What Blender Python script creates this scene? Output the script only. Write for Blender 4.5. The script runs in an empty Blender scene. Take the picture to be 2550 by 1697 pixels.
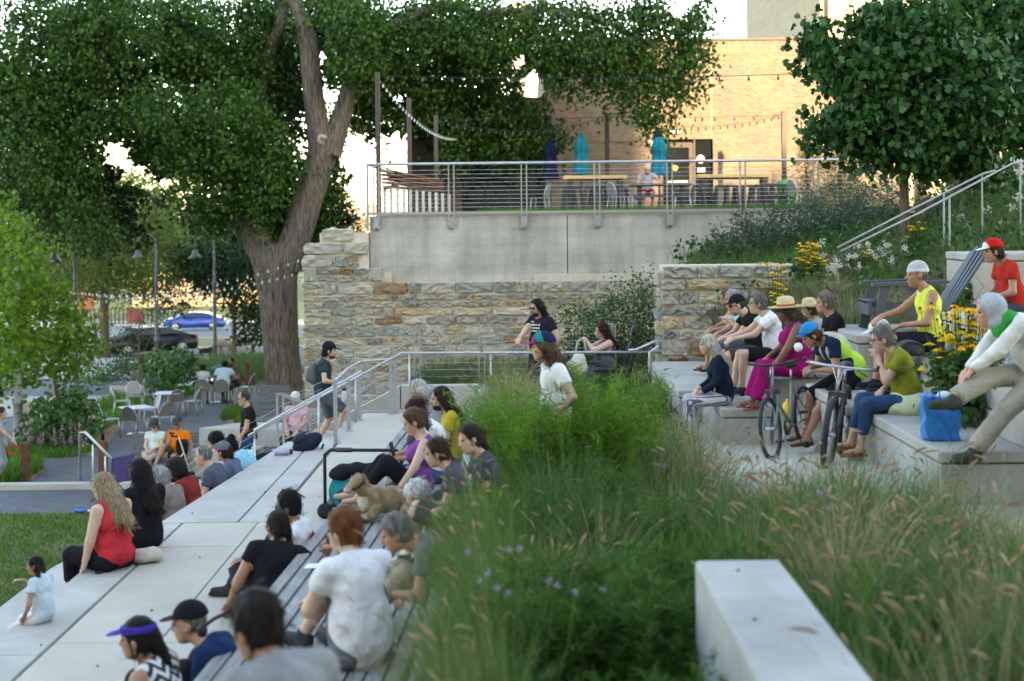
import bpy, bmesh, math, random
import numpy as np
from math import radians, sin, cos, pi, atan2, sqrt
from mathutils import Vector, Matrix

# ------------------------------------------------------------------ camera, sky, sun, exposure
EYE = 5.75                      # camera height above the plaza, metres
FPX, CX, HY, ROLL = 3600.0, 1275.0, 540.0, radians(0.6)
scene = bpy.context.scene
col = scene.collection
cam_d = bpy.data.cameras.new('camera')
cam = bpy.data.objects.new('camera', cam_d); col.objects.link(cam)
cam_d.sensor_width = 36.0
cam_d.lens = FPX / 2550.0 * 36.0
cam_d.shift_y = -(848.5 - HY) / 2550.0
cam_d.clip_start = 0.1; cam_d.clip_end = 3000
cr, sr = cos(ROLL), sin(ROLL)
cam.matrix_world = Matrix(((cr, sr, 0, 0), (0, 0, -1, 0), (-sr, cr, 0, EYE), (0, 0, 0, 1)))
cam_d.dof.use_dof = True
cam_d.dof.focus_distance = 19.5
cam_d.dof.aperture_fstop = 1.5
scene.camera = cam

SUN_DIR = Vector((-0.33, 0.91, -0.25)).normalized()      # the way the light travels: low, from behind right
world = bpy.data.worlds.new('World'); scene.world = world; world.use_nodes = True
wn = world.node_tree.nodes; wl = world.node_tree.links
bg = wn['Background']
sky_n = wn.new('ShaderNodeTexSky'); sky_n.sky_type = 'NISHITA'; sky_n.sun_disc = False
sky_n.sun_elevation = math.asin(-SUN_DIR.z)
sky_n.sun_rotation = atan2(-SUN_DIR.x, -SUN_DIR.y)
sky_n.air_density = 1.0; sky_n.dust_density = .9; sky_n.ozone_density = 1.0; sky_n.altitude = 250
wl.new(sky_n.outputs[0], bg.inputs['Color'])
bg.inputs['Strength'].default_value = 0.15
sun_d = bpy.data.lights.new('sun', 'SUN'); sun_d.energy = 2.0; sun_d.angle = radians(0.6)
sun_d.color = (1.0, 0.79, 0.55)
sun = bpy.data.objects.new('sun', sun_d); col.objects.link(sun)
sun.rotation_euler = SUN_DIR.to_track_quat('-Z', 'Y').to_euler()
sun.location = (40, -60, 60)
scene.view_settings.view_transform = 'Standard'
scene.view_settings.look = 'None'
scene.view_settings.gamma = 1.0
scene.view_settings.use_curve_mapping = False
scene.view_settings.exposure = 2.95
scene.view_settings.use_white_balance = True
scene.view_settings.white_balance_temperature = 8000
scene.view_settings.white_balance_tint = 12
scene.cycles.max_bounces = 6
scene.cycles.diffuse_bounces = 2
scene.cycles.transparent_max_bounces = 6
scene.cycles.use_denoising = True
scene.cycles.use_adaptive_sampling = True
scene.cycles.adaptive_threshold = 0.03
scene.cycles.caustics_reflective = False
scene.cycles.caustics_refractive = False

rng = np.random.default_rng(7)
random.seed(7)

# ------------------------------------------------------------------ placing helpers
def at(px, py, Y):
    u, v = px - CX, HY - py
    return Vector(((cr*u + sr*v)*Y/FPX, Y, EYE + (-sr*u + cr*v)*Y/FPX))
def on(px, py, z):
    u, v = px - CX, HY - py
    return at(px, py, FPX*(z-EYE)/(-sr*u + cr*v))

def S(px, Y, z):
    return Vector((((px-CX)*Y/FPX + sr*(z-EYE))/cr, Y, z))

# ------------------------------------------------------------------ tagging and linking
def tag(o, label=None, cat=None, group=None, kind=None):
    if label: o['label'] = label
    if cat: o['category'] = cat
    if group: o['group'] = group
    if kind: o['kind'] = kind
    return o
def thing(name, label, cat, loc=(0,0,0), rz=0, group=None):
    o = bpy.data.objects.new(name, None); col.objects.link(o)
    o.location = loc; o.rotation_euler = (0, 0, rz); o.empty_display_size = .1
    return tag(o, label, cat, group)
def link(name, me, mat=None, parent=None, loc=None, rot=None, scale=None):
    o = bpy.data.objects.new(name, me); col.objects.link(o)
    if mat is not None:
        if len(me.materials) == 0: me.materials.append(mat)
    if parent is not None: o.parent = parent
    if loc is not None: o.location = loc
    if rot is not None: o.rotation_euler = rot
    if scale is not None: o.scale = scale
    if parent is not None and name in ('stems','petals','seed_cones','leaves','blossom','spokes','fine_leaves','twigs','branches','flower_spikes','foliage','crown','inner_foliage','broad_leaves','seed_heads'): o['kind'] = 'stuff'
    return o
def mesh_np(name, V, Fs, smooth=False):
    """V (n,3), Fs (m,k) int array of k-gons"""
    me = bpy.data.meshes.new(name)
    V = np.asarray(V, dtype=np.float32); Fs = np.asarray(Fs, dtype=np.int32)
    me.vertices.add(len(V)); me.vertices.foreach_set('co', V.ravel())
    m, k = Fs.shape
    me.loops.add(m*k); me.loops.foreach_set('vertex_index', Fs.ravel())
    me.polygons.add(m); me.polygons.foreach_set('loop_start', np.arange(0, m*k, k, dtype=np.int32))
    me.polygons.foreach_set('loop_total', np.full(m, k, dtype=np.int32))
    if smooth: me.polygons.foreach_set('use_smooth', np.ones(m, dtype=bool))
    me.update(calc_edges=True); me.validate()
    return me
class MB:
    """collects simple shapes; build() links them as ONE mesh object"""
    def __init__(s): s.v = []; s.f = []; s.sm = []
    def add(s, v, f, sm=False):
        n = len(s.v); s.v += [tuple(p) for p in v]
        s.f += [tuple(i+n for i in q) for q in f]; s.sm += [sm]*len(f); return s
    def box(s, lo, hi):
        x0,y0,z0 = lo; x1,y1,z1 = hi
        return s.add([(x0,y0,z0),(x1,y0,z0),(x1,y1,z0),(x0,y1,z0),(x0,y0,z1),(x1,y0,z1),(x1,y1,z1),(x0,y1,z1)],
              [(0,3,2,1),(4,5,6,7),(0,1,5,4),(1,2,6,5),(2,3,7,6),(3,0,4,7)])
    def prism(s, pts, z0, z1):
        n = len(pts); v = [(p[0],p[1],z0) for p in pts]+[(p[0],p[1],z1) for p in pts]
        a = sum(pts[i][0]*pts[(i+1)%n][1]-pts[(i+1)%n][0]*pts[i][1] for i in range(n))
        idx = list(range(n)) if a > 0 else list(range(n))[::-1]
        f = [tuple(idx[::-1]), tuple(i+n for i in idx)]
        for q in range(n):
            i, j = idx[q], idx[(q+1)%n]; f.append((i, j, j+n, i+n))
        return s.add(v, f)
    def tube(s, pts, r, n=8, cap=True, sm=True):
        pts = [Vector(p) for p in pts]; m = len(pts)
        rr = r if hasattr(r, '__len__') else [r]*m
        v = []; f = []; up = Vector((0,0,1)); prev = None
        for i, p in enumerate(pts):
            t = (pts[min(i+1,m-1)]-pts[max(i-1,0)]).normalized()
            if prev is None:
                a = t.cross(up)
                if a.length < .05: a = t.cross(Vector((1,0,0)))
            else: a = prev - t*prev.dot(t)
            a.normalize(); prev = a; b = t.cross(a)
            for k in range(n):
                th = 2*pi*k/n; v.append(p + (a*cos(th)+b*sin(th))*rr[i])
        for i in range(m-1):
            for k in range(n):
                f.append((i*n+k, i*n+(k+1)%n, (i+1)*n+(k+1)%n, (i+1)*n+k))
        if cap: f += [tuple(range(n))[::-1], tuple((m-1)*n+k for k in range(n))]
        return s.add(v, f, sm)
    def bar(s, a, b, w, h, up=(0,0,1)):
        a, b = Vector(a), Vector(b); t = (b-a).normalized(); u = Vector(up)
        x = t.cross(u)
        if x.length < .01: x = t.cross(Vector((0,1,0)))
        x.normalize(); y = x.cross(t)
        v = [p + x*sx*w/2 + y*sy*h/2 for p in (a, b) for sx, sy in ((-1,-1),(1,-1),(1,1),(-1,1))]
        return s.add(v, [(0,3,2,1),(4,5,6,7),(0,1,5,4),(1,2,6,5),(2,3,7,6),(3,0,4,7)][:])
    def lathe(s, prof, c=(0,0,0), n=16, sm=True):
        v = []; f = []; m = len(prof)
        for r, z in prof:
            for k in range(n): v.append((c[0]+r*cos(2*pi*k/n), c[1]+r*sin(2*pi*k/n), c[2]+z))
        for i in range(m-1):
            for k in range(n): f.append((i*n+k, i*n+(k+1)%n, (i+1)*n+(k+1)%n, (i+1)*n+k))
        f += [tuple(range(n))[::-1], tuple((m-1)*n+k for k in range(n))]
        return s.add(v, f, sm)
    def mesh(s, name):
        me = bpy.data.meshes.new(name); me.from_pydata(s.v, [], s.f)
        me.polygons.foreach_set('use_smooth', s.sm); me.update(); return me
    def build(s, name, mat, parent=None, bevel=0, loc=None, rot=None):
        me = s.mesh(name)
        bm = bmesh.new(); bm.from_mesh(me); bmesh.ops.recalc_face_normals(bm, faces=bm.faces)
        if bevel:
            bmesh.ops.bevel(bm, geom=[e for e in bm.edges if e.calc_face_angle(0) > .6], offset=bevel, segments=1, affect='EDGES')
        bm.to_mesh(me); bm.free()
        return link(name, me, mat, parent, loc, rot)
def copy_tree(o, parent=None):
    c = o.copy(); col.objects.link(c); c.parent = parent
    for ch in list(o.children): copy_tree(ch, c)
    return c

# ------------------------------------------------------------------ materials
MATS = {}
def mat(name, rgb, rough=.6, var=.15, scale=6., bump=0., metal=0., rgb2=None, kind='noise', detail=6., spec=.4, stretch=(1,1,1), bscale=None, coords='Object'):
    """procedural principled material: colour broken up by noise (or wave), optional fine relief"""
    if name in MATS: return MATS[name]
    m = bpy.data.materials.new(name); m.use_nodes = True; MATS[name] = m
    nt = m.node_tree; N = nt.nodes; L = nt.links; P = N['Principled BSDF']
    P.inputs['Roughness'].default_value = rough; P.inputs['Metallic'].default_value = metal
    P.inputs['Specular IOR Level'].default_value = spec
    tc = N.new('ShaderNodeTexCoord'); mp = N.new('ShaderNodeMapping')
    mp.inputs['Scale'].default_value = (stretch[0]*scale, stretch[1]*scale, stretch[2]*scale)
    L.new(tc.outputs[coords], mp.inputs['Vector'])
    if kind == 'wave':
        tx = N.new('ShaderNodeTexWave'); tx.inputs['Distortion'].default_value = 3; tx.inputs['Detail'].default_value = 3
        tx.inputs['Scale'].default_value = 1; fac = tx.outputs['Fac']
    else:
        tx = N.new('ShaderNodeTexNoise'); tx.inputs['Scale'].default_value = 1; tx.inputs['Detail'].default_value = detail
        tx.inputs['Roughness'].default_value = .62; fac = tx.outputs['Fac']
    L.new(mp.outputs[0], tx.inputs['Vector'])
    rp = N.new('ShaderNodeValToRGB'); c = np.array(rgb)
    a = c*(1-var); b = np.array(rgb2) if rgb2 is not None else c*(1+var)
    rp.color_ramp.elements[0].position = .3; rp.color_ramp.elements[1].position = .7
    rp.color_ramp.elements[0].color = (*a, 1); rp.color_ramp.elements[1].color = (*np.clip(b, 0, 1), 1)
    L.new(fac, rp.inputs[0]); L.new(rp.outputs[0], P.inputs['Base Color'])
    if bump:
        t2 = N.new('ShaderNodeTexNoise'); t2.inputs['Scale'].default_value = (bscale or scale*6); t2.inputs['Detail'].default_value = 4
        L.new(tc.outputs[coords], t2.inputs['Vector'])
        bp = N.new('ShaderNodeBump'); bp.inputs['Strength'].default_value = bump; bp.inputs['Distance'].default_value = .02
        L.new(t2.outputs['Fac'], bp.inputs['Height']); L.new(bp.outputs[0], P.inputs['Normal'])
    return m
def cloth(rgb, name=None, var=.1):
    key = name or 'cloth_%02d_%02d_%02d' % tuple(int(99*min(1, c)) for c in rgb)
    return mat(key, rgb, .9, var+.08, 7., 1., bscale=15., spec=.08)
def leaf_mat(name, c1, c2, rough=.45, trans=.35):
    if name in MATS: return MATS[name]
    m = bpy.data.materials.new(name); m.use_nodes = True; MATS[name] = m
    nt = m.node_tree; N = nt.nodes; L = nt.links; P = N['Principled BSDF']; out = N['Material Output']
    g = N.new('ShaderNodeNewGeometry'); rp = N.new('ShaderNodeValToRGB')
    rp.color_ramp.elements[0].color = (*c1, 1); rp.color_ramp.elements[1].color = (*c2, 1)
    L.new(g.outputs['Random Per Island'], rp.inputs[0]); L.new(rp.outputs[0], P.inputs['Base Color'])
    P.inputs['Roughness'].default_value = rough; P.inputs['Specular IOR Level'].default_value = .2
    tr = N.new('ShaderNodeBsdfTranslucent'); L.new(rp.outputs[0], tr.inputs['Color'])
    mx = N.new('ShaderNodeMixShader'); mx.inputs[0].default_value = trans
    L.new(P.outputs[0], mx.inputs[1]); L.new(tr.outputs[0], mx.inputs[2]); L.new(mx.outputs[0], out.inputs['Surface'])
    return m
GALV = mat('galvanised_steel', (.46,.48,.50), .42, .12, 14, .05, metal=.75)
DARK = mat('dark_metal', (.045,.042,.042), .5, .2, 10)
BROWN_METAL = mat('bronze_painted_metal', (.075,.06,.052), .5, .15, 8)
CONC = mat('grey_concrete', (.415,.395,.355), .85, .24, 1.1, .25, bscale=40, detail=12, spec=.25)
CONC2 = mat('light_concrete', (.435,.415,.375), .85, .22, .9, .25, bscale=45, detail=12, spec=.25)
TAN = mat('tan_paving', (.47,.425,.355), .9, .13, .8, .15, bscale=90)
SOIL = mat('mulch_soil', (.10,.065,.042), .95, .4, 8, .8, bscale=40)
PAVER = None
BLACK = mat('black_rubber', (.018,.018,.019), .6, .2, 12)
WHITE = mat('white_paint', (.75,.75,.73), .5, .05, 5)
RED_PLASTIC = mat('red_plastic', (.5,.02,.02), .4, .05)
# ------------------------------------------------------------------ smooth solids from blended primitives (bodies, clothes, animals)
def rc(a, b, ra, rb, cuts=()): return ('rc', np.array(a, float), np.array(b, float), ra, rb, cuts)
def el(c, r, R=None, cuts=()): return ('el', np.array(c, float), np.array(r, float), np.eye(3) if R is None else np.array(R, float), cuts)
def sdf(prims, P, k):
    d = None
    for q in prims:
        if q[0] == 'rc':
            _, a, b, ra, rb, cuts = q
            ba = b-a; pa = P-a; t = np.clip(pa@ba/max(ba@ba, 1e-9), 0, 1)
            e = np.linalg.norm(pa - t[:,None]*ba, axis=1) - (ra + (rb-ra)*t)
        else:
            _, c, r, R, cuts = q
            L = (P-c)@R
            k0 = np.linalg.norm(L/r, axis=1); k1 = np.linalg.norm(L/(r*r), axis=1)
            e = k0*(k0-1)/np.maximum(k1, 1e-6)
        for pt, n in cuts: e = np.maximum(e, (P-np.array(pt))@np.array(n))
        if d is None: d = e
        else:
            h = np.clip(.5+.5*(d-e)/k, 0, 1); d = d*(1-h)+e*h - k*h*(1-h)
    return d
def bounds(prims, pad):
    lo = np.full(3, 1e9); hi = -lo
    for q in prims:
        if q[0] == 'rc':
            for p, r in ((q[1], q[3]), (q[2], q[4])): lo = np.minimum(lo, p-r); hi = np.maximum(hi, p+r)
        else:
            r = q[2].max(); lo = np.minimum(lo, q[1]-r); hi = np.maximum(hi, q[1]+r)
    return lo-pad, hi+pad
_E = [(a, b) for a in range(8) for b in range(a+1, 8) if bin(a^b).count('1') == 1]
def nets(fn, lo, hi, h, skip=None):
    """surface nets over a sparse grid; returns vertices and quads"""
    lo = np.array(lo, float); hi = np.array(hi, float)
    nb = np.maximum(np.ceil((hi-lo)/(4*h)).astype(int), 1); n = nb*4
    bi = np.stack(np.meshgrid(*[np.arange(x) for x in nb], indexing='ij'), -1).reshape(-1, 3)
    dc = fn(lo + (bi*4+2)*h)
    D = np.ones(n+1, dtype=np.float32)
    S = np.repeat(np.repeat(np.repeat(np.where(dc < 0, -1., 1.).reshape(nb), 4, 0), 4, 1), 4, 2)
    D[:-1,:-1,:-1] = S
    ab = bi[np.abs(dc) < 4*h*1.15 + .012]
    if len(ab) == 0: return np.zeros((0,3)), np.zeros((0,4), int)
    o = np.stack(np.meshgrid(*[np.arange(5)]*3, indexing='ij'), -1).reshape(-1, 3)
    ix = (ab[:,None,:]*4 + o[None]).reshape(-1, 3)
    fl = np.unique(np.ravel_multi_index(ix.T, D.shape)); ix = np.stack(np.unravel_index(fl, D.shape), -1)
    D.ravel()[fl] = fn(lo + ix*h)
    s = D < 0
    cnt = np.zeros(n, dtype=np.int8)
    for c in range(8):
        a, b, g = c&1, (c>>1)&1, (c>>2)&1
        cnt += s[a:n[0]+a, b:n[1]+b, g:n[2]+g]
    cells = np.argwhere((cnt > 0) & (cnt < 8))
    if len(cells) == 0: return np.zeros((0,3)), np.zeros((0,4), int)
    cv = [D[cells[:,0]+(c&1), cells[:,1]+((c>>1)&1), cells[:,2]+((c>>2)&1)] for c in range(8)]
    acc = np.zeros((len(cells), 3)); w = np.zeros(len(cells))
    for a, b in _E:
        m = (cv[a] < 0) != (cv[b] < 0)
        t = np.where(m, cv[a]/np.where(m, cv[a]-cv[b], 1), 0)
        pa = np.array([a&1, (a>>1)&1, (a>>2)&1]); pb = np.array([b&1, (b>>1)&1, (b>>2)&1])
        acc += np.where(m[:,None], pa + t[:,None]*(pb-pa), 0); w += m
    V = lo + (cells + acc/w[:,None])*h
    cid = np.full(n, -1, dtype=np.int64); cid[tuple(cells.T)] = np.arange(len(cells))
    Q = []
    for ax in range(3):
        u, v = (ax+1)%3, (ax+2)%3
        sl0 = [slice(None)]*3; sl1 = [slice(None)]*3
        sl0[ax] = slice(0, -1); sl1[ax] = slice(1, None)
        e = np.argwhere(s[tuple(sl0)] != s[tuple(sl1)])
        e = e[(e[:,u] > 0) & (e[:,v] > 0) & (e[:,u] < n[u]) & (e[:,v] < n[v])]
        if len(e) == 0: continue
        sg = s[tuple(e.T)]
        def cc(du, dv):
            q = e.copy(); q[:,u] -= du; q[:,v] -= dv; return cid[tuple(q.T)]
        q = np.stack([cc(1,1), cc(0,1), cc(0,0), cc(1,0)], -1)
        q[~sg] = q[~sg][:, ::-1]
        Q.append(q[(q >= 0).all(1)])
    Q = np.concatenate(Q)
    if skip is not None:
        kill = np.zeros(len(V), bool)
        for slo, shi in skip: kill |= ((V > slo) & (V < shi)).all(1)
        Q = Q[~kill[Q].all(1)]
        used = np.unique(Q); mp = np.full(len(V), -1); mp[used] = np.arange(len(used)); V = V[used]; Q = mp[Q]
    return V, Q
def solid(name, prims, k, h, m, parent=None, noise=None, fine=(), loc=None, rot=None):
    """one mesh object from blended primitives; 'fine' = [(lo, hi, h)] boxes meshed at a finer step"""
    def fn(P):
        d = sdf(prims, P, k)
        return d if noise is None else d + noise(P)
    lo, hi = bounds(prims, 3*h)
    V, Q = nets(fn, lo, hi, h, [(np.array(a), np.array(b)) for a, b, _ in fine] if fine else None)
    VV, QQ, off = [V], [Q], len(V)
    for a, b, hf in fine:
        v, q = nets(fn, np.array(a)-.6*h, np.array(b)+.6*h, hf)
        VV.append(v); QQ.append(q+off); off += len(v)
    me = mesh_np(name, np.concatenate(VV), np.concatenate(QQ), True)
    return link(name, me, m, parent, loc, rot)
# ------------------------------------------------------------------ the setting: ground, road, plaza, terraces
def struct(name, mb, m, bevel=0): return tag(mb.build(name, m, None, bevel), kind='structure')
def sheet(name, pts, z, m):
    return tag(MB().add([(p[0], p[1], z) for p in pts], [tuple(range(len(pts)))]).build(name, m), kind='structure')
def SL(Y): return -.045*max(0, Y-50)          # the ground falls away towards the river
GRASSG = mat('lawn_ground', (.075,.105,.03), .95, .45, 3, .6, rgb2=(.13,.155,.05), bscale=60)
ASPH = mat('asphalt', (.115,.12,.125), .9, .18, 3, .3, bscale=70)
# far terrain: one sheet to the horizon, falling gently, behind the plaza
V = []; Fq = []
ys = [-60, 20, 50, 140, 400, 3000]
for y in ys:
    for x in (-1500, 1500): V.append((x, y, SL(min(y, 140)) - .03))
for i in range(len(ys)-1): Fq.append((2*i, 2*i+1, 2*i+3, 2*i+2))
tag(MB().add(V, Fq).build('ground', GRASSG), kind='structure')
def strip(name, y0, y1, m, dz, x0=-90, x1=40, skew=0.):
    return tag(MB().add([(x0, y0-skew*x0, SL(y0)+dz), (x1, y0-skew*x1, SL(y0)+dz), (x1, y1-skew*x1, SL(y1)+dz), (x0, y1-skew*x0, SL(y1)+dz)], [(0,1,2,3)]).build(name, m), kind='structure')
KERB = mat('kerb_concrete', (.40,.385,.35), .9, .12, 3)
strip('near_road', 62, 79, ASPH, .012)
strip('far_road', 93, 126, ASPH, .012)
for nm, y0 in (('road_kerb', 79), ('road_kerb', 61.6), ('road_kerb', 92.5), ('road_kerb', 126)):
    k = MB(); k.box((-90, 0, 0), (40, .4, .13)); o = struct(nm, k, KERB); o.location = (0, y0, SL(y0)-.02)
strip('verge', 79.5, 92.4, mat('dry_verge_grass', (.13,.14,.05), .95, .35, 4, .5), .03)
strip('riverside_path', 127, 150, mat('pale_path', (.34,.31,.27), .9, .15, 2), .03)

# dark unit paving of the plaza: joints as fine relief, units are only a few pixels across
def brick_mat(name, c1, c2, mortar, w, h, msize=.012, rough=.8, bump=.5, offs=.5, rot=(0,0,0), var=.5):
    m = bpy.data.materials.new(name); m.use_nodes = True; nt = m.node_tree; N = nt.nodes; L = nt.links; P = N['Principled BSDF']
    tc = N.new('ShaderNodeTexCoord'); mp = N.new('ShaderNodeMapping'); mp.inputs['Rotation'].default_value = rot
    L.new(tc.outputs['Object'], mp.inputs[0])
    b = N.new('ShaderNodeTexBrick'); L.new(mp.outputs[0], b.inputs['Vector'])
    b.inputs['Color1'].default_value = (*c1, 1); b.inputs['Color2'].default_value = (*c2, 1); b.inputs['Mortar'].default_value = (*mortar, 1)
    b.inputs['Scale'].default_value = 1; b.inputs['Brick Width'].default_value = w; b.inputs['Row Height'].default_value = h
    b.inputs['Mortar Size'].default_value = msize; b.inputs['Mortar Smooth'].default_value = .2; b.offset = offs
    n = N.new('ShaderNodeTexNoise'); n.inputs['Scale'].default_value = 1.3; n.inputs['Detail'].default_value = 6; L.new(mp.outputs[0], n.inputs['Vector'])
    mx = N.new('ShaderNodeMix'); mx.data_type = 'RGBA'; mx.blend_type = 'OVERLAY'; mx.inputs['Factor'].default_value = var
    L.new(b.outputs['Color'], mx.inputs['A']); L.new(n.outputs['Color'], mx.inputs['B'])
    hs = N.new('ShaderNodeHueSaturation'); hs.inputs['Saturation'].default_value = .9; L.new(mx.outputs['Result'], hs.inputs['Color'])
    L.new(hs.outputs[0], P.inputs['Base Color']); P.inputs['Roughness'].default_value = rough; P.inputs['Specular IOR Level'].default_value = .3
    bp = N.new('ShaderNodeBump'); bp.inputs['Strength'].default_value = bump; bp.inputs['Distance'].default_value = .01; bp.invert = True
    L.new(b.outputs['Fac'], bp.inputs['Height']); L.new(bp.outputs[0], P.inputs['Normal'])
    return m
PAVER = brick_mat('dark_plaza_pavers', (.085,.095,.105), (.125,.135,.145), (.05,.055,.06), .30, .10, .008, .75, .4, var=.35, rot=(0,0,.5))
sheet('plaza', [(-60, 29), (-2.2, 29), (-2.2, 47), (-60, 53)], 0.0, PAVER)
sheet('lower_plaza', [(-60, 28.4), (-6.2, 28.4), (-6.2, 30.9), (-60, 30.9)], 0.012, PAVER)
WALK = mat('light_sidewalk', (.36,.35,.325), .9, .10, 1.5, .2)
sheet('sidewalk', [(-60, 40.6), (-16.6, 40.6), (-14.0, 43.5), (-8.2, 57.5), (-10, 60.5), (-60, 60.5)], 0.014, WALK)
sheet('paver_walk', [(-60, 47.5), (-13.6, 47.5), (-11.0, 52.5), (-60, 53.5)], 0.022, PAVER)
kb = MB(); kb.box((-60, 30.9, 0), (-6.0, 31.15, .14)); struct('plaza_kerb', kb, CONC2, .01)
# lawn, with bare patches, and its grass blades
LAWN = mat('worn_lawn', (.06,.10,.025), .95, .35, 1.6, .5, rgb2=(.17,.14,.065), bscale=50, detail=9)
sheet('lawn', [(-30, 10), (-7.65, 10), (-7.5, 28.4), (-30, 28.4)], 0.03, LAWN)
sheet('lower_path', [(-7.65, 10), (-4.5, 10), (-4.5, 30.8), (-6.2, 30.8), (-6.2, 28.4), (-7.5, 28.4)], 0.016, TAN)

# terraces: everything the photo shows as one slab is one slab, with open joints between
ZT = EYE-3.3
def slab_group(name, polys, z0, z1, m, piece='paving_slab', gap=.006, bevel=.006):
    root = bpy.data.objects.new(name, None); col.objects.link(root); tag(root, kind='structure')
    for p in polys:
        cxx = sum(q[0] for q in p)/len(p); cyy = sum(q[1] for q in p)/len(p)
        pp = []
        for q in p:
            dx, dy = q[0]-cxx, q[1]-cyy
            pp.append((q[0]-math.copysign(gap, dx), q[1]-math.copysign(gap, dy)))
        MB().prism(pp, z0, z1).build(piece, m, root, bevel)
    return root
def edgeL(Y):                                   # left edge of the terrace
    if Y <= 15.75: return -4.1
    return -3.88 + .4*min(1, (Y-15.75)/4.45) + .12*max(0, (Y-20.2)/1.3)
def lineB(Y): return -2.68 + .09*max(0, (Y-16)/8)
mbx = MB(); mbx.prism([(-3.6,3),(-.4,3),(-.4,24.5),(-2.6,24.5),(-2.6,21.4),(-3.3,21.4),(-3.7,15.75),(-3.6,15.75)], 0, ZT-.075); struct('terrace_base', mbx, mat('joint_dark', (.05,.048,.045), .95))
polys = []
for y0, y1 in ((3.,8.2),(8.2,11.3),(11.3,14.6),(14.6,15.75)):
    polys.append([(-3.62,y0),(-2.8,y0),(-2.8,y1),(-3.62,y1)]); polys.append([(-2.8,y0),(-1.0,y0),(-1.0,y1),(-2.8,y1)])
for y0, y1 in ((15.75,18.2),(18.2,21.3),(21.3,24.5)):
    polys.append([(lineB(y0)+.03,y0),(-1.7,y0),(-1.7,y1),(lineB(y1)+.03,y1)]); polys.append([(-1.7,y0),(-.4,y0),(-.4,y1),(-1.7,y1)])
slab_group('terrace_paving', polys, ZT-.1, ZT, TAN)
polys = []
for y0, y1 in ((3,6.2),(6.2,8.6),(8.6,11.0),(11.0,13.4),(13.4,15.75)):
    polys.append([(-4.1,y0),(-3.635,y0),(-3.635,y1),(-4.1,y1)])
slab_group('terrace_nosing', polys, 1.4, ZT+.004, CONC, 'nosing_block')
polys = [[(-3.02,15.75),(lineB(15.75),15.75),(lineB(18.6),18.6),(-3.0,18.6)], [(-3.0,18.6),(lineB(18.6),18.6),(lineB(21.4),21.4),(-2.98,21.4)],
         [(edgeL(15.76),15.76),(-3.03,15.76),(-3.01,18.4),(edgeL(18.4),18.4)], [(edgeL(18.4),18.4),(-3.01,18.4),(-2.99,21.4),(edgeL(21.4),21.4)]]
slab_group('terrace_grey_slab', polys, 1.2, ZT+.005, CONC2)
# seat step below the terrace edge and the steps under it
def stepline(name, off0, off1, z0, z1, m):
    ps = []
    yy = [3, 6.5, 9.8, 13.0, 15.7, 18.4, 21.0]
    for a, b in zip(yy[:-1], yy[1:]):
        ps.append([(edgeL(a)+off0, a), (edgeL(a)+off1, a), (edgeL(b)+off1, b), (edgeL(b)+off0, b)])
    slab_group(name, ps, z0, z1, m, 'seat_block')
stepline('seat_step', -.95, -.004, 0, ZT-.46, CONC)
stepline('lower_step', -1.75, -.955, 0, ZT-1.2, CONC)
stepline('bottom_step', -2.4, -1.755, 0, .42, CONC)

# stair flight descending left to the plaza, with cheek walls
st = bpy.data.objects.new('stair_flight', None); col.objects.link(st); tag(st, kind='structure')
for i in range(16):
    x1 = -2.6-.285*i; MB().box((x1-.30, 21.55, 0), (x1-.006, 24.6, ZT-.153*(i+1))).build('stair_step', CONC2, st, .01)
MB().add([(-2.62,21.4,0),(-2.62,21.54,0),(-7.2,21.54,0),(-7.2,21.4,0),(-2.62,21.4,ZT+.02),(-2.62,21.54,ZT+.02),(-7.2,21.54,.1),(-7.2,21.4,.1)],
   [(0,1,2,3),(4,7,6,5),(0,4,5,1),(1,5,6,2),(2,6,7,3),(3,7,4,0)]).build('cheek_wall', CONC, st)
MB().add([(-1.95,24.7,0),(-1.95,24.95,0),(-7.2,24.95,0),(-7.2,24.7,0),(-1.95,24.7,ZT+.42),(-1.95,24.95,ZT+.42),(-7.2,24.95,.15),(-7.2,24.7,.15)],
   [(0,1,2,3),(4,7,6,5),(0,4,5,1),(1,5,6,2),(2,6,7,3),(3,7,4,0)]).build('cheek_wall', CONC, st)
# landing behind the planting, where people stand at the handrail
lm = MB(); lm.prism([(-2.59,24.51),(-.39,24.51),(-.39,22.6),(4.2,22.6),(4.2,30),(-1.9,30),(-1.9,24.98),(-2.59,24.98)][:8], 0, ZT+.02)
struct('upper_landing', lm, CONC2)
lw = MB(); lw.box((-1.93, 24.72, ZT), (-.1, 24.92, ZT+.43)); struct('landing_kerb_wall', lw, CONC, .01)
# raised planting bed between the benches and the right-hand tiers
sb = MB(); sb.prism([(-.38,3),(1.55,3),(1.7,13.5),(1.9,17),(2.25,22.5),(-.38,22.5)], 0, EYE-2.62); struct('planting_bed', sb, SOIL)
sb = MB(); sb.prism([(1.4,3),(4.9,3),(4.6,9.8),(3.5,11.4),(1.7,12.6)], 0, EYE-2.5); struct('planting_bed', sb, SOIL)
# walkway in front of the right-hand tiers, ramping gently up towards the camera
wv = [(1.56,9,EYE-2.42),(6,9,EYE-2.42),(6,13.8,EYE-2.42),(1.62,13.8,EYE-2.42),(1.9,17.2,EYE-2.78),(6,17.2,EYE-2.78),(2.3,23,EYE-2.80),(6,23,EYE-2.80)]
tag(MB().add(wv, [(0,1,2,3),(3,2,5,4),(4,5,7,6)]).build('tier_walkway', TAN), kind='structure')

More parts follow.
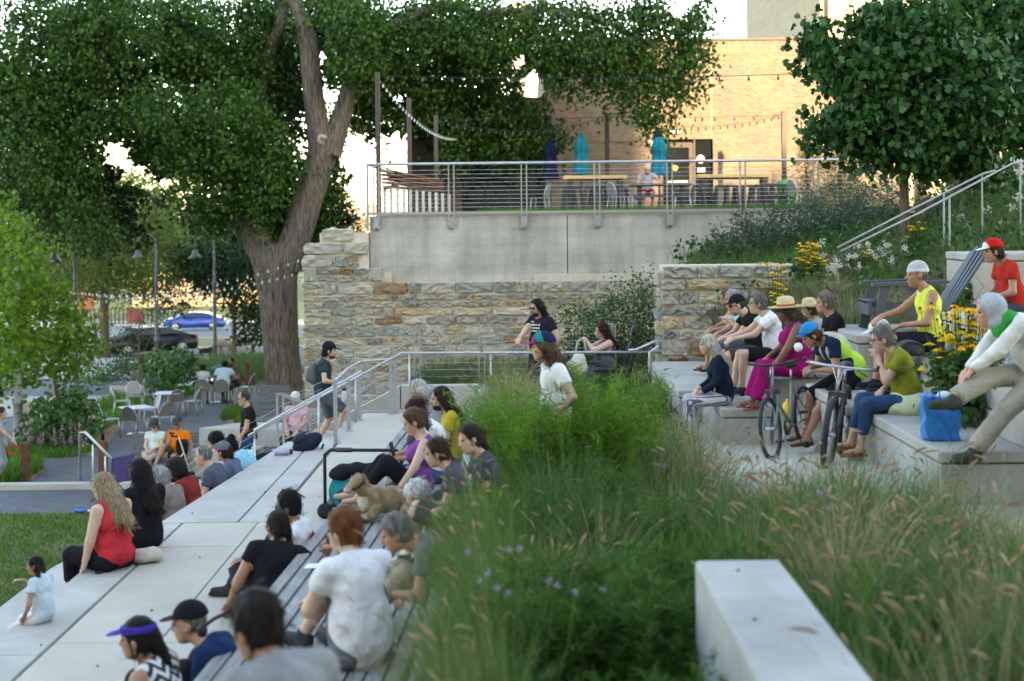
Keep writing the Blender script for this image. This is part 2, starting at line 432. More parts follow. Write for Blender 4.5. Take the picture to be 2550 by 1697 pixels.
# planter kerb beside the slat bench, and the near planter wall
def wallthing(name, label, mb, m, cat='wall', bevel=.012, group=None):
    o = mb.build(name, m, None, bevel); return tag(o, label, cat, group)
kerb = MB(); kerb.prism([(-.58,4.2),(-.3,4.2),(-.28,20.8),(-.5,20.8)], ZT, EYE-2.42)
wallthing('planter_kerb', 'long low grey concrete kerb between slat bench and tall grasses', kerb, CONC)
blk = MB(); blk.box((.95,4.2,EYE-3.2), (1.40,7.66,EYE-1.83))
wallthing('planter_wall', 'smooth grey concrete planter wall in the near grass', blk, mat('smooth_grey_concrete', (.335,.328,.31), .85, .24, 1.5, .3, bscale=40, detail=12), bevel=.015)

# ------------------------------------------------------------------ slat bench on the terrace
SLAT = mat('weathered_slat', (.22,.215,.205), .85, .3, 3, .4, stretch=(6,.6,6), rgb2=(.34,.335,.32))
def slat_bench(name, label, x0, x1, segs, z, n, front, support, skew=0., slope=0.):
    """slats run along the bench; each slat of each length is its own part"""
    root = thing(name, label, 'bench', (0,0,0))
    w = (x1-x0)/n
    for a, b in segs:
        for i in range(n):
            xa = x0+w*i+.008; xb = x0+w*(i+1)-.012
            dz = random.uniform(-.002, .002)
            mb = MB(); v = []
            for zz in (z-.035+dz, z+dz):
                for x, y in ((xa,a+.004),(xb,a+.004),(xb,b-.004),(xa,b-.004)): v.append((x+skew*(y-10), y, zz))
            mb.add(v, [(0,3,2,1),(4,5,6,7),(0,1,5,4),(1,2,6,5),(2,3,7,6),(3,0,4,7)]).build('slat', SLAT, root, .004)
    return root
ZB = EYE-2.75
bench1 = slat_bench('slat_bench', 'long grey wooden slat bench along the terrace, people sitting on it', -1.88, -.62, [(4.5,7.2),(7.2,9.7),(9.7,12.15),(12.15,14.6),(14.6,17.0),(17.0,20.6)], ZB, 11, 0, 0, skew=.045)
for a, b in ((4.6,9.6),(9.7,14.5),(14.7,20.4)):
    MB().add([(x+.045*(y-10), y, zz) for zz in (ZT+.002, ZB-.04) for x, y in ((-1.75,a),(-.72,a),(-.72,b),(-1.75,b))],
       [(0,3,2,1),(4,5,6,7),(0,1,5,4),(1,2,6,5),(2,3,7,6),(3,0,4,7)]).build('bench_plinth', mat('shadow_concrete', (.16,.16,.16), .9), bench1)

# ------------------------------------------------------------------ right-hand seating tiers
def block(name, label, lo, hi, m=CONC, gap=True, pts=None, group='stone seating blocks on the right'):
    root = thing(name, label, 'seating block', ((lo[0]+hi[0])/2, (lo[1]+hi[1])/2, lo[2]), 0, group)
    w, d, h = (hi[0]-lo[0])/2, (hi[1]-lo[1])/2, hi[2]-lo[2]
    MB().box((-w+.01,-d+.01,0), (w-.01,d-.01,h-.115)).build('block_base', m, root, .01)
    MB().box((-w,-d,h-.10), (w,d,h)).build('block_cap', m, root, .012)
    MB().box((-w+.03,-d+.03,h-.116), (w-.03,d-.03,h-.099)).build('shadow_gap', DARK, root)
    return root
R0, R1, R2, R3 = EYE-2.79, EYE-2.35, EYE-1.93, EYE-1.45
block('seating_block', 'low grey concrete block under the feet of the woman in magenta', (2.5,17.42,R0-.3), (3.1,19.3,R1))
block('seating_block', 'low grey concrete block the woman in striped trousers sits on', (2.2,19.35,R0-.3), (3.1,21.2,R1))
block('seating_block', 'low grey block against the stone pier under brown sandals', (2.2,21.25,R0-.3), (3.1,23.2,R1))
sbn = slat_bench('slat_bench', 'slatted bench top under the woman in magenta and the row beyond', 3.12, 3.72, [(17.35,19.2),(19.2,21.2),(21.2,23.2)], R2, 6, 0, 0)
for a, b in ((17.4,20.3),(20.32,23.2)):
    MB().box((3.13,a,R0-.3), (3.72,b,R2-.06)).build('bench_plinth', CONC, sbn, .01)
block('seating_block', 'grey concrete block behind the slatted row bench', (3.76,17.6,R0-.3), (4.5,22.6,R2-.02))
block('seating_block', 'grey concrete block carrying the blue shopping bag', (3.5,11.9,R0-.3), (4.24,14.0,EYE-1.97))
block('seating_block', 'grey concrete block under black cycling shoes', (3.35,14.6,R0-.3), (4.24,16.6,EYE-1.95))
block('seating_block', 'grey block seat under the woman in the olive tee', (3.5,14.02,R0-.3), (4.24,14.58,EYE-1.965))
sbr = slat_bench('slat_bench', 'upper slatted bench under the man in the yellow vest', 4.26, 5.1, [(10.5,13.2),(13.2,15.2),(15.2,17.2)], R3, 8, 0, 0)
for a, b in ((10.5,13.8),(13.82,17.2)):
    MB().box((4.27,a,R0-.3), (5.08,b,R3-.05)).build('bench_plinth', CONC, sbr, .01)
block('seating_block', 'grey concrete slab under the dark reclining chair', (4.1,17.25,R1-.3), (6.4,19.0,R3-.01))
block('seating_block', 'grey concrete ledge behind the man in the red cap', (5.1,14.0,R1), (7.0,17.2,EYE-1.18))
block('seating_block', 'tall grey concrete block at the right edge above the red cap', (6.05,19.05,R1), (9.5,20.2,EYE-.55))
# ------------------------------------------------------------------ ruined limestone wall, stone by stone
def stone_mat():
    m = bpy.data.materials.new('limestone'); m.use_nodes = True; nt = m.node_tree; N = nt.nodes; L = nt.links; P = N['Principled BSDF']
    oi = N.new('ShaderNodeObjectInfo'); rp = N.new('ShaderNodeValToRGB'); L.new(oi.outputs['Random'], rp.inputs[0])
    cols = [(0,(.36,.375,.34)),(.16,(.43,.435,.39)),(.34,(.48,.465,.40)),(.54,(.53,.50,.41)),(.72,(.60,.55,.43)),(.84,(.58,.47,.30)),(.90,(.36,.25,.15)),(.94,(.31,.315,.30)),(.97,(.66,.62,.54))]
    cr_ = rp.color_ramp; cr_.interpolation = 'CONSTANT'
    cr_.elements[0].position = 0; cr_.elements[0].color = (*cols[0][1],1); cr_.elements[1].position = cols[1][0]; cr_.elements[1].color = (*cols[1][1],1)
    for p, c in cols[2:]:
        e = cr_.elements.new(p); e.color = (*c, 1)
    tc = N.new('ShaderNodeTexCoord'); mp = N.new('ShaderNodeMapping'); L.new(tc.outputs['Generated'], mp.inputs[0])
    ad = N.new('ShaderNodeVectorMath'); ad.operation = 'ADD'; L.new(tc.outputs['Object'], ad.inputs[0]); L.new(oi.outputs['Location'], ad.inputs[1])
    n1 = N.new('ShaderNodeTexNoise'); n1.inputs['Scale'].default_value = 4; n1.inputs['Detail'].default_value = 8; n1.inputs['Roughness'].default_value = .7; L.new(ad.outputs[0], n1.inputs['Vector'])
    mp2 = N.new('ShaderNodeMapping'); mp2.inputs['Scale'].default_value = (2.2,2.2,16); L.new(ad.outputs[0], mp2.inputs[0])
    n2 = N.new('ShaderNodeTexNoise'); n2.inputs['Scale'].default_value = 1.2; n2.inputs['Detail'].default_value = 7; n2.inputs['Roughness'].default_value = .68; L.new(mp2.outputs[0], n2.inputs['Vector'])
    r2 = N.new('ShaderNodeValToRGB'); r2.color_ramp.elements[0].position = .32; r2.color_ramp.elements[1].position = .68
    r2.color_ramp.elements[0].color = (.55,.55,.56,1); r2.color_ramp.elements[1].color = (1.25,1.22,1.16,1); L.new(n2.outputs['Fac'], r2.inputs[0])
    mx = N.new('ShaderNodeMix'); mx.data_type = 'RGBA'; mx.blend_type = 'MULTIPLY'; mx.inputs['Factor'].default_value = 1
    L.new(rp.outputs[0], mx.inputs['A']); L.new(r2.outputs[0], mx.inputs['B'])
    r3 = N.new('ShaderNodeValToRGB'); r3.color_ramp.elements[0].position = .63; r3.color_ramp.elements[1].position = .85
    r3.color_ramp.elements[0].color = (0,0,0,1); r3.color_ramp.elements[1].color = (.6,.6,.6,1); L.new(n1.outputs['Fac'], r3.inputs[0])
    mx2 = N.new('ShaderNodeMix'); mx2.data_type = 'RGBA'; L.new(r3.outputs[0], mx2.inputs['Factor']); L.new(mx.outputs['Result'], mx2.inputs['A']); mx2.inputs['B'].default_value = (.40,.28,.16,1)
    L.new(mx2.outputs['Result'], P.inputs['Base Color']); P.inputs['Roughness'].default_value = .9; P.inputs['Specular IOR Level'].default_value = .2
    bp = N.new('ShaderNodeBump'); bp.inputs['Strength'].default_value = .9; bp.inputs['Distance'].default_value = .035
    L.new(n2.outputs['Fac'], bp.inputs['Height']); L.new(bp.outputs[0], P.inputs['Normal'])
    return m
STONE = stone_mat()
MORTAR = mat('lime_mortar', (.60,.525,.43), .95, .12, 3, .5, bscale=30)
def stone_variant(i):
    r = np.random.default_rng(100+i); bm = bmesh.new()
    nx, nz = 6, 3
    grid = {}
    for yy in (0, 1, 2):                       # back, shoulder, face
        for a in range(nx+1):
            for b in range(nz+1):
                x = a/nx-.5; z = b/nz-.5
                if yy == 2: x *= .93; z *= .86
                j = .035 if yy < 2 else .03
                ex = (abs(a/nx-.5) > .49); ez = (abs(b/nz-.5) > .49)
                if yy < 2:
                    if ex: x += r.normal(0, .022)
                    if ez: z += r.normal(0, .055)
                    if ex and ez: x *= .95; z *= .86
                y = (.5, -.1, -.5+r.normal(0, .12))[yy]
                grid[yy,a,b] = bm.verts.new((x, y, z))
    for a in range(nx):
        for b in range(nz): bm.faces.new((grid[2,a,b], grid[2,a+1,b], grid[2,a+1,b+1], grid[2,a,b+1]))
    for l in (0, 1):
        for a in range(nx):
            bm.faces.new((grid[l,a,0], grid[l,a+1,0], grid[l+1,a+1,0], grid[l+1,a,0])); bm.faces.new((grid[l+1,a,nz], grid[l+1,a+1,nz], grid[l,a+1,nz], grid[l,a,nz]))
        for b in range(nz):
            bm.faces.new((grid[l,0,b], grid[l+1,0,b], grid[l+1,0,b+1], grid[l,0,b+1])); bm.faces.new((grid[l+1,nx,b], grid[l,nx,b], grid[l,nx,b+1], grid[l+1,nx,b+1]))
    bmesh.ops.recalc_face_normals(bm, faces=bm.faces)
    me = bpy.data.meshes.new('stone'); bm.to_mesh(me); bm.free(); me.materials.append(STONE)
    return me
STONES = [stone_variant(i) for i in range(12)]
def stone_wall(root, x0, x1, z0, top, yface, r, rowh=(.13,.30), lens=(.22,.85), depth=.16, left=None, right=None):
    z = z0; n = 0
    while z < 20:
        h = r.uniform(*rowh)
        if z+h*.6 > max(top(x0+(x1-x0)*t) for t in np.linspace(0,1,40)): break
        a = x0 if left is None else left(z); e = x1 if right is None else right(z)
        x = a + r.uniform(-.03,.03)
        while x < e-.1:
            l = min(r.uniform(*lens)*(.6 if h < .17 else 1), e-x)
            if e-(x+l) < .18: l = e-x+r.uniform(-.02,.02)
            parts = [(z, h)]
            if h > .2 and l < .5 and r.random() < .35: parts = [(z, h*.48), (z+h*.5, h*.5)]
            for zz, hh in parts:
                if zz+hh*.55 < top(x+l/2):
                    o = bpy.data.objects.new('stone', STONES[r.integers(12)]); col.objects.link(o); o.parent = root
                    o.location = (x+l/2, yface - r.uniform(.0,.035)+depth*.28, zz+hh/2)
                    o.scale = (max(.05, l-.034)*(1 if r.random() < .5 else -1), depth, max(.04, hh-.03))
                    o.rotation_euler = (r.normal(0,.02), r.normal(0,.02), r.normal(0,.03)); n += 1
            x += l
        z += h
    return n
YW = 30.0
def zat(py, Y, px=1275): return at(px, py, Y).z
def xat(px, Y, py=700): return at(px, py, Y).x
wl0, wl1 = xat(752, YW), xat(1700, YW)
def topA(x):
    px = CX + x*FPX/YW
    if px < 795: return zat(628, YW, 770)
    if px < 918: return zat(572, YW, 850)
    if px < 975: return zat(672, YW, 940)
    if px < 1270: return zat(706, YW, 1100)
    if px < 1330: return zat(694, YW, 1300)
    return zat(680, YW, 1500)
wallA = thing('ruin_wall', 'long rough limestone ruin wall below the grey concrete wall', 'wall', (0, YW, 0))
wallA.location = (0,0,0)
nst = stone_wall(wallA, wl0, wl1, .6, topA, YW, np.random.default_rng(5))
mm = MB()
pts = [(wl0+.04,.0),(wl1,.0),(wl1,topA(wl1)-.02),(xat(1330,YW),topA(xat(1400,YW))-.02),(xat(1330,YW),topA(xat(1200,YW))+.03),(xat(975,YW),topA(xat(1200,YW))+.02),(xat(975,YW),topA(xat(950,YW))-.06),(xat(918,YW),topA(xat(950,YW))-.06),
       (xat(918,YW),topA(xat(850,YW))-.07),(xat(797,YW),topA(xat(850,YW))-.07),(xat(797,YW),topA(xat(770,YW))-.08),(wl0+.04,topA(xat(770,YW))-.08)]
nP = len(pts)
mm.add([(x, YW+.01, z) for x, z in pts]+[(x, YW+.52, z) for x, z in pts], [tuple(range(nP)), tuple(range(2*nP-1, nP-1, -1))]+[(i, i+nP, (i+1)%nP+nP, (i+1)%nP) for i in range(nP)])
mm.build('mortar_core', MORTAR, wallA)
# the pier in front, on the right
YP = 23.4
px0, px1 = xat(1648, YP, 900), xat(1998, YP, 700)
def topP(x):
    px = CX + x*FPX/YP
    return zat(672 if px < 1800 else 656, YP, 1800)
wallP = thing('stone_pier', 'tan limestone wall end right of the wheelchair, red brown stone in it', 'wall')
stone_wall(wallP, px0, px1, EYE-3.35, topP, YP, np.random.default_rng(9), (.15,.27), (.26,.72), .16)
mp_ = MB(); mp_.box((px0+.03, YP+.01, EYE-3.5), (px1+.6, YP+.55, topP(px1)-.03)); mp_.build('mortar_core', MORTAR, wallP)
# stones on the pier's left return face
r = np.random.default_rng(31); z = EYE-3.35
while z < topP(px0)-.1:
    h = r.uniform(.16,.27); y = YP
    for l in (.27,.27):
        o = bpy.data.objects.new('stone', STONES[r.integers(12)]); col.objects.link(o); o.parent = wallP
        o.location = (px0+.02, y+l/2, z+h/2); o.scale = (l-.02, .14, h-.02); o.rotation_euler = (0,0,-pi/2); y += l
    z += h
o = bpy.data.objects.new('stone', STONES[3].copy()); col.objects.link(o); o.parent = wallP      # the rust-red stone
o.data.materials.clear(); o.data.materials.append(mat('rust_red_stone', (.17,.055,.025), .9, .35, 9, .6)); c = at(1692, 910, YP-.05)
o.location = c; o.scale = (.30,.17,.23); o['label'] = 'rust red square stone'

# ------------------------------------------------------------------ board-formed concrete wall and the patio above it
def board_mat():
    m = mat('board_formed_concrete', (.46,.445,.405), .9, .24, 1.3, .4, stretch=(.8,1,1.1), bscale=14, detail=10)
    nt = m.node_tree; N = nt.nodes; L = nt.links; P = N['Principled BSDF']
    tc = N['Texture Coordinate']; b = N.new('ShaderNodeTexBrick'); mp = N.new('ShaderNodeMapping'); mp.inputs['Rotation'].default_value = (pi/2,0,0)
    L.new(tc.outputs['Object'], mp.inputs[0]); L.new(mp.outputs[0], b.inputs['Vector'])
    b.inputs['Scale'].default_value = 1; b.inputs['Brick Width'].default_value = 2.4; b.inputs['Row Height'].default_value = .19; b.inputs['Mortar Size'].default_value = .004
    b.inputs['Color1'].default_value = (1,1,1,1); b.inputs['Color2'].default_value = (.92,.92,.91,1); b.inputs['Mortar'].default_value = (.84,.83,.81,1)
    old = P.inputs['Base Color'].links[0].from_socket
    mx = N.new('ShaderNodeMix'); mx.data_type = 'RGBA'; mx.blend_type = 'MULTIPLY'; mx.inputs['Factor'].default_value = 1
    L.new(old, mx.inputs['A']); L.new(b.outputs['Color'], mx.inputs['B']); L.new(mx.outputs['Result'], P.inputs['Base Color'])
    mp3 = N.new('ShaderNodeMapping'); mp3.inputs['Scale'].default_value = (2.6,1,.22); L.new(tc.outputs['Object'], mp3.inputs[0])
    n3 = N.new('ShaderNodeTexNoise'); n3.inputs['Scale'].default_value = 1.4; n3.inputs['Detail'].default_value = 8; n3.inputs['Roughness'].default_value = .65; L.new(mp3.outputs[0], n3.inputs['Vector'])
    r3 = N.new('ShaderNodeValToRGB'); r3.color_ramp.elements[0].position = .3; r3.color_ramp.elements[1].position = .6; r3.color_ramp.elements[0].color = (.80,.79,.76,1); r3.color_ramp.elements[1].color = (1.05,1.05,1.04,1); L.new(n3.outputs['Fac'], r3.inputs[0])
    m3 = N.new('ShaderNodeMix'); m3.data_type = 'RGBA'; m3.blend_type = 'MULTIPLY'; m3.inputs['Factor'].default_value = 1; L.new(mx.outputs['Result'], m3.inputs['A']); L.new(r3.outputs[0], m3.inputs['B']); L.new(m3.outputs['Result'], P.inputs['Base Color'])
    return m
BOARD = board_mat()
YC = 30.22
ztop = EYE+.03
cw = thing('concrete_wall', 'board formed grey concrete retaining wall above the stone ruin', 'wall')
xa, xm, xb = xat(921, YC, 600), xat(1413, YC, 600), xat(2150, YC, 600)
MB().box((xa, YC, 1.5), (xm-.008, YC+.4, ztop)).build('wall_panel', BOARD, cw, .012)
MB().box((xm+.008, YC, 1.5), (xb, YC+.4, ztop)).build('wall_panel', BOARD, cw, .012)
MB().box((xm-.01, YC+.06, 1.5), (xm+.01, YC+.3, ztop-.01)).build('joint_filler', DARK, cw)
pz = EYE+.12
PATIO = mat('patio_gravel', (.30,.27,.22), .95, .2, 6, .4)
pt = MB(); pt.box((xa+.1, YC+.41, 3), (14, 52, pz)); struct('patio_ground', pt, PATIO)
# patio guard rail: twin-bar posts, top rail, foot rail, cables
def rail_z(px): return zat(408.5-.0105*(px-937), YC, px)
gr = thing('patio_guardrail', 'galvanised cable guardrail along the top of the concrete wall', 'railing')
yr = YC-.06
for px in (937, 1124, 1305, 1487, 1668, 1850, 2032, 2215):
    x = xat(px, yr, 480)
    for dx in (-.055, .055):
        MB().box((x+dx-.013, yr-.03, ztop-.27), (x+dx+.013, yr+.03, EYE+1.09)).build('post_bar', GALV, gr)
    MB().box((x-.05, yr-.028, ztop-.25), (x+.05, yr+.05, ztop-.02)).build('post_bracket', GALV, gr)
MB().tube([(xat(915,yr,420), yr, EYE+1.12), (xat(2260,yr,400), yr, EYE+1.12)], .03, 10).build('top_rail', GALV, gr)
MB().box((xat(915,yr,420)-.03, yr-.02, ztop-.3), (xat(915,yr,420)+.02, yr+.02, EYE+1.1)).build('end_post', GALV, gr)
MB().box((xat(917,yr,420), yr-.015, EYE+.065), (xat(2240,yr,400), yr+.015, EYE+.12)).build('foot_rail', GALV, gr)
for i in range(10):
    z = EYE+.21+.086*i
    MB().tube([(xat(915,yr,420), yr, z), (xat(2250,yr,400), yr, z)], .0052, 5).build('cable', GALV, gr)
# return of the rail towards the building on the left
MB().tube([(xat(915,yr,420), yr, EYE+1.12), (xat(915,yr,420)+.05, yr+9, EYE+1.12)], .03, 8).build('top_rail', GALV, gr)

# ------------------------------------------------------------------ the patio building
YB = 50.0
BRK = brick_mat('buff_brick', (.235,.170,.108), (.160,.112,.068), (.28,.235,.18), .20, .0762, .007, .85, .6, rot=(pi/2,0,0), var=.25)
BRKV = brick_mat('buff_soldier_brick', (.235,.170,.108), (.170,.12,.074), (.28,.235,.18), .0762, .20, .007, .85, .6, offs=0, rot=(pi/2,0,0), var=.25)
bd = thing('patio_building', 'buff brick restaurant building behind the patio', 'building')
def X(px): return xat(px, YB, 300)
def Zb(py, px=1700): return zat(py, YB, px)
ro = Zb(97, 1800)
# wall with door opening: built as panels round the openings
xd0, xd1 = X(1640), X(1775); zd = Zb(347, 1700); xg0, xg1 = X(1148), X(1358)
def wbox(x0, x1, z0, z1, name='brick_wall', m=BRK, y0=YB, d=.4): return MB().box((x0, y0, z0), (x1, y0+d, z1)).build(name, m, bd)
wbox(X(1358), xd0, pz, zd); wbox(xd1, X(2250), pz, zd); wbox(X(1358), X(2250), zd, ro-.5)
wbox(X(1358), X(2250), ro-.5, ro-.06, 'soldier_course', BRKV)
wbox(X(1022), X(1148), pz, Zb(250, 1100)); wbox(X(1148), X(1358), Zb(352, 1250), Zb(250, 1250))
MB().box((X(1356), YB-.06, ro-.06), (X(2252), YB+.5, ro+.02)).build('roof_coping', BROWN_METAL, bd)
MB().box((X(1020), YB-.05, Zb(250,1200)), (X(1357), YB+.5, Zb(250,1200)+.08)).build('roof_coping', BROWN_METAL, bd)
MB().box((X(1358), YB+.5, pz), (X(2250), YB+14, ro-.2)).build('building_body', BRK, bd)
MB().box((X(1022), YB+.5, pz), (X(1357), YB+12, Zb(260,1200))).build('building_body', BRK, bd)
# a recessed plinth band: lower wall left of the door is set back under a shadow line
MB().box((X(1359), YB-.05, Zb(352)), (xd0-.02, YB-.004, Zb(337))).build('brick_ledge', BRK, bd)
GLASS = mat('dark_glass', (.012,.015,.016), .06, .1, spec=.8)
door = MB().box((xd0+.02, YB+.16, pz), (xd0+1.22, YB+.22, zd-.12)).build('door', mat('bronze_door', (.065,.042,.032), .5), bd)
MB().box((xd0+.16, YB+.145, pz+.25), (xd0+1.06, YB+.158, zd-.28)).build('door_glass', GLASS, door)
MB().box((xd0+.25, YB+.09, pz+1.0), (xd0+1.0, YB+.13, pz+1.06)).build('push_bar', mat('pale_bar', (.5,.55,.48), .5), door)
MB().box((xd0+1.26, YB+.17, pz), (xd1-.01, YB+.21, zd-.02)).build('side_window', GLASS, bd)
MB().box((xd0+1.22, YB+.12, pz), (xd0+1.27, YB+.25, zd)).build('door_frame', BROWN_METAL, bd)
MB().box((xd0, YB+.3, pz), (xd1, YB+.36, zd)).build('dark_vestibule', BLACK, bd)
def disc(mb, c, r, y, n=20): mb.add([(c[0]+r*cos(2*pi*i/n), y, c[1]+r*sin(2*pi*i/n)) for i in range(n)], [tuple(range(n))])
mb = MB(); disc(mb, (X(1745), Zb(397)), .15, YB+.13); mb.build('round_sticker', mat('pale_sticker', (.45,.47,.45), .5), bd)
mb = MB(); disc(mb, (X(1681), Zb(418)), .10, YB+.125); mb.build('round_sticker', mat('yellow_sticker', (.5,.45,.03), .5), bd)
MB().box((X(1736), YB+.128, Zb(430)), (X(1756), YB+.134, Zb(418))).build('lettering_sticker', mat('grey_print', (.30,.31,.32), .6), bd)
MB().box((X(1668), YB-.14, Zb(333)), (X(1694), YB, Zb(326))).build('wall_light', WHITE, bd)
MB().box((X(1612), YB-.16, Zb(364)), (X(1634), YB, Zb(350))).build('wall_light', mat('cream_box', (.6,.58,.52), .6), bd)
MB().box((X(1793), YB-.05, Zb(397)), (X(1805), YB, Zb(385))).build('wall_sign', mat('maroon_sign', (.12,.04,.04), .6), bd)
MB().box((X(1772)-.02, YB-.006, zd), (X(1772)+.02, YB-.002, ro-.1)).build('control_joint', mat('joint_seal', (.42,.29,.17), .9), bd)
# storefront glazing under the tree
for i, (a, b) in enumerate(((1148,1206),(1208,1266),(1268,1326),(1328,1356))):
    f = MB().box((X(a)+.05, YB+.2, pz+.1), (X(b)-.05, YB+.22, Zb(354,1250))).build('window_pane', GLASS, bd)
for a in (1148, 1207, 1267, 1327, 1356):
    MB().box((X(a)-.06, YB+.08, pz), (X(a)+.06, YB+.26, Zb(353,1250))).build('mullion', DARK, bd)
MB().box((X(1148), YB+.1, Zb(440,1250)), (X(1356), YB+.25, Zb(434,1250))).build('transom', DARK, bd)
MB().box((X(1149), YB+.35, pz), (X(1356), YB+.4, Zb(353,1250))).build('glazing_backing', BLACK, bd)

# taller buff building behind on the right, with green window frames
tb = thing('tall_brick_building', 'tall buff brick building with green framed windows behind the maple', 'building')
YT = 64.0; zt = 34
GREENF = mat('green_window_frame', (.10,.30,.25), .5)
BRK2 = brick_mat('tan_tower_brick', (.44,.34,.22), (.38,.29,.18), (.45,.40,.31), .20, .0762, .007, .85, .5, rot=(pi/2,0,0), var=.25)
xs0 = at(2042, 50, YT).x
MB().box((xs0, YT, 0), (xs0+34, YT+20, zt)).build('brick_wall', BRK2, tb)
for i in range(9):
    MB().box((xs0+.3+3.9*i, YT-.35, 2), (xs0+1.25+3.9*i, YT, zt+.6)).build('brick_pilaster', BRK2, tb)
for i in range(8):
    for j in range(7):
        x0 = xs0+1.6+3.9*i; z0 = 5.2+4.2*j
        w = MB().box((x0, YT-.02, z0), (x0+2.3, YT+.1, z0+2.7)).build('window', GREENF, tb)
        for a in range(2):
            for b in range(2):
                MB().box((x0+.1+1.12*a, YT-.045, z0+.1+1.3*b), (x0+1.08+1.12*a, YT-.022, z0+1.28+1.3*b)).build('pane', GLASS, w)
# grey stair wall on the right hillside
sw = MB(); p0, p1 = at(2430, 415, 33), at(2600, 360, 33)
sw.add([(p0.x,33,4),(p1.x+4,33,4),(p1.x+4,33,p1.z+.9),(p0.x,33,p0.z),(p0.x,34,4),(p1.x+4,34,4),(p1.x+4,34,p1.z+.9),(p0.x,34,p0.z)], [(0,1,2,3),(7,6,5,4),(3,2,6,7),(0,3,7,4),(1,5,6,2)])
wallthing('stair_wall', 'sloping grey concrete wall beside the upper stairs at right', sw, CONC)

# ------------------------------------------------------------------ distant buildings
hr = thing('far_tower', 'pale cream high rise far behind the patio posts', 'building')
YF = 900.
c0, c1 = at(930, 365, YF), at(1052, 545, YF)
CREAM = mat('cream_cladding', (.60,.53,.44), .8, .05, .05)
MB().box((c0.x, YF, -20), (c1.x, YF+30, c0.z)).build('tower_wall', CREAM, hr)
MB().box((c0.x+6, YF+2, c0.z), (c1.x-8, YF+20, c0.z+6)).build('penthouse', CREAM, hr)
WINF = mat('far_window', (.22,.23,.25), .4)
nx = 8
for j in range(11):
    for i in range(nx):
        w = (c1.x-c0.x)/nx; z0 = c0.z-5.-4.6*j
        MB().box((c0.x+w*i+w*.22, YF-.3, z0), (c0.x+w*i+w*.8, YF, z0+2.2)).build('window', WINF, hr)
hr2 = thing('far_tower', 'cream tower block seen through the cottonwood leaves', 'building')
d0, d1 = at(1268, 60, 420), at(1352, 260, 420)
MB().box((d0.x, 420, 0), (d1.x-3.0, 440, d0.z+6)).build('tower_wall', CREAM, hr2)
for j in range(9):
    MB().box((d1.x-5.4, 419.8, d0.z-3.2*j), (d1.x-3.6, 420, d0.z+1.6-3.2*j)).build('window', WINF, hr2)
rb = thing('far_brick_building', 'low pinkish brick building on the skyline beside the trunk', 'building')
e0, e1 = at(850, 512, 500), at(935, 560, 500)
MB().box((e0.x, 500, -20), (e1.x, 520, e0.z)).build('brick_wall', mat('pink_brick', (.42,.27,.21), .9, .1, .3), rb)
for i in range(5): MB().box((e0.x+1.5+2.1*i, 499.7, e0.z-4.4), (e0.x+2.6+2.1*i, 500, e0.z-2.2)).build('window', WINF, rb)
# sunlit arched stone bridge beyond the road
ab = thing('arch_bridge', 'warm stone bridge wall with a dark arch beyond the road', 'bridge')
YA = 165.
a0, a1 = at(330, 690, YA), at(640, 800, YA)
ARCHM = brick_mat('bridge_stone', (.50,.36,.22), (.42,.30,.19), (.40,.31,.22), 1.6, .7, .05, .9, .6, rot=(pi/2,0,0), var=.4)
ac = at(457, 800, YA); rad = (at(482,800,YA).x-at(432,800,YA).x)/2; zb0 = ac.z-1.5; hz = at(457,755,YA).z
pts = [(a0.x, zb0), (ac.x-rad, zb0)]
for i in range(13):
    th = pi - pi*i/12; pts.append((ac.x+rad*cos(th), hz-rad*.75+rad*.9*sin(th)))
pts += [(ac.x+rad, zb0), (a1.x, zb0), (a1.x, a0.z), (a0.x, a0.z)]
nP = len(pts)
MB().add([(x, YA, z) for x, z in pts]+[(x, YA+9, z) for x, z in pts], [tuple(range(nP)), tuple(range(2*nP-1, nP-1, -1))]+[(i, (i+1)%nP, (i+1)%nP+nP, i+nP) for i in range(nP)]).build('arch_wall', ARCHM, ab)
MB().box((a0.x-.3, YA-.4, a0.z), (a1.x+.3, YA+9.4, a0.z+.5)).build('parapet_cap', ARCHM, ab)
# unseen blocks added behind the viewer to keep the terraces in evening shade
ml = thing('shade_block', 'tall unseen block added behind the viewpoint to shade the terraces', 'building')
MB().box((-45,-46,0), (34,-31,46)).build('brick_wall', BRK2, ml)
ml2 = thing('shade_block', 'lower unseen block added behind the viewpoint to shape the shade', 'building')
MB().box((34.3,-46,0), (75,-31,28.6)).build('brick_wall', BRK2, ml2)
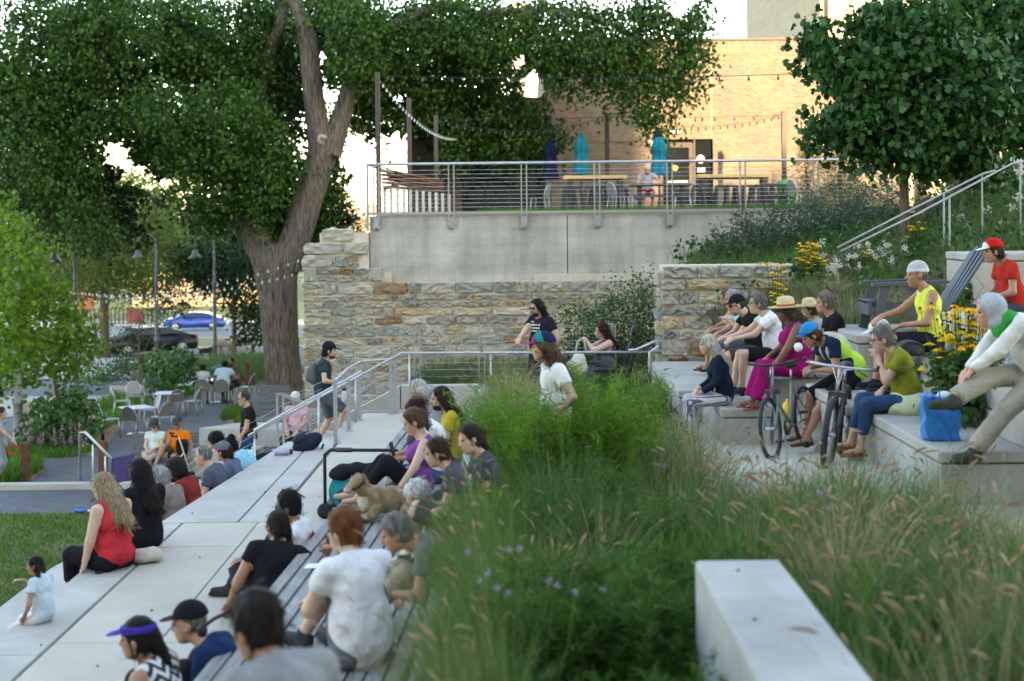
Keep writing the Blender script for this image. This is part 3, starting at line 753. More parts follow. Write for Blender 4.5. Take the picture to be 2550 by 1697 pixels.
# ------------------------------------------------------------------ trees and plants
def bark_mat(name, c, c2, sc=9):
    m = mat(name, c, .95, .3, sc, 0, rgb2=c2, stretch=(2.6,2.6,.35), detail=8)
    nt = m.node_tree; N = nt.nodes; L = nt.links; P = N['Principled BSDF']
    tx = [n for n in N if n.bl_idname == 'ShaderNodeTexNoise'][0]
    bp = N.new('ShaderNodeBump'); bp.inputs['Strength'].default_value = 1; bp.inputs['Distance'].default_value = .14
    L.new(tx.outputs['Fac'], bp.inputs['Height']); L.new(bp.outputs[0], P.inputs['Normal'])
    return m
BARK = bark_mat('cottonwood_bark', (.050,.041,.033), (.27,.225,.18), 6.5)
BARK_S = bark_mat('young_bark', (.17,.12,.09), (.26,.19,.14), 12)
def limb(name, pts, rads, m, parent, n=20, sub=8, rough=.0, seed=0):
    """tapered limb along a smooth curve, with ridged bark relief"""
    pts = [np.array(p, float) for p in pts]; C = []; R = []
    for i in range(len(pts)-1):
        p0 = pts[max(i-1,0)]; p1 = pts[i]; p2 = pts[i+1]; p3 = pts[min(i+2,len(pts)-1)]
        for k in range(sub + (i == len(pts)-2)):
            t = k/sub
            C.append(.5*((2*p1)+(-p0+p2)*t+(2*p0-5*p1+4*p2-p3)*t*t+(-p0+3*p1-3*p2+p3)*t**3)); R.append(rads[i]+(rads[i+1]-rads[i])*t)
    mb = MB(); mb.tube(C, R, n)
    me = mb.mesh(name)
    if rough:
        co = np.empty(len(me.vertices)*3); me.vertices.foreach_get('co', co); co = co.reshape(-1,3)
        r = np.random.default_rng(seed); k = len(C)
        ctr = np.repeat(np.array(C), n, 0); d = co-ctr; th = np.tile(np.arange(n), k); zz = np.repeat(np.arange(k), n)
        ph = r.uniform(0, 6.28, 8)
        f = sum(np.sin(2*pi*th*q/n*1. + ph[j] + .35*np.sin(zz*.5+ph[j]*2))*w for j, (q, w) in enumerate(((3,.5),(5,.35),(9,.45),(13,.4))))
        f += r.normal(0, .5, len(f))
        co = ctr + d*(1+rough*f)[:,None]
        me.vertices.foreach_set('co', co.ravel()); me.update()
    return link(name, me, m, parent)
LEAF = {
 'deltoid': np.array([(0,0),(.41,.26),(.0,1.02),(-.41,.26)]),
 'rhomb': np.array([(0,0),(.33,.42),(0,1),(-.33,.42)]),
 'oval': np.array([(0,0),(.30,.25),(.30,.62),(0,1),(-.30,.62),(-.30,.25)]),
 'maple': np.array([(0,0),(.24,.10),(.58,.28),(.26,.46),(.38,.74),(0,1.05),(-.38,.74),(-.26,.46),(-.58,.28),(-.24,.10)]),
 'oak': np.array([(0,0),(.38,.24),(.15,.36),(.46,.56),(.20,.66),(0,1.05),(-.20,.66),(-.46,.56),(-.15,.36),(-.38,.24)]),
 'needle': np.array([(0,0),(.05,.3),(0,1),(-.05,.3)]),
 'petal': np.array([(0,0),(.16,.45),(.09,1),(-.09,1),(-.16,.45)]),
}
def leaves(C, size, shape, r, droop=.55, spread=1.0, fold=.18):
    """leaf polygons at centres C; returns V,F"""
    n = len(C); S = LEAF[shape]; k = len(S)
    az = r.uniform(0, 2*pi, n); el_ = r.normal(-droop, .55*spread, n)
    d = np.stack([np.cos(az)*np.cos(el_), np.sin(az)*np.cos(el_), np.sin(el_)], -1)
    t = r.normal(size=(n,3)); t[:,2] *= .6
    s = np.cross(d, t); s /= np.linalg.norm(s, axis=1)[:,None]; u = np.cross(s, d)
    sz = size*r.uniform(.65, 1.25, n)
    V = C[:,None,:] + sz[:,None,None]*(S[None,:,0,None]*s[:,None,:] + S[None,:,1,None]*d[:,None,:] - fold*(S[None,:,0,None]**2)*u[:,None,:]*2.)
    return V.reshape(-1,3), np.arange(n*k).reshape(n, k)
def clumps(blobs, n, r, clump=.35, per=22, shell=.55):
    """leaf centres gathered in sprigs through ellipsoid blobs: (centre, radii, weight)"""
    w = np.array([b[2]*b[1][0]*b[1][2] for b in blobs]); w = w/w.sum(); out = []
    for b, f in zip(blobs, w):
        m = max(1, int(n*f/per))
        d = r.normal(size=(m,3)); d /= np.linalg.norm(d, axis=1)[:,None]
        q = r.uniform(shell**3, 1, m)**(1/3.)*r.uniform(.9,1.08,m)
        c = np.array(b[0]) + d*q[:,None]*np.array(b[1])
        cs = clump*r.uniform(.6,1.35,m)
        L = np.repeat(c, per, 0) + r.normal(size=(m*per,3))*np.repeat(cs, per)[:,None]*np.array([.55,.55,.5])
        L[:,2] -= np.abs(r.normal(size=len(L)))*.15*np.repeat(cs, per)
        out.append(L)
    return np.concatenate(out)
def blob(px, py, Y, rx, ry, dep, w=1.):
    c = at(px, py, Y); s = Y/FPX
    return ((c.x, c.y, c.z), (rx*s, dep, ry*s), w)
def crown(name, blobs, n, size, shape, m, parent, seed, clump=.35, per=22, droop=.55, shell=.55, clipf=None):
    r = np.random.default_rng(seed); C = clumps(blobs, n, r, clump, per, shell)
    if clipf is not None: C = C[clipf(C)]
    V, Fa = leaves(C, size, shape, r, droop)
    return link(name, mesh_np(name, V, Fa), m, parent)
def twigs(name, C, base, m, parent, r, rad=.012, n=5):
    mb = MB()
    for c in C:
        c = np.array(c); b = np.array(min(base, key=lambda q: np.linalg.norm(np.array(q)-c)+r.uniform(0,.8))); mid = (b+c)/2+r.normal(size=3)*.25+np.array((0,0,.3))
        mb.tube([b, mid, c], [rad*2.2, rad*1.5, rad*.5], n, cap=False)
    return mb.build(name, m, parent)
LF_COT = leaf_mat('cottonwood_leaf', (.012,.050,.008), (.052,.130,.020), .38, .2)
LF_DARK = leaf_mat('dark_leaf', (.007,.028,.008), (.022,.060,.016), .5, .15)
LF_MAPLE = leaf_mat('maple_leaf', (.014,.060,.016), (.050,.145,.036), .38, .2)
LF_MID = leaf_mat('yellow_green_leaf', (.09,.15,.03), (.19,.25,.06), .5, .4)
LF_OAK = leaf_mat('bright_oak_leaf', (.058,.14,.012), (.18,.31,.032), .45, .45)
LF_SHRUB = leaf_mat('shrub_leaf', (.024,.070,.020), (.065,.14,.04), .5, .25)
LF_HYD = leaf_mat('hydrangea_leaf', (.03,.095,.03), (.08,.17,.05), .45, .25)
LF_PINE = leaf_mat('conifer_needle', (.025,.05,.02), (.07,.095,.03), .6, .2)

# --- the great cottonwood
ct = thing('cottonwood_tree', 'huge old cottonwood with furrowed forked trunk left of the stone wall', 'tree', on(712, 1000, 0))
def rel(t, p): v = Vector(p)-t.location; return (v.x, v.y, v.z)
YCt = ct.location.y
def A(px, py, dy=0): return rel(ct, at(px, py, YCt+dy))
s_ = YCt/FPX
limb('trunk', [A(716,1060), A(712,990), A(702,880), A(694,760), A(688,672), A(690,610)], [56*s_, 47*s_, 43*s_, 46*s_, 54*s_, 46*s_], BARK, ct, 72, 10, .022, 1)
limb('limb', [A(672,668,.1), A(645,610,.2), A(614,545,.6), A(585,470,1.2), A(545,360,2), A(470,240,2.6), A(390,120,3)], [36*s_,36*s_,34*s_,27*s_,21*s_,16*s_,10*s_], BARK, ct, 44, 8, .024, 2)
limb('limb', [A(708,668), A(738,590), A(772,480), A(797,405), A(812,345)], [42*s_,38*s_,36*s_,37*s_,38*s_], BARK, ct, 56, 9, .024, 3)
limb('limb', [A(800,380), A(789,300), A(776,200), A(768,110), A(752,50), A(722,-30), A(690,-120)], [34*s_,27*s_,24*s_,24*s_,18*s_,15*s_,12*s_], BARK, ct, 44, 8, .024, 4)
limb('limb', [A(820,385), A(845,310), A(868,230), A(890,150), A(940,90), A(1010,50), A(1110,18), A(1210,40)], [32*s_,25*s_,22*s_,19*s_,17*s_,14*s_,11*s_,8*s_], BARK, ct, 36, 8, .02, 5)
limb('limb', [A(640,270,1.5), A(665,150,1.5), A(700,60,1.2), A(720,-60,1)], [20*s_,18*s_,15*s_,12*s_], BARK, ct, 30, 8, .02, 6)
limb('limb', [A(1200,35), A(1380,25,-.5), A(1520,60,-1), A(1640,120,-1.4)], [9*s_,8*s_,6*s_,3*s_], BARK, ct, 14, 6, .02, 7)
limb('limb', [A(560,400,2), A(420,330,1), A(250,290,.4), A(120,330,0)], [17*s_,12*s_,8*s_,4*s_], BARK, ct, 18, 6, .02, 8)
limb('pruned_stub', [A(795,360,-.05), A(801,350,-.34), A(803,347,-.46)], [20*s_,15*s_,13*s_], mat('pale_cut_wood', (.36,.28,.21), .9, .2, 8), ct, 24, 3, .01, 9)
cb = [  # (px, py, dY, rx, ry, depth)
 (120,120,0,190,170,2.2),(330,90,0.5,200,150,2.4),(540,110,1.5,170,130,2.),(60,330,-.5,130,170,1.8),(250,300,.3,150,120,1.8),(150,480,-.6,120,110,1.4),
 (240,570,-.8,75,65,1.),(430,300,-1.2,110,90,1.6),(560,300,-1.4,110,110,1.4),(640,380,-1.0,90,90,1.),(500,440,-1.0,100,90,1.2),(640,470,-.6,80,90,1.),
 (525,535,-.2,60,50,.9),(700,430,-1.1,60,50,.7),(600,180,1.8,140,110,1.8),(720,20,2.2,140,70,1.6),(20,430,.6,70,110,1.2),(10,250,.8,70,110,1.2),(690,200,2.6,80,160,1.2),(880,120,-.8,120,110,1.5),(860,40,.5,140,70,2.),(1000,110,.2,130,110,1.8),
 (1100,60,.4,160,90,2.),(1250,90,-.2,150,110,1.8),(1390,90,-.6,150,110,1.8),(1530,105,-1.,140,90,1.6),(1640,90,-1.2,110,110,1.3),(1700,40,-1.2,70,60,1.),(1605,215,-1.4,85,60,.9),(1630,280,-1.5,45,45,.5),(1650,335,-1.5,22,40,.3),(1440,165,-1.,70,45,.9),
 (1720,160,-1.3,45,70,.7),(1500,215,-1.2,24,48,.3),(1560,235,-1.3,22,45,.3),(1690,215,-1.4,24,55,.3),(1420,212,-1.1,30,28,.3),(1360,205,-.8,26,36,.3),(1060,235,1.2,110,90,1.4),(1180,260,1.4,130,110,1.4),(1280,300,1.5,90,80,1.1),(1190,365,1.4,100,65,1.1),(1300,360,1.3,70,55,.8),(1370,350,1.2,50,40,.5),(950,200,1.2,90,110,1.3),(890,290,1.6,70,60,.8),
 (860,430,.6,55,50,.7),(830,390,.9,50,50,.6),(800,510,1.4,60,70,.8),(770,560,1.8,60,70,.8),(380,380,1.2,90,70,1.2),(330,420,2.2,60,80,1.),(700,560,3,60,90,.8)]
cblobs = [((lambda v: v)((rel(ct, at(a,b,YCt+c)))), (rx*s_, dp, ry*s_), 1.) for a,b,c,rx,ry,dp in cb]
grr = np.random.default_rng(8)
def gap(C):                                    # the openings where sky shows between the crown's masses
    w = C + np.array(ct.location); px = CX + w[:,0]*FPX/w[:,1]; py = HY - (w[:,2]-EYE)*FPX/w[:,1]
    k = np.ones(len(C), bool)
    for gx, gy, ax, ay in ((295,375,36,36),(340,425,46,34),(385,452,36,26),(1330,215,26,40),(1300,150,20,20),(890,380,48,60),(915,470,60,90),(995,240,20,14),(1700,20,30,30)):
        wob = .45*np.sin(px*.11+py*.05)*np.sin(py*.13+gx)+.35*np.sin(px*.31+gy)*np.sin(py*.27)
        k &= ((px-gx)/ax)**2+((py-gy)/ay)**2 + wob + grr.normal(0,.22,len(C)) > 1
    k &= ~((px > 760) & (px < 815) & (py > 60) & (py < 330) & (w[:,1] < YCt+.2))
    k &= ~((px > 800) & (px < 880) & (py > 225) & (py < 330) & (w[:,1] < YCt+.2))
    k &= ~((px > 655) & (px < 850) & (py > 430) & (w[:,1] < YCt-.1) & (px > 690+(660-py)*.3))
    return k
crown('crown', cblobs, 118000, .138, 'deltoid', LF_COT, ct, 21, .50, 42, .75, .3, gap)
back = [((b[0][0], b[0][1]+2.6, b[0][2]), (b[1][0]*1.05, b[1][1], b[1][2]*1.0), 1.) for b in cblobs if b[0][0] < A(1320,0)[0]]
crown('inner_foliage', back, 44000, .21, 'deltoid', LF_DARK, ct, 22, .55, 20, .6, .1, gap)  # darker leaf tint stands in for the shade inside the crown
tr_ = np.random.default_rng(3); tips = [np.array(b[0])+tr_.normal(size=3)*np.array(b[1])*.6 for b in cblobs]
twigs('twigs', tips, [A(545,360,2), A(470,240,2.6), A(768,110), A(890,150), A(1110,18), A(1380,25,-.5), A(250,290,.4), A(640,270,1.5), A(1200,35)], BARK_S, ct, tr_, .010)

def simple_tree(name, label, base, trunk_r, top, blobs, n, size, shape, m, seed, clump=.35, per=20, droop=.5, bark=BARK_S, limbs=6, shell=.4):
    t = thing(name, label, 'tree', base); r = np.random.default_rng(seed)
    top = rel(t, top)
    bl = [(rel(t, b[0]), b[1], b[2]) for b in blobs]
    limb('trunk', [(0,0,-.2), (top[0]*.3+r.normal()*.03, top[1]*.3, top[2]*.35), (top[0]*.7, top[1]*.7, top[2]*.7), top], [trunk_r*1.15, trunk_r, trunk_r*.7, trunk_r*.3], bark, t, 14, 6, .02, seed)
    mb = MB()
    for i in range(limbs):
        b = bl[i % len(bl)]; e = np.array(b[0])+r.normal(size=3)*np.array(b[1])*.35; s0 = np.array(top)*r.uniform(.35,.85)
        mb.tube([s0, (s0+e)/2+np.array((0,0,.15)), e], [trunk_r*.4, trunk_r*.25, trunk_r*.08], 6)
    mb.build('branches', bark, t)
    crown('crown', bl, n, size, shape, m, t, seed, clump, per, droop, shell)
    return t
# --- trees in the left background
Yt = 62
simple_tree('street_tree', 'yellow green street tree behind the hooked lamps', at(262, 880, 66), .2, at(262, 560, 66), [blob(330,520,66,130,90,3),blob(300,610,66,150,70,3),blob(200,640,66,120,80,3),blob(390,640,66,100,90,3),blob(260,690,66,150,50,2.6),blob(340,470,66,80,50,2)], 20000, .16, 'rhomb', LF_MID, 41, .6, 24)
simple_tree('street_tree', 'dark green young tree beside the blue car', at(583, 900, 66), .1, at(583, 640, 66), [blob(545,680,66,85,55,2),blob(610,715,66,55,75,2),blob(620,640,66,70,60,2),blob(500,650,66,70,60,2),blob(640,810,66,50,50,1.5)], 11000, .17, 'rhomb', LF_DARK, 42, .55, 22)
simple_tree('street_tree', 'dark leafy tree behind the left lamp', at(60, 900, 75), .25, at(80, 500, 75), [blob(60,560,75,150,130,4),blob(170,560,75,110,80,3),blob(140,700,75,160,60,3),blob(420,720,75,60,60,3),blob(-20,680,75,90,100,3)], 12000, .2, 'rhomb', LF_DARK, 43, .7, 24)
simple_tree('riverside_tree', 'dark tree beyond the cottonwood trunk', at(800, 640, 90), .3, at(800, 450, 90), [blob(820,520,90,60,60,3),blob(770,600,90,90,60,3),blob(860,560,90,45,40,2),blob(650,560,90,120,110,4),blob(560,560,92,80,80,3)], 12000, .24, 'rhomb', LF_DARK, 44, .8, 24)
simple_tree('riverside_tree', 'hazy yellow tree low by the river railing', at(300, 850, 150), .2, at(300, 800, 150), [blob(300,800,150,60,28,3),blob(470,590,180,30,60,3),blob(345,790,150,40,25,3)], 2500, .4, 'rhomb', LF_MID, 45, 1., 20)
simple_tree('sapling', 'thin young tree on the plaza edge in front of the dark car', on(350, 985, 0), .045, at(345, 770, on(350,985,0).y), [blob(345,830,48,80,60,.9),blob(350,900,48,70,40,.9),blob(400,780,48,50,40,.7),blob(300,880,48,50,40,.7)], 800, .09, 'rhomb', LF_SHRUB, 46, .3, 14, limbs=12)
simple_tree('street_tree', 'broad mid green tree filling the gap beyond the lamps', at(150, 850, 84), .3, at(200, 480, 84), [blob(210,500,84,110,80,4),blob(330,540,84,110,70,4),blob(430,560,84,80,80,3.5),blob(100,560,84,100,90,4),blob(500,620,84,70,70,3),blob(250,620,84,160,60,4),blob(20,480,84,80,90,3)], 17000, .26, 'rhomb', LF_SHRUB, 48, .9, 24)
# --- bright young oak at the left edge
oak = simple_tree('young_oak', 'bright green young oak at the left edge', on(147, 1000, 0), .06, at(60, 560, 36), [blob(40,620,36,90,90,1.),blob(40,700,34.6,55,130,.4),blob(40,860,34.6,70,80,.4),blob(30,720,38,110,70,1.),blob(90,790,38,130,70,1.1),blob(60,880,38,150,60,1.),blob(160,880,39,90,80,1.),blob(30,940,38,80,40,.9),blob(190,820,39,50,50,.8),blob(-10,560,38,60,80,1.),blob(140,740,38,40,40,.6)], 6200, .15, 'oak', LF_OAK, 47, .30, 12, .35)
# --- maple on the right bank, and the bigger one behind it
mp = simple_tree('maple_tree', 'dense dark green maple with slim trunk on the right bank', at(2256, 640, 24), .075, at(2250, 130, 24), [blob(2256,90,24,150,110,1.),blob(2166,190,24,125,100,.9),blob(2356,180,24,170,120,1.),blob(2121,285,24,85,70,.8),blob(2276,300,24,165,100,1.),blob(2426,290,24,95,100,.9),blob(2211,375,24,95,55,.8),blob(2351,368,24,110,65,.8),blob(2036,335,24,28,36,.3),blob(2046,130,24,55,60,.6),blob(2029,70,24,22,45,.15),blob(2446,390,24,60,60,.6)], 14500, .125, 'maple', LF_MAPLE, 51, .26, 13, .8)
simple_tree('maple_tree', 'larger dark maple overhanging at the top right corner', at(2680, 640, 27), .12, at(2600, 50, 27), [blob(2500,60,27,130,110,1.2),blob(2540,190,27,110,100,1.1),blob(2500,270,27,70,70,.8),blob(2560,310,27,60,70,.7),blob(2400,20,27,80,50,.9)], 6000, .13, 'maple', LF_MAPLE, 52, .32, 14, .8)
# --- conifers against the building
for i, (px, pyb, pyt, rx, Y, lab) in enumerate(((2095,520,330,75,46,'feathery conifer against the buff wall left of the maple'),(2010,525,430,45,45,'small conifer beside the right patio post'))):
    simple_tree('conifer', lab, at(px, pyb, Y), .06, at(px, pyt, Y), [blob(px, pyb-30, Y, rx, 50, .9), blob(px-6, pyb-95, Y, rx*.8, 50, .8), blob(px+4, pyb-150, Y, rx*.5, 50, .6)], 8000 if i == 0 else 3500, .15, 'needle', LF_PINE, 60+i, .25, 22, -.2)
# --- shrubs
def shrub(name, label, base, blobs, n, size, shape, m, seed, clump=.2, per=14, droop=.2, group=None, stems=14, shell=.35, cat='shrub'):
    t = thing(name, label, cat, base, 0, group); r = np.random.default_rng(seed)
    bl = [(rel(t, b[0]), b[1], b[2]) for b in blobs]
    mb = MB()
    for i in range(stems):
        b = bl[i % len(bl)]; e = np.array(b[0])+r.normal(size=3)*np.array(b[1])*.5
        mb.tube([(r.normal()*.1, r.normal()*.1, 0), e*.5+np.array((0,0,.1)), e], [.012,.009,.004], 5)
    mb.build('stems', BARK_S, t)
    crown('foliage', bl, n, size, shape, m, t, seed, clump, per, droop, shell)
    return t
shrub('shrub', 'leafy green shrub between the stone wall and the wheelchair', at(1560, 1000, 26), [blob(1540,830,26.5,105,95,.7),blob(1600,780,26.5,50,110,.6),blob(1450,850,26.5,60,60,.5),blob(1500,900,26.5,110,80,.7),blob(1585,920,26,60,80,.6),blob(1520,735,27,14,55,.2),blob(1430,780,27,50,25,.4)], 9000, .06, 'rhomb', LF_SHRUB, 71, .2, 16)
shrub('shrub', 'wide grey green shrub spilling over the right end of the concrete wall', at(2000, 700, 27), [blob(1950,570,27.5,110,70,.9),blob(2060,540,28,120,80,1.),blob(2150,560,28,100,90,1.),blob(1880,600,27,90,50,.7),blob(1810,635,27,70,25,.5),blob(1790,595,27,14,45,.15),blob(1850,560,27,20,50,.2),blob(2180,480,29,60,40,.6),blob(2050,640,26.5,120,40,.7)], 16000, .055, 'rhomb', leaf_mat('grey_green_leaf', (.05,.085,.05), (.10,.15,.085), .55, .25), 72, .2, 16)
shrub('shrub', 'round dark shrub under the maple beside the stair rail', at(2230, 640, 27), [blob(2240,600,27,130,50,.9),blob(2360,520,28,90,60,.9),blob(2420,470,29,60,40,.8),blob(2330,590,26.5,110,50,.8)], 8000, .06, 'rhomb', LF_SHRUB, 73, .22, 16)
hy = shrub('hydrangea_bush', 'big broad leaved bush behind the pale pink flower spikes', on(150, 1130, 0), [blob(150,1050,37,95,70,.9),blob(110,1080,36.5,60,50,.7),blob(190,1090,36.5,50,45,.7),blob(170,1000,38,55,40,.7)], 1900, .17, 'oval', LF_HYD, 74, .3, 10, .4)
shrub('broadleaf_bush', 'dark broad leaved bush beside the curved bench', on(425, 980, 0), [blob(425,935,45,55,45,.8),blob(400,900,46,35,30,.6),blob(450,900,46,35,35,.6)], 1100, .16, 'oval', LF_HYD, 75, .3, 10, .4)
shrub('low_shrub', 'low green ground cover along the sidewalk', on(255, 955, 0), [blob(240,935,48,60,20,.8),blob(300,925,50,60,22,.8),blob(330,905,53,70,20,.9),blob(420,890,56,60,15,.9)], 2600, .09, 'rhomb', LF_SHRUB, 76, .25, 14)
# ------------------------------------------------------------------ grasses and flowers
def blades(base, h, lean, width, r, seg=4, az=None, curl=1.):
    """curved tapering strips; base (n,3), h (n,), lean (n,)"""
    n = len(base); az = r.uniform(0, 2*pi, n) if az is None else az
    d = np.stack([np.cos(az), np.sin(az), np.zeros(n)], -1); s = np.stack([-np.sin(az+.6), np.cos(az+.6), np.zeros(n)], -1)
    V = np.zeros((n, 2*seg+1, 3)); t = np.linspace(0, 1, seg+1)
    for i in range(seg+1):
        x = lean*h*t[i]**(1.6*curl); z = h*t[i]*(1-.28*np.minimum(lean,1.2)**2*t[i]**2)
        c = base + d*x[:,None]; c[:,2] += z; w = width*(1-t[i])**.7*.5
        if i < seg: V[:,2*i] = c-s*w[:,None]; V[:,2*i+1] = c+s*w[:,None]
        else: V[:,2*seg] = c
    tip = V[:,2*seg].copy()
    F4 = []
    for i in range(seg-1): F4.append(np.array([2*i,2*i+1,2*i+3,2*i+2]))
    Fq = (np.arange(n)[:,None,None]*(2*seg+1) + np.array(F4)[None]).reshape(-1,4)
    tri = np.arange(n)[:,None]*(2*seg+1)+np.array([2*seg-2,2*seg-1,2*seg,2*seg])[None]
    return V.reshape(-1,3), Fq, tri[:, :3], tip, d
def grass_obj(name, base, h, lean, width, m, r, parent=None, az=None, seg=4, curl=1.):
    V, Fq, Ft, tip, d = blades(base, h, lean, width, r, seg, az, curl)
    me = bpy.data.meshes.new(name)
    nv = len(V); me.vertices.add(nv); me.vertices.foreach_set('co', V.astype(np.float32).ravel())
    li = np.concatenate([Fq.ravel(), Ft.ravel()]).astype(np.int32); me.loops.add(len(li)); me.loops.foreach_set('vertex_index', li)
    ls = np.concatenate([np.arange(len(Fq))*4, len(Fq)*4+np.arange(len(Ft))*3]).astype(np.int32)
    lt = np.concatenate([np.full(len(Fq),4), np.full(len(Ft),3)]).astype(np.int32)
    me.polygons.add(len(ls)); me.polygons.foreach_set('loop_start', ls); me.polygons.foreach_set('loop_total', lt)
    me.update(calc_edges=True); me.validate()
    return link(name, me, m, parent), tip, d
def heads(name, tips, d, L, wid, m, r, parent=None):
    """bristly seed heads: little tapered spindles on the tips"""
    n = len(tips); k = 5
    ax = d*.65 + np.array((0,0,.75)) + r.normal(0,.22,(n,3)); ax /= np.linalg.norm(ax,axis=1)[:,None]
    a = np.cross(ax, r.normal(size=(n,3))); a /= np.linalg.norm(a,axis=1)[:,None]; b = np.cross(ax, a)
    V = []; 
    for t, q in ((0,.25),(.35,1.),(.8,.8),(1.,.08)):
        droop = np.array((0,0,-.35))*t*t*L[:,None]
        for j in range(k):
            th = 2*pi*j/k; V.append(tips + ax*(L*t)[:,None] + droop + (a*cos(th)+b*sin(th))*(wid*q)[:,None])
    V = np.stack(V, 1); F4 = [(i*k+j, i*k+(j+1)%k, (i+1)*k+(j+1)%k, (i+1)*k+j) for i in range(3) for j in range(k)]
    Fq = (np.arange(n)[:,None,None]*(4*k)+np.array(F4)[None]).reshape(-1,4)
    return link(name, mesh_np(name, V.reshape(-1,3), Fq, True), m, parent)
G_BLUE = leaf_mat('blue_green_blade', (.050,.120,.028), (.125,.215,.062), .5, .4)
G_GREEN = leaf_mat('green_blade', (.040,.135,.012), (.12,.26,.035), .5, .4)
G_STRAW = leaf_mat('straw_blade', (.27,.22,.11), (.42,.35,.20), .6, .4)
G_SHADE = leaf_mat('shade_blade', (.014,.036,.010), (.04,.08,.022), .5, .3)  # dark tint put in as the shade low between the clumps
G_HEAD = leaf_mat('tan_seed_head', (.32,.19,.11), (.50,.35,.24), .8, .35)
G_FEATH = leaf_mat('feathery_green', (.065,.17,.014), (.16,.31,.032), .5, .45)
G_LAWN = leaf_mat('lawn_blade', (.05,.14,.014), (.12,.24,.035), .5, .35)
r = np.random.default_rng(77)
def scatter(poly, n, r, z):
    """random points inside a convex-ish polygon"""
    P = np.array(poly); lo, hi = P.min(0), P.max(0); out = []
    while sum(map(len, out)) < n:
        q = lo + r.random((n*2,2))*(hi-lo); ins = np.zeros(len(q), bool); j = len(P)-1
        for i in range(len(P)):
            c = ((P[i,1] > q[:,1]) != (P[j,1] > q[:,1])) & (q[:,0] < (P[j,0]-P[i,0])*(q[:,1]-P[i,1])/(P[j,1]-P[i,1]+1e-12)+P[i,0]); ins ^= c; j = i
        out.append(q[ins])
    q = np.concatenate(out)[:n]; return np.concatenate([q, np.full((n,1), z)], 1)
def tufts(poly, n, per, r, z, sp=.10):
    c = scatter(poly, n, r, z); b = np.repeat(c, per, 0); b[:,:2] += r.normal(0, sp, (len(b),2)); return b
ZS = EYE-2.63
bedA = [(-.36,6.2),(.9,6.2),(1.0,8),(1.5,8.4),(1.72,13.5),(1.95,17),(2.25,22.2),(-.36,22.2)]
def stuff(name, label): 
    o = bpy.data.objects.new(name, None); col.objects.link(o); return tag(o, label, 'grass', kind='stuff')
def az_left(m, r): return pi + r.normal(0,.9,m)
# feathery perennials
def feathery(label, cx, cy, z, w, h, seed, n=110, m=G_FEATH):
    t = thing('feathery_plant', label, 'plant', (cx,cy,z)); r = np.random.default_rng(seed)
    b = np.zeros((n,3)); b[:,:2] = r.normal(0, w*.22, (n,2)); az = np.arctan2(b[:,1], b[:,0])+r.normal(0,.5,n)
    hh = h*r.uniform(.6,1.0,n)*(1-.3*np.minimum(1, np.hypot(b[:,0],b[:,1])/(w*.6))**2); le = np.abs(r.normal(.22,.14,n))
    o, tip, d = grass_obj('stems', b, hh, le, np.full(n,.007), G_GREEN, r, t, az)
    C = []; 
    for q in np.linspace(.15,1,15):
        x = le*hh*q**1.6; c = b+d*x[:,None]; c[:,2] += hh*q*(1-.28*le**2*q*q); C.append(np.repeat(c, 5, 0))
    C = np.concatenate(C)+r.normal(0,.012,(n*15*5,3))
    V, Fa = leaves(C, .105, 'needle', r, -.5, .8)
    link('fine_leaves', mesh_np('fine_leaves', V, Fa), m, t); return t
feat_ = []
ga = stuff('ornamental_grass', 'tall soft ornamental grasses filling the middle bed')
farA = [(-.3,16.2),(1.9,16.2),(1.95,17),(2.25,22.2),(-.3,22.2)]; far2 = [(-.3,13.5),(1.72,13.5),(1.9,16.2),(-.3,16.2)]; leftA = [(-.34,15.5),(.3,15.5),(.2,20.5),(-.3,20.5)]; midA = [(-.3,9),(1.55,9),(1.72,13.5),(-.3,13.5)]; nearA = [(-.34,5.6),(.92,5.6),(.95,7.8),(1.5,8.0),(1.55,9.3),(-.34,9.3)]
def clumpy(poly, n, per, hh, ww, mats, root, lean=.5, z=ZS, hp_=.12, sp=.05):
    """arching clumps, each of one tint, with low leaves between them tinted dark as shade"""
    c = scatter(poly, n, r, z); pick = r.integers(0, 100, n); cum = 0
    for mm_, share, hs in mats:
        q = c[(pick >= cum) & (pick < cum+share)]; cum += share
        if len(q) == 0: continue
        size = r.uniform(.7,1.15,len(q)); b = np.repeat(q, per, 0); off = r.normal(0, sp, (len(b),2)); b[:,:2] += off; m = len(b)
        az = np.arctan2(off[:,1], off[:,0])+r.normal(0,.5,m)
        o, tip, d = grass_obj('blades', b, r.uniform(*hh, m)*np.repeat(size, per)*hs, np.abs(r.normal(lean,.3,m)), np.full(m, ww), mm_, r, root, az, 3)
        if mm_ is G_STRAW: k = r.random(m) < hp_; heads('seed_heads', tip[k], d[k], r.uniform(.08,.15,k.sum()), np.full(k.sum(), .006 if root is ga else .0085), G_HEAD, r, root)
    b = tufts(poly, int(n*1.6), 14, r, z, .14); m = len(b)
    grass_obj('low_foliage', b, r.uniform(.12,.36,m), np.abs(r.normal(.6,.3,m)), np.full(m, .024), G_SHADE, r, root, seg=3)
mix = ((G_BLUE,56,1.),(G_GREEN,30,.85),(G_STRAW,14,1.05))
clumpy(farA, 80, 60, (.20,.38), .010, mix, ga)
clumpy(leftA, 30, 110, (.5,.9), .008, ((G_BLUE,50,1.),(G_STRAW,50,1.)), ga)
clumpy(far2, 55, 75, (.40,.72), .010, mix, ga)
clumpy(midA, 62, 100, (.45,.98), .010, mix, ga)
clumpy([(-.3,8.2),(1.5,8.2),(1.55,9.6),(-.3,9.6)], 20, 110, (.45,.85), .009, mix, ga)
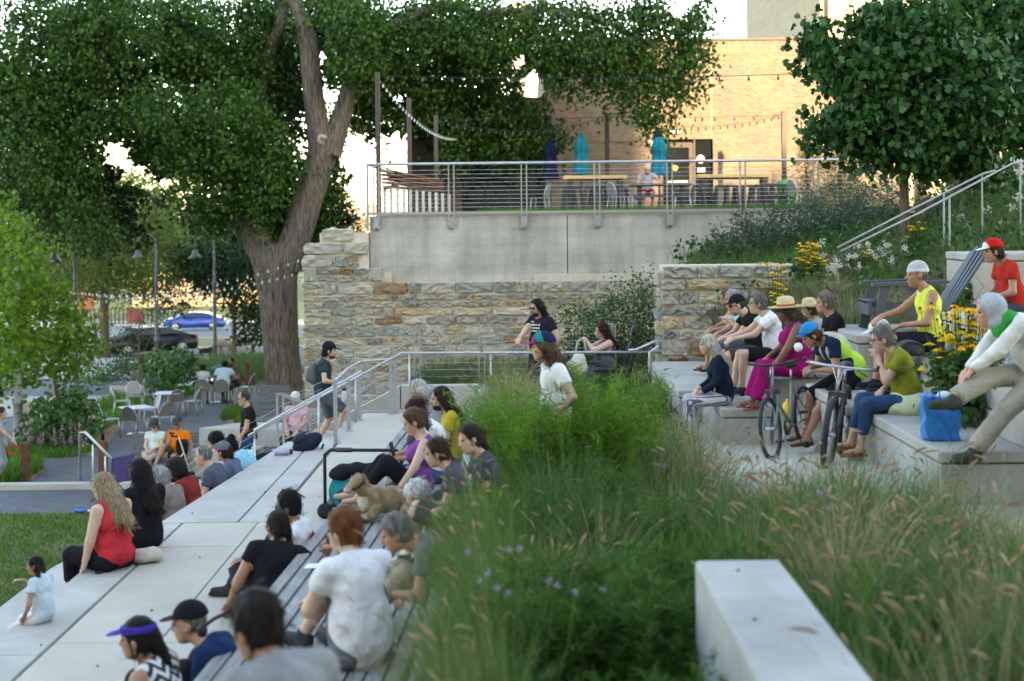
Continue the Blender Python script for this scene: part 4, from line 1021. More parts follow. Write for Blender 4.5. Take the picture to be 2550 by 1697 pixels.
# soft leafy perennials with flower spikes in the near bed
for i_ in range(44):
    x_, y_ = r.uniform(-.25,.9 if i_ < 22 else 1.45), (r.uniform(5.6,8.4) if i_ < 22 else r.uniform(8.2,12.0))
    feat_.append((x_, y_, r.uniform(.42,.62), r.uniform(.42,.72), 300+i_))
LFT = leaf_mat('soft_leafy_green', (.035,.10,.016), (.09,.19,.035), .5, .4)
for q_, (x_, y_, w_, h_, sd_) in enumerate(feat_):
    t_ = feathery('', x_, y_, ZS, w_, h_, sd_, 34, LFT)
    for c_ in list(t_.children): c_.parent = ga; c_.location = (x_, y_, ZS); c_['kind'] = 'stuff'
    bpy.data.objects.remove(t_)
edge = [(-.35,5.4),(-.02,5.4),(.0,10.5),(-.34,10.5)]          # wisps leaning out over the kerb
for mm_, n, w_, hh in ((G_BLUE, 170, .006, (.55,1.0)), (G_STRAW, 60, .0045, (.5,.95)), (G_GREEN, 130, .008, (.35,.8))):
    b = tufts(edge, n, 22, r, ZS, .07); m = len(b)
    o, tip, d = grass_obj('kerb_wisps', b, r.uniform(*hh, m), np.abs(r.normal(.42,.25,m)), np.full(m, w_), mm_, r, ga, az_left(m, r), 3)
    if mm_ is G_STRAW: k = r.random(m) < .10; heads('seed_heads', tip[k], d[k], r.uniform(.07,.12,k.sum()), np.full(k.sum(), .005), G_HEAD, r, ga)
gb = stuff('fountain_grass', 'fountain grass with tan bottlebrush heads at the lower right')
ZG = EYE-2.5; polyB = [(1.45,5.0),(2.7,5.0),(3.6,8.0),(3.3,10.2),(1.9,10.9),(1.6,11.3)]
clumpy([(1.62,8.6),(3.5,8.6),(3.35,11.6),(1.75,12.2)], 50, 100, (.38,.70), .008, ((G_BLUE,64,1.),(G_GREEN,24,.8),(G_STRAW,12,1.05)), gb, .5, ZG, .12)
clumpy(polyB, 62, 105, (.5,.98), .009, ((G_BLUE,60,1.),(G_GREEN,24,.8),(G_STRAW,16,1.05)), gb, .62, ZG, .30)
feathery('bright green feathery plant left of the man in the white tee', .10, 12.3, ZS, .62, 1.26, 5, 140)
feathery('bright green feathery plant right of the man in the white tee', .76, 12.5, ZS, .68, 1.36, 6, 155)
feathery('feathery green plant by the dark haired woman beside the kerb', -.22, 10.6, ZS, .35, .62, 8, 70)
# dark tufts along the foot of the stone wall, behind the handrail
gd = stuff('border_grass', 'dark green grass along the foot of the limestone wall')
b = tufts([(-1.7,25.4),(1.9,25.4),(1.9,28.2),(-1.7,28.2)], 170, 40, r, ZT+.02); m = len(b)
grass_obj('blades', b, r.uniform(.45,.8,m), np.abs(r.normal(.5,.3,m)), np.full(m,.011), leaf_mat('mid_blade', (.045,.09,.025), (.10,.15,.05), .5, .35), r, gd)
# grass edge on the patio
ge = stuff('patio_grass', 'bright strip of grass along the patio edge')
b = scatter([(xa+2.2,YC+.42),(xat(2060,YC),YC+.42),(xat(2060,YC),YC+1.3),(xa+2.6,YC+1.3)], 9000, r, EYE+.02); m = len(b)
grass_obj('blades', b, r.uniform(.12,.2,m), np.abs(r.normal(.4,.3,m)), np.full(m,.014), G_GREEN, r, ge, seg=3)
# lawn blades near the path
gl = stuff('lawn_grass', 'short mown grass of the lower lawn')
b = scatter([(-13.5,16),(-7.7,20),(-7.55,28.3),(-13.5,28.3)], 34000, r, .03)
nz = np.sin(b[:,0]*1.9+1)*np.sin(b[:,1]*1.3)+.6*np.sin(b[:,0]*4.1)*np.sin(b[:,1]*3.7+2); nz += r.normal(0,.5,len(b)); b = b[nz > -1.25]; m = len(b)
grass_obj('blades', b, r.uniform(.03,.09,m), np.abs(r.normal(.5,.3,m)), np.full(m,.02), G_LAWN, r, gl, seg=2)
# beds by the plaza
gp = stuff('plaza_grass', 'low grasses and mulch beds among the plaza chairs')
for (x, y, rx, ry, hh, n, mm_) in ((262,1060,26,60,.45,2200,G_GREEN),(300,1000,40,30,.4,1600,G_GREEN),(60,1130,70,18,.30,2000,G_GREEN),(150,1130,80,12,.25,1500,G_GREEN),(40,1185,50,25,.5,1500,G_GREEN),(590,1030,30,18,.3,1500,G_GREEN),(615,1050,28,12,.3,900,G_GREEN),(560,925,100,22,.75,4200,G_BLUE),(640,925,50,30,.7,2500,G_BLUE),(450,985,30,10,.35,1000,G_GREEN),(700,1010,40,20,.4,1200,G_GREEN)):
    c = on(x, y, 0); s = c.y/FPX; dy = c.y*ry/max(50,(y-548))
    n = n//2; th = r.uniform(0,2*pi,n); q = np.sqrt(r.random(n)); b = np.stack([c.x+rx*s*q*np.cos(th), c.y+dy*q*np.sin(th), np.zeros(n)], -1)
    grass_obj('blades', b, hh*r.uniform(.5,1,n), np.abs(r.normal(.45,.3,n)), np.full(n,.03), mm_, r, gp, seg=3)
for pts in ([(555,1060),(600,1010),(650,1015),(655,1060),(600,1078)], [(250,1095),(290,990),(340,1000),(268,1110)], [(-20,1200),(-20,1150),(105,1150),(112,1170),(80,1196)], [(20,1135),(60,1000),(250,1000),(262,1110),(230,1134)]):
    q = [on(x, y, .02) for x, y in pts]; tag(MB().add([tuple(p) for p in q], [tuple(range(len(q)))]).build('mulch_bed', mat('bark_mulch', (.26,.16,.09), .95, .35, 6, .7, bscale=30)), kind='structure')
# right bank: sloping soil with mixed perennials
bank = MB(); g = []
pts = [(2.95,23.6,EYE-1.3),(8.5,19.2,EYE-1.2),(12,18.5,EYE-.7),(13,34,EYE+1.4),(7.5,31,EYE-.1),(3.2,29.5,EYE-.75)]
bk = [(3.3,22.6,EYE-1.85),(4.5,19.1,EYE-1.75),(6.6,19.1,EYE-1.0),(7.5,21,EYE-.62),(12,20.3,EYE-.35),(14,33,EYE+1.3),(7.5,30,EYE-.2),(3.6,29.8,EYE-.8),(2.9,24.1,EYE-1.25)]
bank.add([(sum(p[0] for p in bk)/9, sum(p[1] for p in bk)/9, EYE-.55)]+bk, [(0,i+1,(i+1)%9+1) for i in range(9)]); struct('bank', bank, SOIL)
from mathutils.bvhtree import BVHTree
BV = BVHTree.FromPolygons([tuple(v) for v in bank.v], bank.f)
def bankz(q):
    z = np.zeros(len(q)); ok = np.zeros(len(q), bool)
    for i, p in enumerate(q):
        hit = BV.ray_cast(Vector((p[0],p[1],30)), Vector((0,0,-1)))
        if hit[0] is not None: z[i] = hit[0].z; ok[i] = True
    q = q.copy(); q[:,2] = z; return q[ok]
gk = stuff('bank_planting', 'mixed meadow grasses and perennials on the right bank')
allb = [(p[0],p[1]) for p in bk]
c = bankz(scatter(allb, 480, r, 0)); b = np.repeat(c, 20, 0); b[:,:2] += r.normal(0,.13,(len(b),2)); m = len(b)
grass_obj('blades', b, r.uniform(.18,.45,m), np.abs(r.normal(.5,.3,m)), np.full(m,.012), G_BLUE, r, gk, seg=3)
c = bankz(scatter(allb, 400, r, 0)); b = np.repeat(c, 18, 0); b[:,:2] += r.normal(0,.15,(len(b),2)); m = len(b)
grass_obj('blades', b, r.uniform(.12,.34,m), np.abs(r.normal(.5,.3,m)), np.full(m,.016), G_GREEN, r, gk, seg=3)
c = bankz(scatter(allb, 500, r, 0)); b = np.repeat(c, 10, 0); b[:,:2] += r.normal(0,.15,(len(b),2)); m = len(b)
V, Fa = leaves(b+np.array((0,0,.2))+r.normal(0,.12,b.shape), .10, 'oval', r, -.2); link('broad_leaves', mesh_np('broad_leaves', V, Fa), LF_SHRUB, gk)
# the big straw-coloured tuft above the black tee
def tuft(label, px, py, Y, w, h, n, m1, m2, seed):
    p = at(px, py, Y); t = thing('grass_clump', label, 'plant', p); r = np.random.default_rng(seed)
    b = np.zeros((n,3)); b[:,:2] = r.normal(0,w*.16,(n,2)); az = np.arctan2(b[:,1],b[:,0])+r.normal(0,.4,n)
    grass_obj('blades', b[:n//2], h*r.uniform(.6,1.1,n//2), np.abs(r.normal(.8,.35,n//2)), np.full(n//2,.007), m1, r, t, az[:n//2], 4)
    grass_obj('blades', b[n//2:], h*r.uniform(.5,1.0,n-n//2), np.abs(r.normal(.7,.35,n-n//2)), np.full(n-n//2,.008), m2, r, t, az[n//2:], 4)
    return t
tuft('arching straw green grass clump behind the man in black tee', 2130, 868, 19.6, 1.5, .95, 1900, G_STRAW, G_BLUE, 91)
tuft('pale grass clump on the bank below the white flowers', 2040, 760, 21.5, .9, .55, 900, G_STRAW, G_BLUE, 92)
# coneflowers and pale flower balls
YEL = leaf_mat('yellow_petal', (.75,.42,.01), (.90,.60,.02), .6, .3)
PALE = leaf_mat('pale_flower', (.55,.55,.46), (.75,.72,.66), .7, .3)
LILAC = leaf_mat('lilac_flower', (.32,.22,.40), (.50,.38,.55), .7, .3)
PINK = leaf_mat('pale_pink_spike', (.36,.25,.30), (.52,.40,.42), .8, .3)
def coneflowers(label, px, py, Y, wpx, hpx, n, seed, z0, leaf=True, size=.052):
    s = Y/FPX; base = at(px, py, Y); base.z = z0; t = thing('coneflower_clump', label, 'flowers', base); r = np.random.default_rng(seed)
    top = at(px, py, Y).z - z0
    h = top + r.uniform(-1,1,n)*hpx*s; bx = r.normal(0,.5,n)*wpx*s; by = r.normal(0,.18,n)
    b = np.stack([bx*.45, by*.5, np.zeros(n)], -1); tips = np.stack([bx, by, h], -1)
    mb = MB()
    for a, e in zip(b, tips): mb.tube([a, (a+e)/2+np.array((0,0,.05)), e], [.005,.004,.003], 4, cap=False)
    mb.build('stems', G_GREEN, t)
    k = 9; C = np.repeat(tips, k, 0); ang = np.tile(np.arange(k)*2*pi/k, n)
    tilt = np.repeat(r.uniform(.15,.9,n), k)
    d = np.stack([np.cos(ang)*np.cos(tilt), np.sin(ang)*np.cos(tilt), -np.sin(tilt)], -1); sd = np.stack([-np.sin(ang), np.cos(ang), 0*ang], -1)
    S = LEAF['petal']; sz = np.repeat(size*r.uniform(.8,1.2,n), k)
    V = C[:,None,:]+sz[:,None,None]*(S[None,:,0,None]*1.3*sd[:,None,:]+S[None,:,1,None]*d[:,None,:])
    link('petals', mesh_np('petals', V.reshape(-1,3), np.arange(n*k*5).reshape(-1,5)), YEL, t)
    mb = MB()
    for e in tips: mb.lathe([(.002,-.008),(.013,0),(.012,.012),(.003,.02)], tuple(e), 6)
    mb.build('seed_cones', mat('dark_cone', (.05,.03,.018), .9), t)
    if leaf:
        L = np.stack([r.normal(0,.42,n*9)*wpx*s, r.normal(0,.2,n*9), r.uniform(.1,.85,n*9)*top], -1)
        V, Fa = leaves(L, .09 if n > 100 else .12, 'oval', r, .2); link('leaves', mesh_np('leaves', V, Fa), LF_SHRUB, t)
    return t
coneflowers('yellow coneflowers in front of the tan stone pier', 1938, 705, 20.5, 40, 55, 40, 1, EYE-1.9, False)
coneflowers('dense yellow coneflowers behind the straw hat', 2018, 640, 22.5, 36, 40, 95, 2, EYE-1.3)
coneflowers('yellow coneflowers at the foot of the maple trunk', 2275, 565, 23.6, 30, 25, 14, 3, EYE-.85)
coneflowers('big yellow coneflower clump beside the man in the white pullover', 2400, 850, 13.4, 80, 95, 150, 4, EYE-1.95, True, .06)
coneflowers('small yellow coneflowers beside the tall concrete block', 2395, 690, 19.2, 18, 25, 9, 5, EYE-1.2)
coneflowers('yellow coneflowers below the stair rail', 2150, 630, 24, 40, 22, 10, 6, EYE-1.0)
def flowerheads(label, pts, rad, m, seed, name='flower_head_plant', zdrop=.5, cat='flowers'):
    p0 = at(*pts[0]); p0.z -= zdrop; t = thing(name, label, cat, p0); r = np.random.default_rng(seed); mb = MB(); C = []
    for q in pts:
        e = Vector(rel(t, at(*q))); b = e+Vector((r.normal()*.08, r.normal()*.08, -zdrop)); mb.tube([b, (b+e)/2+Vector((.02,0,0)), e], [.005,.004,.003], 4, cap=False)
        C.append(np.array(e)+r.normal(size=(40,3))*rad*.5)
    mb.build('stems', G_GREEN, t); C = np.concatenate(C)
    V, Fa = leaves(C, rad*.55, 'oval', r, 0, 2); link('blossom', mesh_np('blossom', V, Fa), m, t); return t
flowerheads('white umbel flowers on the bank behind the grass clump', [(2150+r.uniform(-110,110), 640+r.uniform(-40,50), 22+r.uniform(-1,2)) for _ in range(24)], .05, PALE, 1)
flowerheads('pale allium globes on the upper bank at right', [(2455,520,25),(2410,565,25),(2520,515,25),(2390,540,25.5),(2535,490,25),(2500,555,24.5),(2440,600,24),(2350,600,24)], .075, PALE, 2)
flowerheads('small lilac flowers in the middle bed', [(1510,1065,12.5),(1700,1235,11),(1620,1240,11),(1330,1190,11.5),(1480,1150,12),(1655,1160,12),(1740,1120,12.5),(2040,1228,9.6),(2060,1265,9.6)], .022, LILAC, 3)
flowerheads('purple flower spikes in the near grass', [(1310+r.uniform(-150,240), 1400+r.uniform(-40,90), 8+r.uniform(-1,1)) for _ in range(16)], .016, LILAC, 4)
# pale pink astilbe spikes by the plaza
ast = thing('astilbe_plants', 'pale pink flower spikes in front of the broad leaved bush', 'flowers', on(140,1130,0)); C = []
for i in range(46):
    p = on(70+r.uniform(0,145), 1118+r.uniform(0,14), 0); q = Vector(rel(ast, p)); h = r.uniform(.35,.75)
    z = r.uniform(.35,1,26); C.append(np.stack([q.x+r.normal(0,.035,26)*(1.15-z), q.y+r.normal(0,.035,26)*(1.15-z), q.z+h*z], -1))
V, Fa = leaves(np.concatenate(C), .05, 'oval', r, -.4, 1.5); link('flower_spikes', mesh_np('flower_spikes', V, Fa), PINK, ast)
# ------------------------------------------------------------------ rails on the terrace and stairs
def rail(name, label, path, rad=.022, posts=(), post_r=.016, m=GALV, flat=False, cables=0, cable_drop=.1, cat='railing'):
    t = thing(name, label, cat)
    MB().tube(path, rad, 10).build('top_rail', m, t)
    for p, zb in posts:
        p = Vector(p)
        if flat: MB().box((p.x-.028, p.y-.012, zb), (p.x+.028, p.y+.012, p.z)).build('post', m, t)
        else: MB().tube([(p.x,p.y,zb), p], post_r, 8).build('post', m, t)
        MB().box((p.x-.06, p.y-.05, zb), (p.x+.06, p.y+.05, zb+.012)).build('base_plate', m, t)
    for i in range(cables):
        MB().tube([Vector(q)-Vector((0,0,cable_drop*(i+1))) for q in path], .0045, 5).build('cable', m, t)
    return t
Yh = 23.4
q0, q1, q2, q3 = at(618,1086,Yh), at(994,883,Yh), at(1015,880,Yh), at(1645,877,Yh)
rail('stair_handrail', 'long tubular handrail up the stairs and along the landing', [q0, q1-(q1-q0).normalized()*.1, q1+Vector((.05,0,.02)), q2, q3], .021,
     [(at(885,942,Yh), ZT-.1), (at(1019,880,Yh), ZT+.03), (at(1222,879,Yh), ZT+.03), (at(1400,878,Yh), ZT+.03)])
q0, q1 = at(634,1072,22.2), at(900,925,22.2)
rail('stair_handrail', 'lower parallel handrail on the near side of the stairs', [q0-Vector((0,0,.12)), q0, q1], .021, [(q0-Vector((0,0,.1)), 1.2), (at(793,985,22.2), ZT-.5)])
g0 = [on(836,1105,ZT), on(869,1074,ZT), on(896,1047,ZT), on(974,1033,ZT), on(984,1030,ZT)]
tops = [Vector((p.x,p.y,p.z+.93)) for p in g0]
rail('terrace_guard', 'galvanised guard with flat posts at the terrace edge above the stairs', [tops[0], tops[1]+Vector((0,0,.04)), tops[2]+Vector((0,0,.02)), tops[3], tops[4]], .022, [(tops[i], ZT) for i in (0,1,2,3,4)], flat=True)
def cable_fence(label, pxs, ytop, ybot, Y, n=8, twin=True, rail_on=True):
    t = thing('cable_fence', label, 'railing')
    for px in pxs:
        for d in ((-7,7) if twin else (0,)):
            a, b = at(px+d, ytop, Y), at(px+d, ybot, Y); MB().box((a.x-.012,Y-.02,b.z), (a.x+.012,Y+.02,a.z)).build('post_bar', GALV, t)
        a, b = at(px-7, ytop, Y), at(px+7, ytop, Y); MB().box((a.x-.012,Y-.02,a.z-.02), (b.x+.012,Y+.02,a.z)).build('post_cap', GALV, t)
    a, b = at(pxs[0], 0, Y), at(pxs[-1], 0, Y)
    zt_, zb_ = at(pxs[0], ytop, Y).z, at(pxs[0], ybot, Y).z
    for i in range(n):
        z = zt_-.07-(zt_-zb_-.1)*i/n; MB().tube([(a.x,Y,z),(b.x,Y,z)], .0045, 5).build('cable', GALV, t)
    return t, a, zt_, zb_
cf, a, zt_, zb_ = cable_fence('cable fence with twin bar posts in front of the stone wall', [1038,1199,1360,1525], 810, 960, 25.6)
for i in range(8):
    z = zt_-.07-(zt_-zb_-.1)*i/8; MB().tube([(a.x,25.6,z), (a.x-4.2,25.0,z-2.25)], .0045, 5).build('cable', GALV, cf)
p = at(866, 893, 25.3); 
for d in (-.05,.05): MB().box((p.x+d-.012,25.2,.5),(p.x+d+.012,25.24,p.z)).build('post_bar', GALV, cf)
MB().box((p.x-.062,25.2,p.z-.02),(p.x+.062,25.24,p.z+.002)).build('post_cap', GALV, cf)
sf = thing('stair_gate_rail', 'twin post rail panel at the foot of the stairs', 'railing')
for px in (690, 705):
    a, b = at(px, 980, 22.6), at(px, 1125, 22.6); MB().box((a.x-.016,22.58,b.z-.5),(a.x+.016,22.62,a.z)).build('post_bar', GALV, sf)
a, b = at(689, 980, 22.6), at(706, 980, 22.6); MB().box((a.x-.016,22.58,a.z-.03),(b.x+.016,22.62,a.z)).build('post_cap', GALV, sf)
MB().bar(at(706,984,22.6), at(762,1006,22.6), .03, .05).build('sloping_arm', GALV, sf)
for i in range(7):
    MB().tube([at(706,990+17*i,22.6), at(716,990+17*i,22.6), at(800,952+17*i,23)], .0045, 5).build('cable', GALV, sf)
rail('ramp_handrail', 'tubular handrail climbing right beside the stone pier', [at(1565,872,23.2), at(1583,872,23.2), at(1640,846,23.2)], .022, [])
rail('ramp_handrail', 'angled handrail with flat post left of the stone pier', [at(1512,826,24.6), at(1517,806,24.6), at(1524,806,24.6), at(1524,860,24.6)], .02, [(at(1524,806,24.6), EYE-3.2)], flat=True)
rail('ramp_handrail', 'galvanised handrail post at the near corner of the stone pier', [at(1640,862,22.4), at(1618,878,22.4), at(1618,990,22.4)], .02, [(at(1619,890,22.4), EYE-3.1)], flat=True)
rail('plaza_handrail', 'short sloping handrail on the plaza kerb by the purple chair', [on(199,1197,.14)+Vector((0,0,.0)), at(199,1078,31.0), at(212,1076,31.0), at(292,1158,31.0)], .03, [(at(231,1108,31.), .14), (at(262,1136,31.), .14)], .022, mat('satin_steel', (.60,.60,.57), .4, .08, 10, metal=.4))
YR = 22.2
rail('bank_handrail', 'upper of two handrails climbing the right bank', [at(2085,618,YR), at(2270,522,YR+.5), at(2450,432,YR+1), at(2478,425,YR+1.1)], .017, [(at(2350,482,YR+.7), EYE-.9), (at(2445,434,YR+1), EYE-.6)], m=mat('dull_steel', (.30,.31,.32), .55))
rail('bank_handrail', 'lower of two handrails climbing the right bank', [at(2095,626,YR-1), at(2290,530,YR-.4), at(2520,408,YR+.3), at(2560,400,YR+.4)], .017, [(at(2364,490,YR-.2), EYE-.9), (at(2540,405,YR+.35), EYE-.6)], m=mat('dull_steel', (.30,.31,.32), .55))

# ------------------------------------------------------------------ street lamps, string lights
LAMPM = mat('lamp_grey', (.10,.105,.11), .45, .1, 8, metal=.3)
def lamp(label, bx, by, Y, hx, top_y, head_y, z=None, silver=False):
    b = at(bx, by, Y) if z is None else on(bx, by, z); Y = b.y
    t = thing('street_lamp', label, 'street lamp', b, 0, 'hooked lamps along the plaza'); s = Y/FPX
    H = at(bx, top_y, Y).z-b.z; w = (hx-bx)*s; m = GALV if silver else LAMPM
    MB().lathe([(.16,0),(.16,.08),(.11,.14),(.095,.9),(.12,.95),(.12,1.05),(.085,1.1),(.075,H*.62),(.085,H*.63),(.085,H*.66),(.055,H*.68),(.045,H*.93)], n=12).build('pole', m, t)
    arc = [(w/2-w/2*cos(pi*i/12), 0, H-abs(w)/2+abs(w)/2*sin(pi*i/12)) for i in range(13)]
    hz = at(hx, head_y, Y).z-b.z
    MB().tube([(0,0,H*.9)]+arc+[(w,0,hz+.34)], .032, 8).build('arm', m, t)
    MB().lathe([(.03,.36),(.09,.34),(.11,.27),(.10,.20),(.13,.19),(.29,0),(.275,.0),(.12,.17),(.03,.18)], (w,0,hz-.02), 20).build('lamp_shade', m, t)
    return t
lamp('hooked street lamp farthest left, silver pole beside the young oak', 190, 978, 48, 138, 588, 654, 0)
lamp('hooked street lamp standing behind the dark car', 391, 905, 62, 346, 584, 643)
lamp('hooked street lamp in front of the blue car', 536, 925, 58, 489, 588, 643)
t = thing('light_pole', 'silver light pole at the left edge of the plaza', 'pole', on(46,1105,0))
MB().lathe([(.21,0),(.2,.1),(.13,.2),(.12,1.0),(.15,1.02),(.15,1.12),(.105,1.15),(.08,3.2),(.07,5.2)], n=14).build('pole', mat('weathered_pole', (.26,.265,.27), .6), t)
BULB = MB().lathe([(.004,-.075),(.026,-.06),(.034,-.035),(.022,-.01),(.014,0),(.014,.04),(.004,.045)], n=8).mesh('bulb'); BULB.materials.append(mat('bulb_glass', (.55,.54,.50), .2, .05))
BULBD = BULB.copy(); BULBD.materials.clear(); BULBD.materials.append(mat('unlit_bulb', (.06,.055,.05), .25))
def strand(label, a, b, sag, n, bulb=BULB, drop=0.05, group='strings of bulbs', scale=1.):
    t = thing('string_lights', label, 'string lights', a, 0, group); a, b = Vector(a), Vector(b); P = []
    for i in range(41):
        q = i/40; p = a.lerp(b, q)-a; p.z -= 4*sag*q*(1-q); P.append(p)
    MB().tube(P, .009*scale, 5).build('cable', BLACK, t)
    for i in range(n):
        q = (i+.5)/n; p = a.lerp(b, q)-a; p.z -= 4*sag*q*(1-q)+drop
        o = bpy.data.objects.new('bulb', bulb); col.objects.link(o); o.parent = t; o.location = p; o.scale = (scale,)*3
    return t
strand('uppermost string of white bulbs between trunk and left edge', at(0,740,40), at(755,640,40), .5, 30, scale=.85)
strand('middle string of white bulbs between trunk and left edge', at(120,715,44), at(755,672,44), .45, 34, scale=.9)
strand('lowest string of white bulbs between trunk and left edge', at(150,718,47), at(755,690,47), .45, 34, scale=.9)
# patio posts and their strings
def ppost(label, px, top, Y, w=.16):
    a = at(px, top, Y); t = thing('patio_post', label, 'post', (a.x, Y, pz-.02), 0, 'dark posts carrying the patio string lights')
    MB().box((-w/2,-w/2,0), (w/2,w/2,a.z-pz)).build('shaft', BROWN_METAL, t, .01)
    MB().box((-w/2-.05,-w/2-.05,0), (w/2+.05,w/2+.05,.02)).build('base_plate', BROWN_METAL, t); return a
pA = ppost('tall dark post at the left end of the patio rail', 940, 178, 31.6, .10)
pB = ppost('dark post second from the left on the patio', 1018, 243, 38, .12)
pC = ppost('dark post third from the left on the patio', 1085, 286, 43, .12)
pD = ppost('dark post between the two teal umbrellas', 1511, 280, 46, .14)
pE = ppost('dark post at the right end of the bar tables', 1951, 275, 46, .14)
strand('long string of bulbs from the tall post across the building', pA+Vector((0,0,-.1)), at(2120,178,32), .10, 16, BULBD)
strand('steep string of bulbs from the tall post to the glass wall', pA+Vector((0,0,-.1)), at(1150,340,48), .45, 34, scale=.8)
strand('straight string of bulbs from third post to middle post', pC+Vector((0,0,-.1)), pD+Vector((0,0,-.15)), .05, 9, BULBD)
strand('straight string of bulbs between middle post and right post', pD+Vector((0,0,-.15)), pE+Vector((0,0,-.15)), .05, 9, BULBD)
strand('sagging string of bulbs between middle post and right post', pD+Vector((0,0,-.12)), pE+Vector((0,.2,-.12)), .38, 24, BULBD)
strand('sagging string of bulbs from third post to middle post', pC+Vector((0,0,-.12)), pD+Vector((0,.2,-.12)), .42, 22, BULBD)

# ------------------------------------------------------------------ patio furniture
TOPW = mat('honey_wood', (.62,.40,.17), .6, .2, 5, .1, stretch=(.5,6,6))
def bar_table(label, x0, x1, Y, dy=.75):
    a, b = xat(x0,Y,440), xat(x1,Y,440); t = thing('bar_table', label, 'table', ((a+b)/2,Y,pz), 0, 'high bar tables on the patio'); w = (b-a)/2
    for i in range(4): MB().box((-w, -dy/2+i*dy/4+.008, 1.0), (w, -dy/2+(i+1)*dy/4-.008, 1.10)).build('top_board', TOPW, t)
    for sx in (-1,1):
        for sy in (-1,1): MB().box((sx*(w-.2)-.08, sy*(dy/2-.12)-.05, 0), (sx*(w-.2)+.08, sy*(dy/2-.12)+.05, 1.03)).build('leg', DARK, t)
    MB().box((-w+.15,-.04,.95), (w-.15,.04,1.03)).build('beam', DARK, t); return t
bar_table('high honey wood bar table left of the man in grey', 1403, 1560, 44); bar_table('high honey wood bar table in front of the glass door', 1735, 1918, 44)
def stool(name='bar_stool'):
    t = thing(name, 'dark metal bar stool', 'stool')
    MB().box((-.17,-.17,.70),(.17,.17,.76)).build('seat', DARK, t, .02)
    for sx in (-1,1):
        for sy in (-1,1): MB().bar((sx*.21,sy*.21,0), (sx*.13,sy*.13,.72), .07, .05).build('leg', DARK, t)
    for z, q in ((.25,.185),(.5,.155)):
        for sx in (-1,1): MB().bar((sx*q,-q,z),(sx*q,q,z), .02,.025).build('foot_bar', DARK, t)
    return t
spots = [(1435,43.4,'leftmost dark bar stool at the left bar table'),(1470,43.3,'second dark bar stool at the left bar table'),(1500,43.5,'third dark bar stool at the left bar table'),(1530,43.4,'rightmost dark bar stool at the left bar table'),
         (1738,43.3,'leftmost dark bar stool at the right bar table'),(1796,43.5,'second dark bar stool at the right bar table'),(1822,43.3,'third dark bar stool at the right bar table'),(1862,43.4,'fourth dark bar stool at the right bar table'),(1895,43.1,'rightmost dark bar stool at the right bar table'),(1418,44.9,'dark bar stool behind the left end of the left bar table'),(1485,45,'dark bar stool behind the middle of the left bar table'),(1550,44.8,'dark bar stool behind the right end of the left bar table'),(1760,45,'dark bar stool behind the left end of the right bar table'),(1840,44.9,'dark bar stool behind the middle of the right bar table'),(1880,45,'dark bar stool behind the right end of the right bar table')]
s0 = stool()
for i, (px, Y, lab) in enumerate(spots):
    o = s0 if i == 0 else copy_tree(s0); o.location = (xat(px,Y,500), Y, pz); o.rotation_euler.z = random.uniform(-.3,.3); tag(o, lab, 'stool', 'dark bar stools on the patio')
def picnic(label, x0, x1, Y):
    a, b = xat(x0,Y,470), xat(x1,Y,470); t = thing('picnic_table', label, 'table', ((a+b)/2,Y,pz), 0, 'dark picnic tables on the patio'); w = (b-a)/2
    MB().box((-w,-.35,.68),(w,.35,.75)).build('top', DARK, t, .01)
    for sy in (-1,1):
        MB().box((-w*.85,sy*.62-.13,.38),(w*.85,sy*.62+.13,.44)).build('seat', DARK, t, .01)
    for sx in (-1,1): MB().box((sx*w*.7-.05,-.7,.3),(sx*w*.7+.05,.7,.38)).build('cross_beam', DARK, t); MB().box((sx*w*.7-.06,-.1,0),(sx*w*.7+.06,.1,.68)).build('leg', DARK, t)
    return t
picnic('dark picnic table the man in grey sits at', 1570, 1720, 40); picnic('dark picnic table at the right end of the patio', 1915, 1962, 42)
UMB = {}
def umbrella(label, px, top, bot, Y, m, cap=None):
    a, b = at(px, top, Y), at(px, bot, Y); t = thing('closed_umbrella', label, 'umbrella', (a.x,Y,pz), 0, 'closed patio umbrellas'); h = a.z-pz; z1 = b.z-pz
    MB().tube([(0,0,0),(0,0,h)], .025, 8).build('pole', DARK, t)
    V = []; n = 24; prof = [(.07,h),(.13,h-.12),(.22,h-.42),(.17,h-.46),(.16,(h+z1)/2),(.19,z1+.3),(.25,z1+.03),(.23,z1)]
    for rr, z in prof:
        for k in range(n): q = rr*(1+.22*cos(6*2*pi*k/n+z)); V.append((q*cos(2*pi*k/n), q*sin(2*pi*k/n), z))
    f = [(i*n+k, i*n+(k+1)%n, (i+1)*n+(k+1)%n, (i+1)*n+k) for i in range(len(prof)-1) for k in range(n)]+[tuple(range(n))]
    MB().add(V, f, True).build('canopy', m, t)
    MB().lathe([(.02,h+.14),(.06,h+.1),(.085,h-.03),(.02,h-.03)]).build('top_cap', cap or m, t)
    MB().lathe([(.3,0),(.3,.06),(.05,.1),(.05,.3)]).build('base', DARK, t)
TEAL = cloth((.0,.17,.24), 'teal_canvas'); NAVY = cloth((.012,.018,.06), 'navy_canvas')
umbrella('closed teal umbrella left of the middle post', 1447, 340, 435, 45, TEAL); umbrella('closed teal umbrella with navy cap beside the glass door', 1640, 340, 436, 42.5, TEAL, NAVY)
umbrella('closed navy umbrella in front of the dark glass', 1370, 352, 447, 46, NAVY)
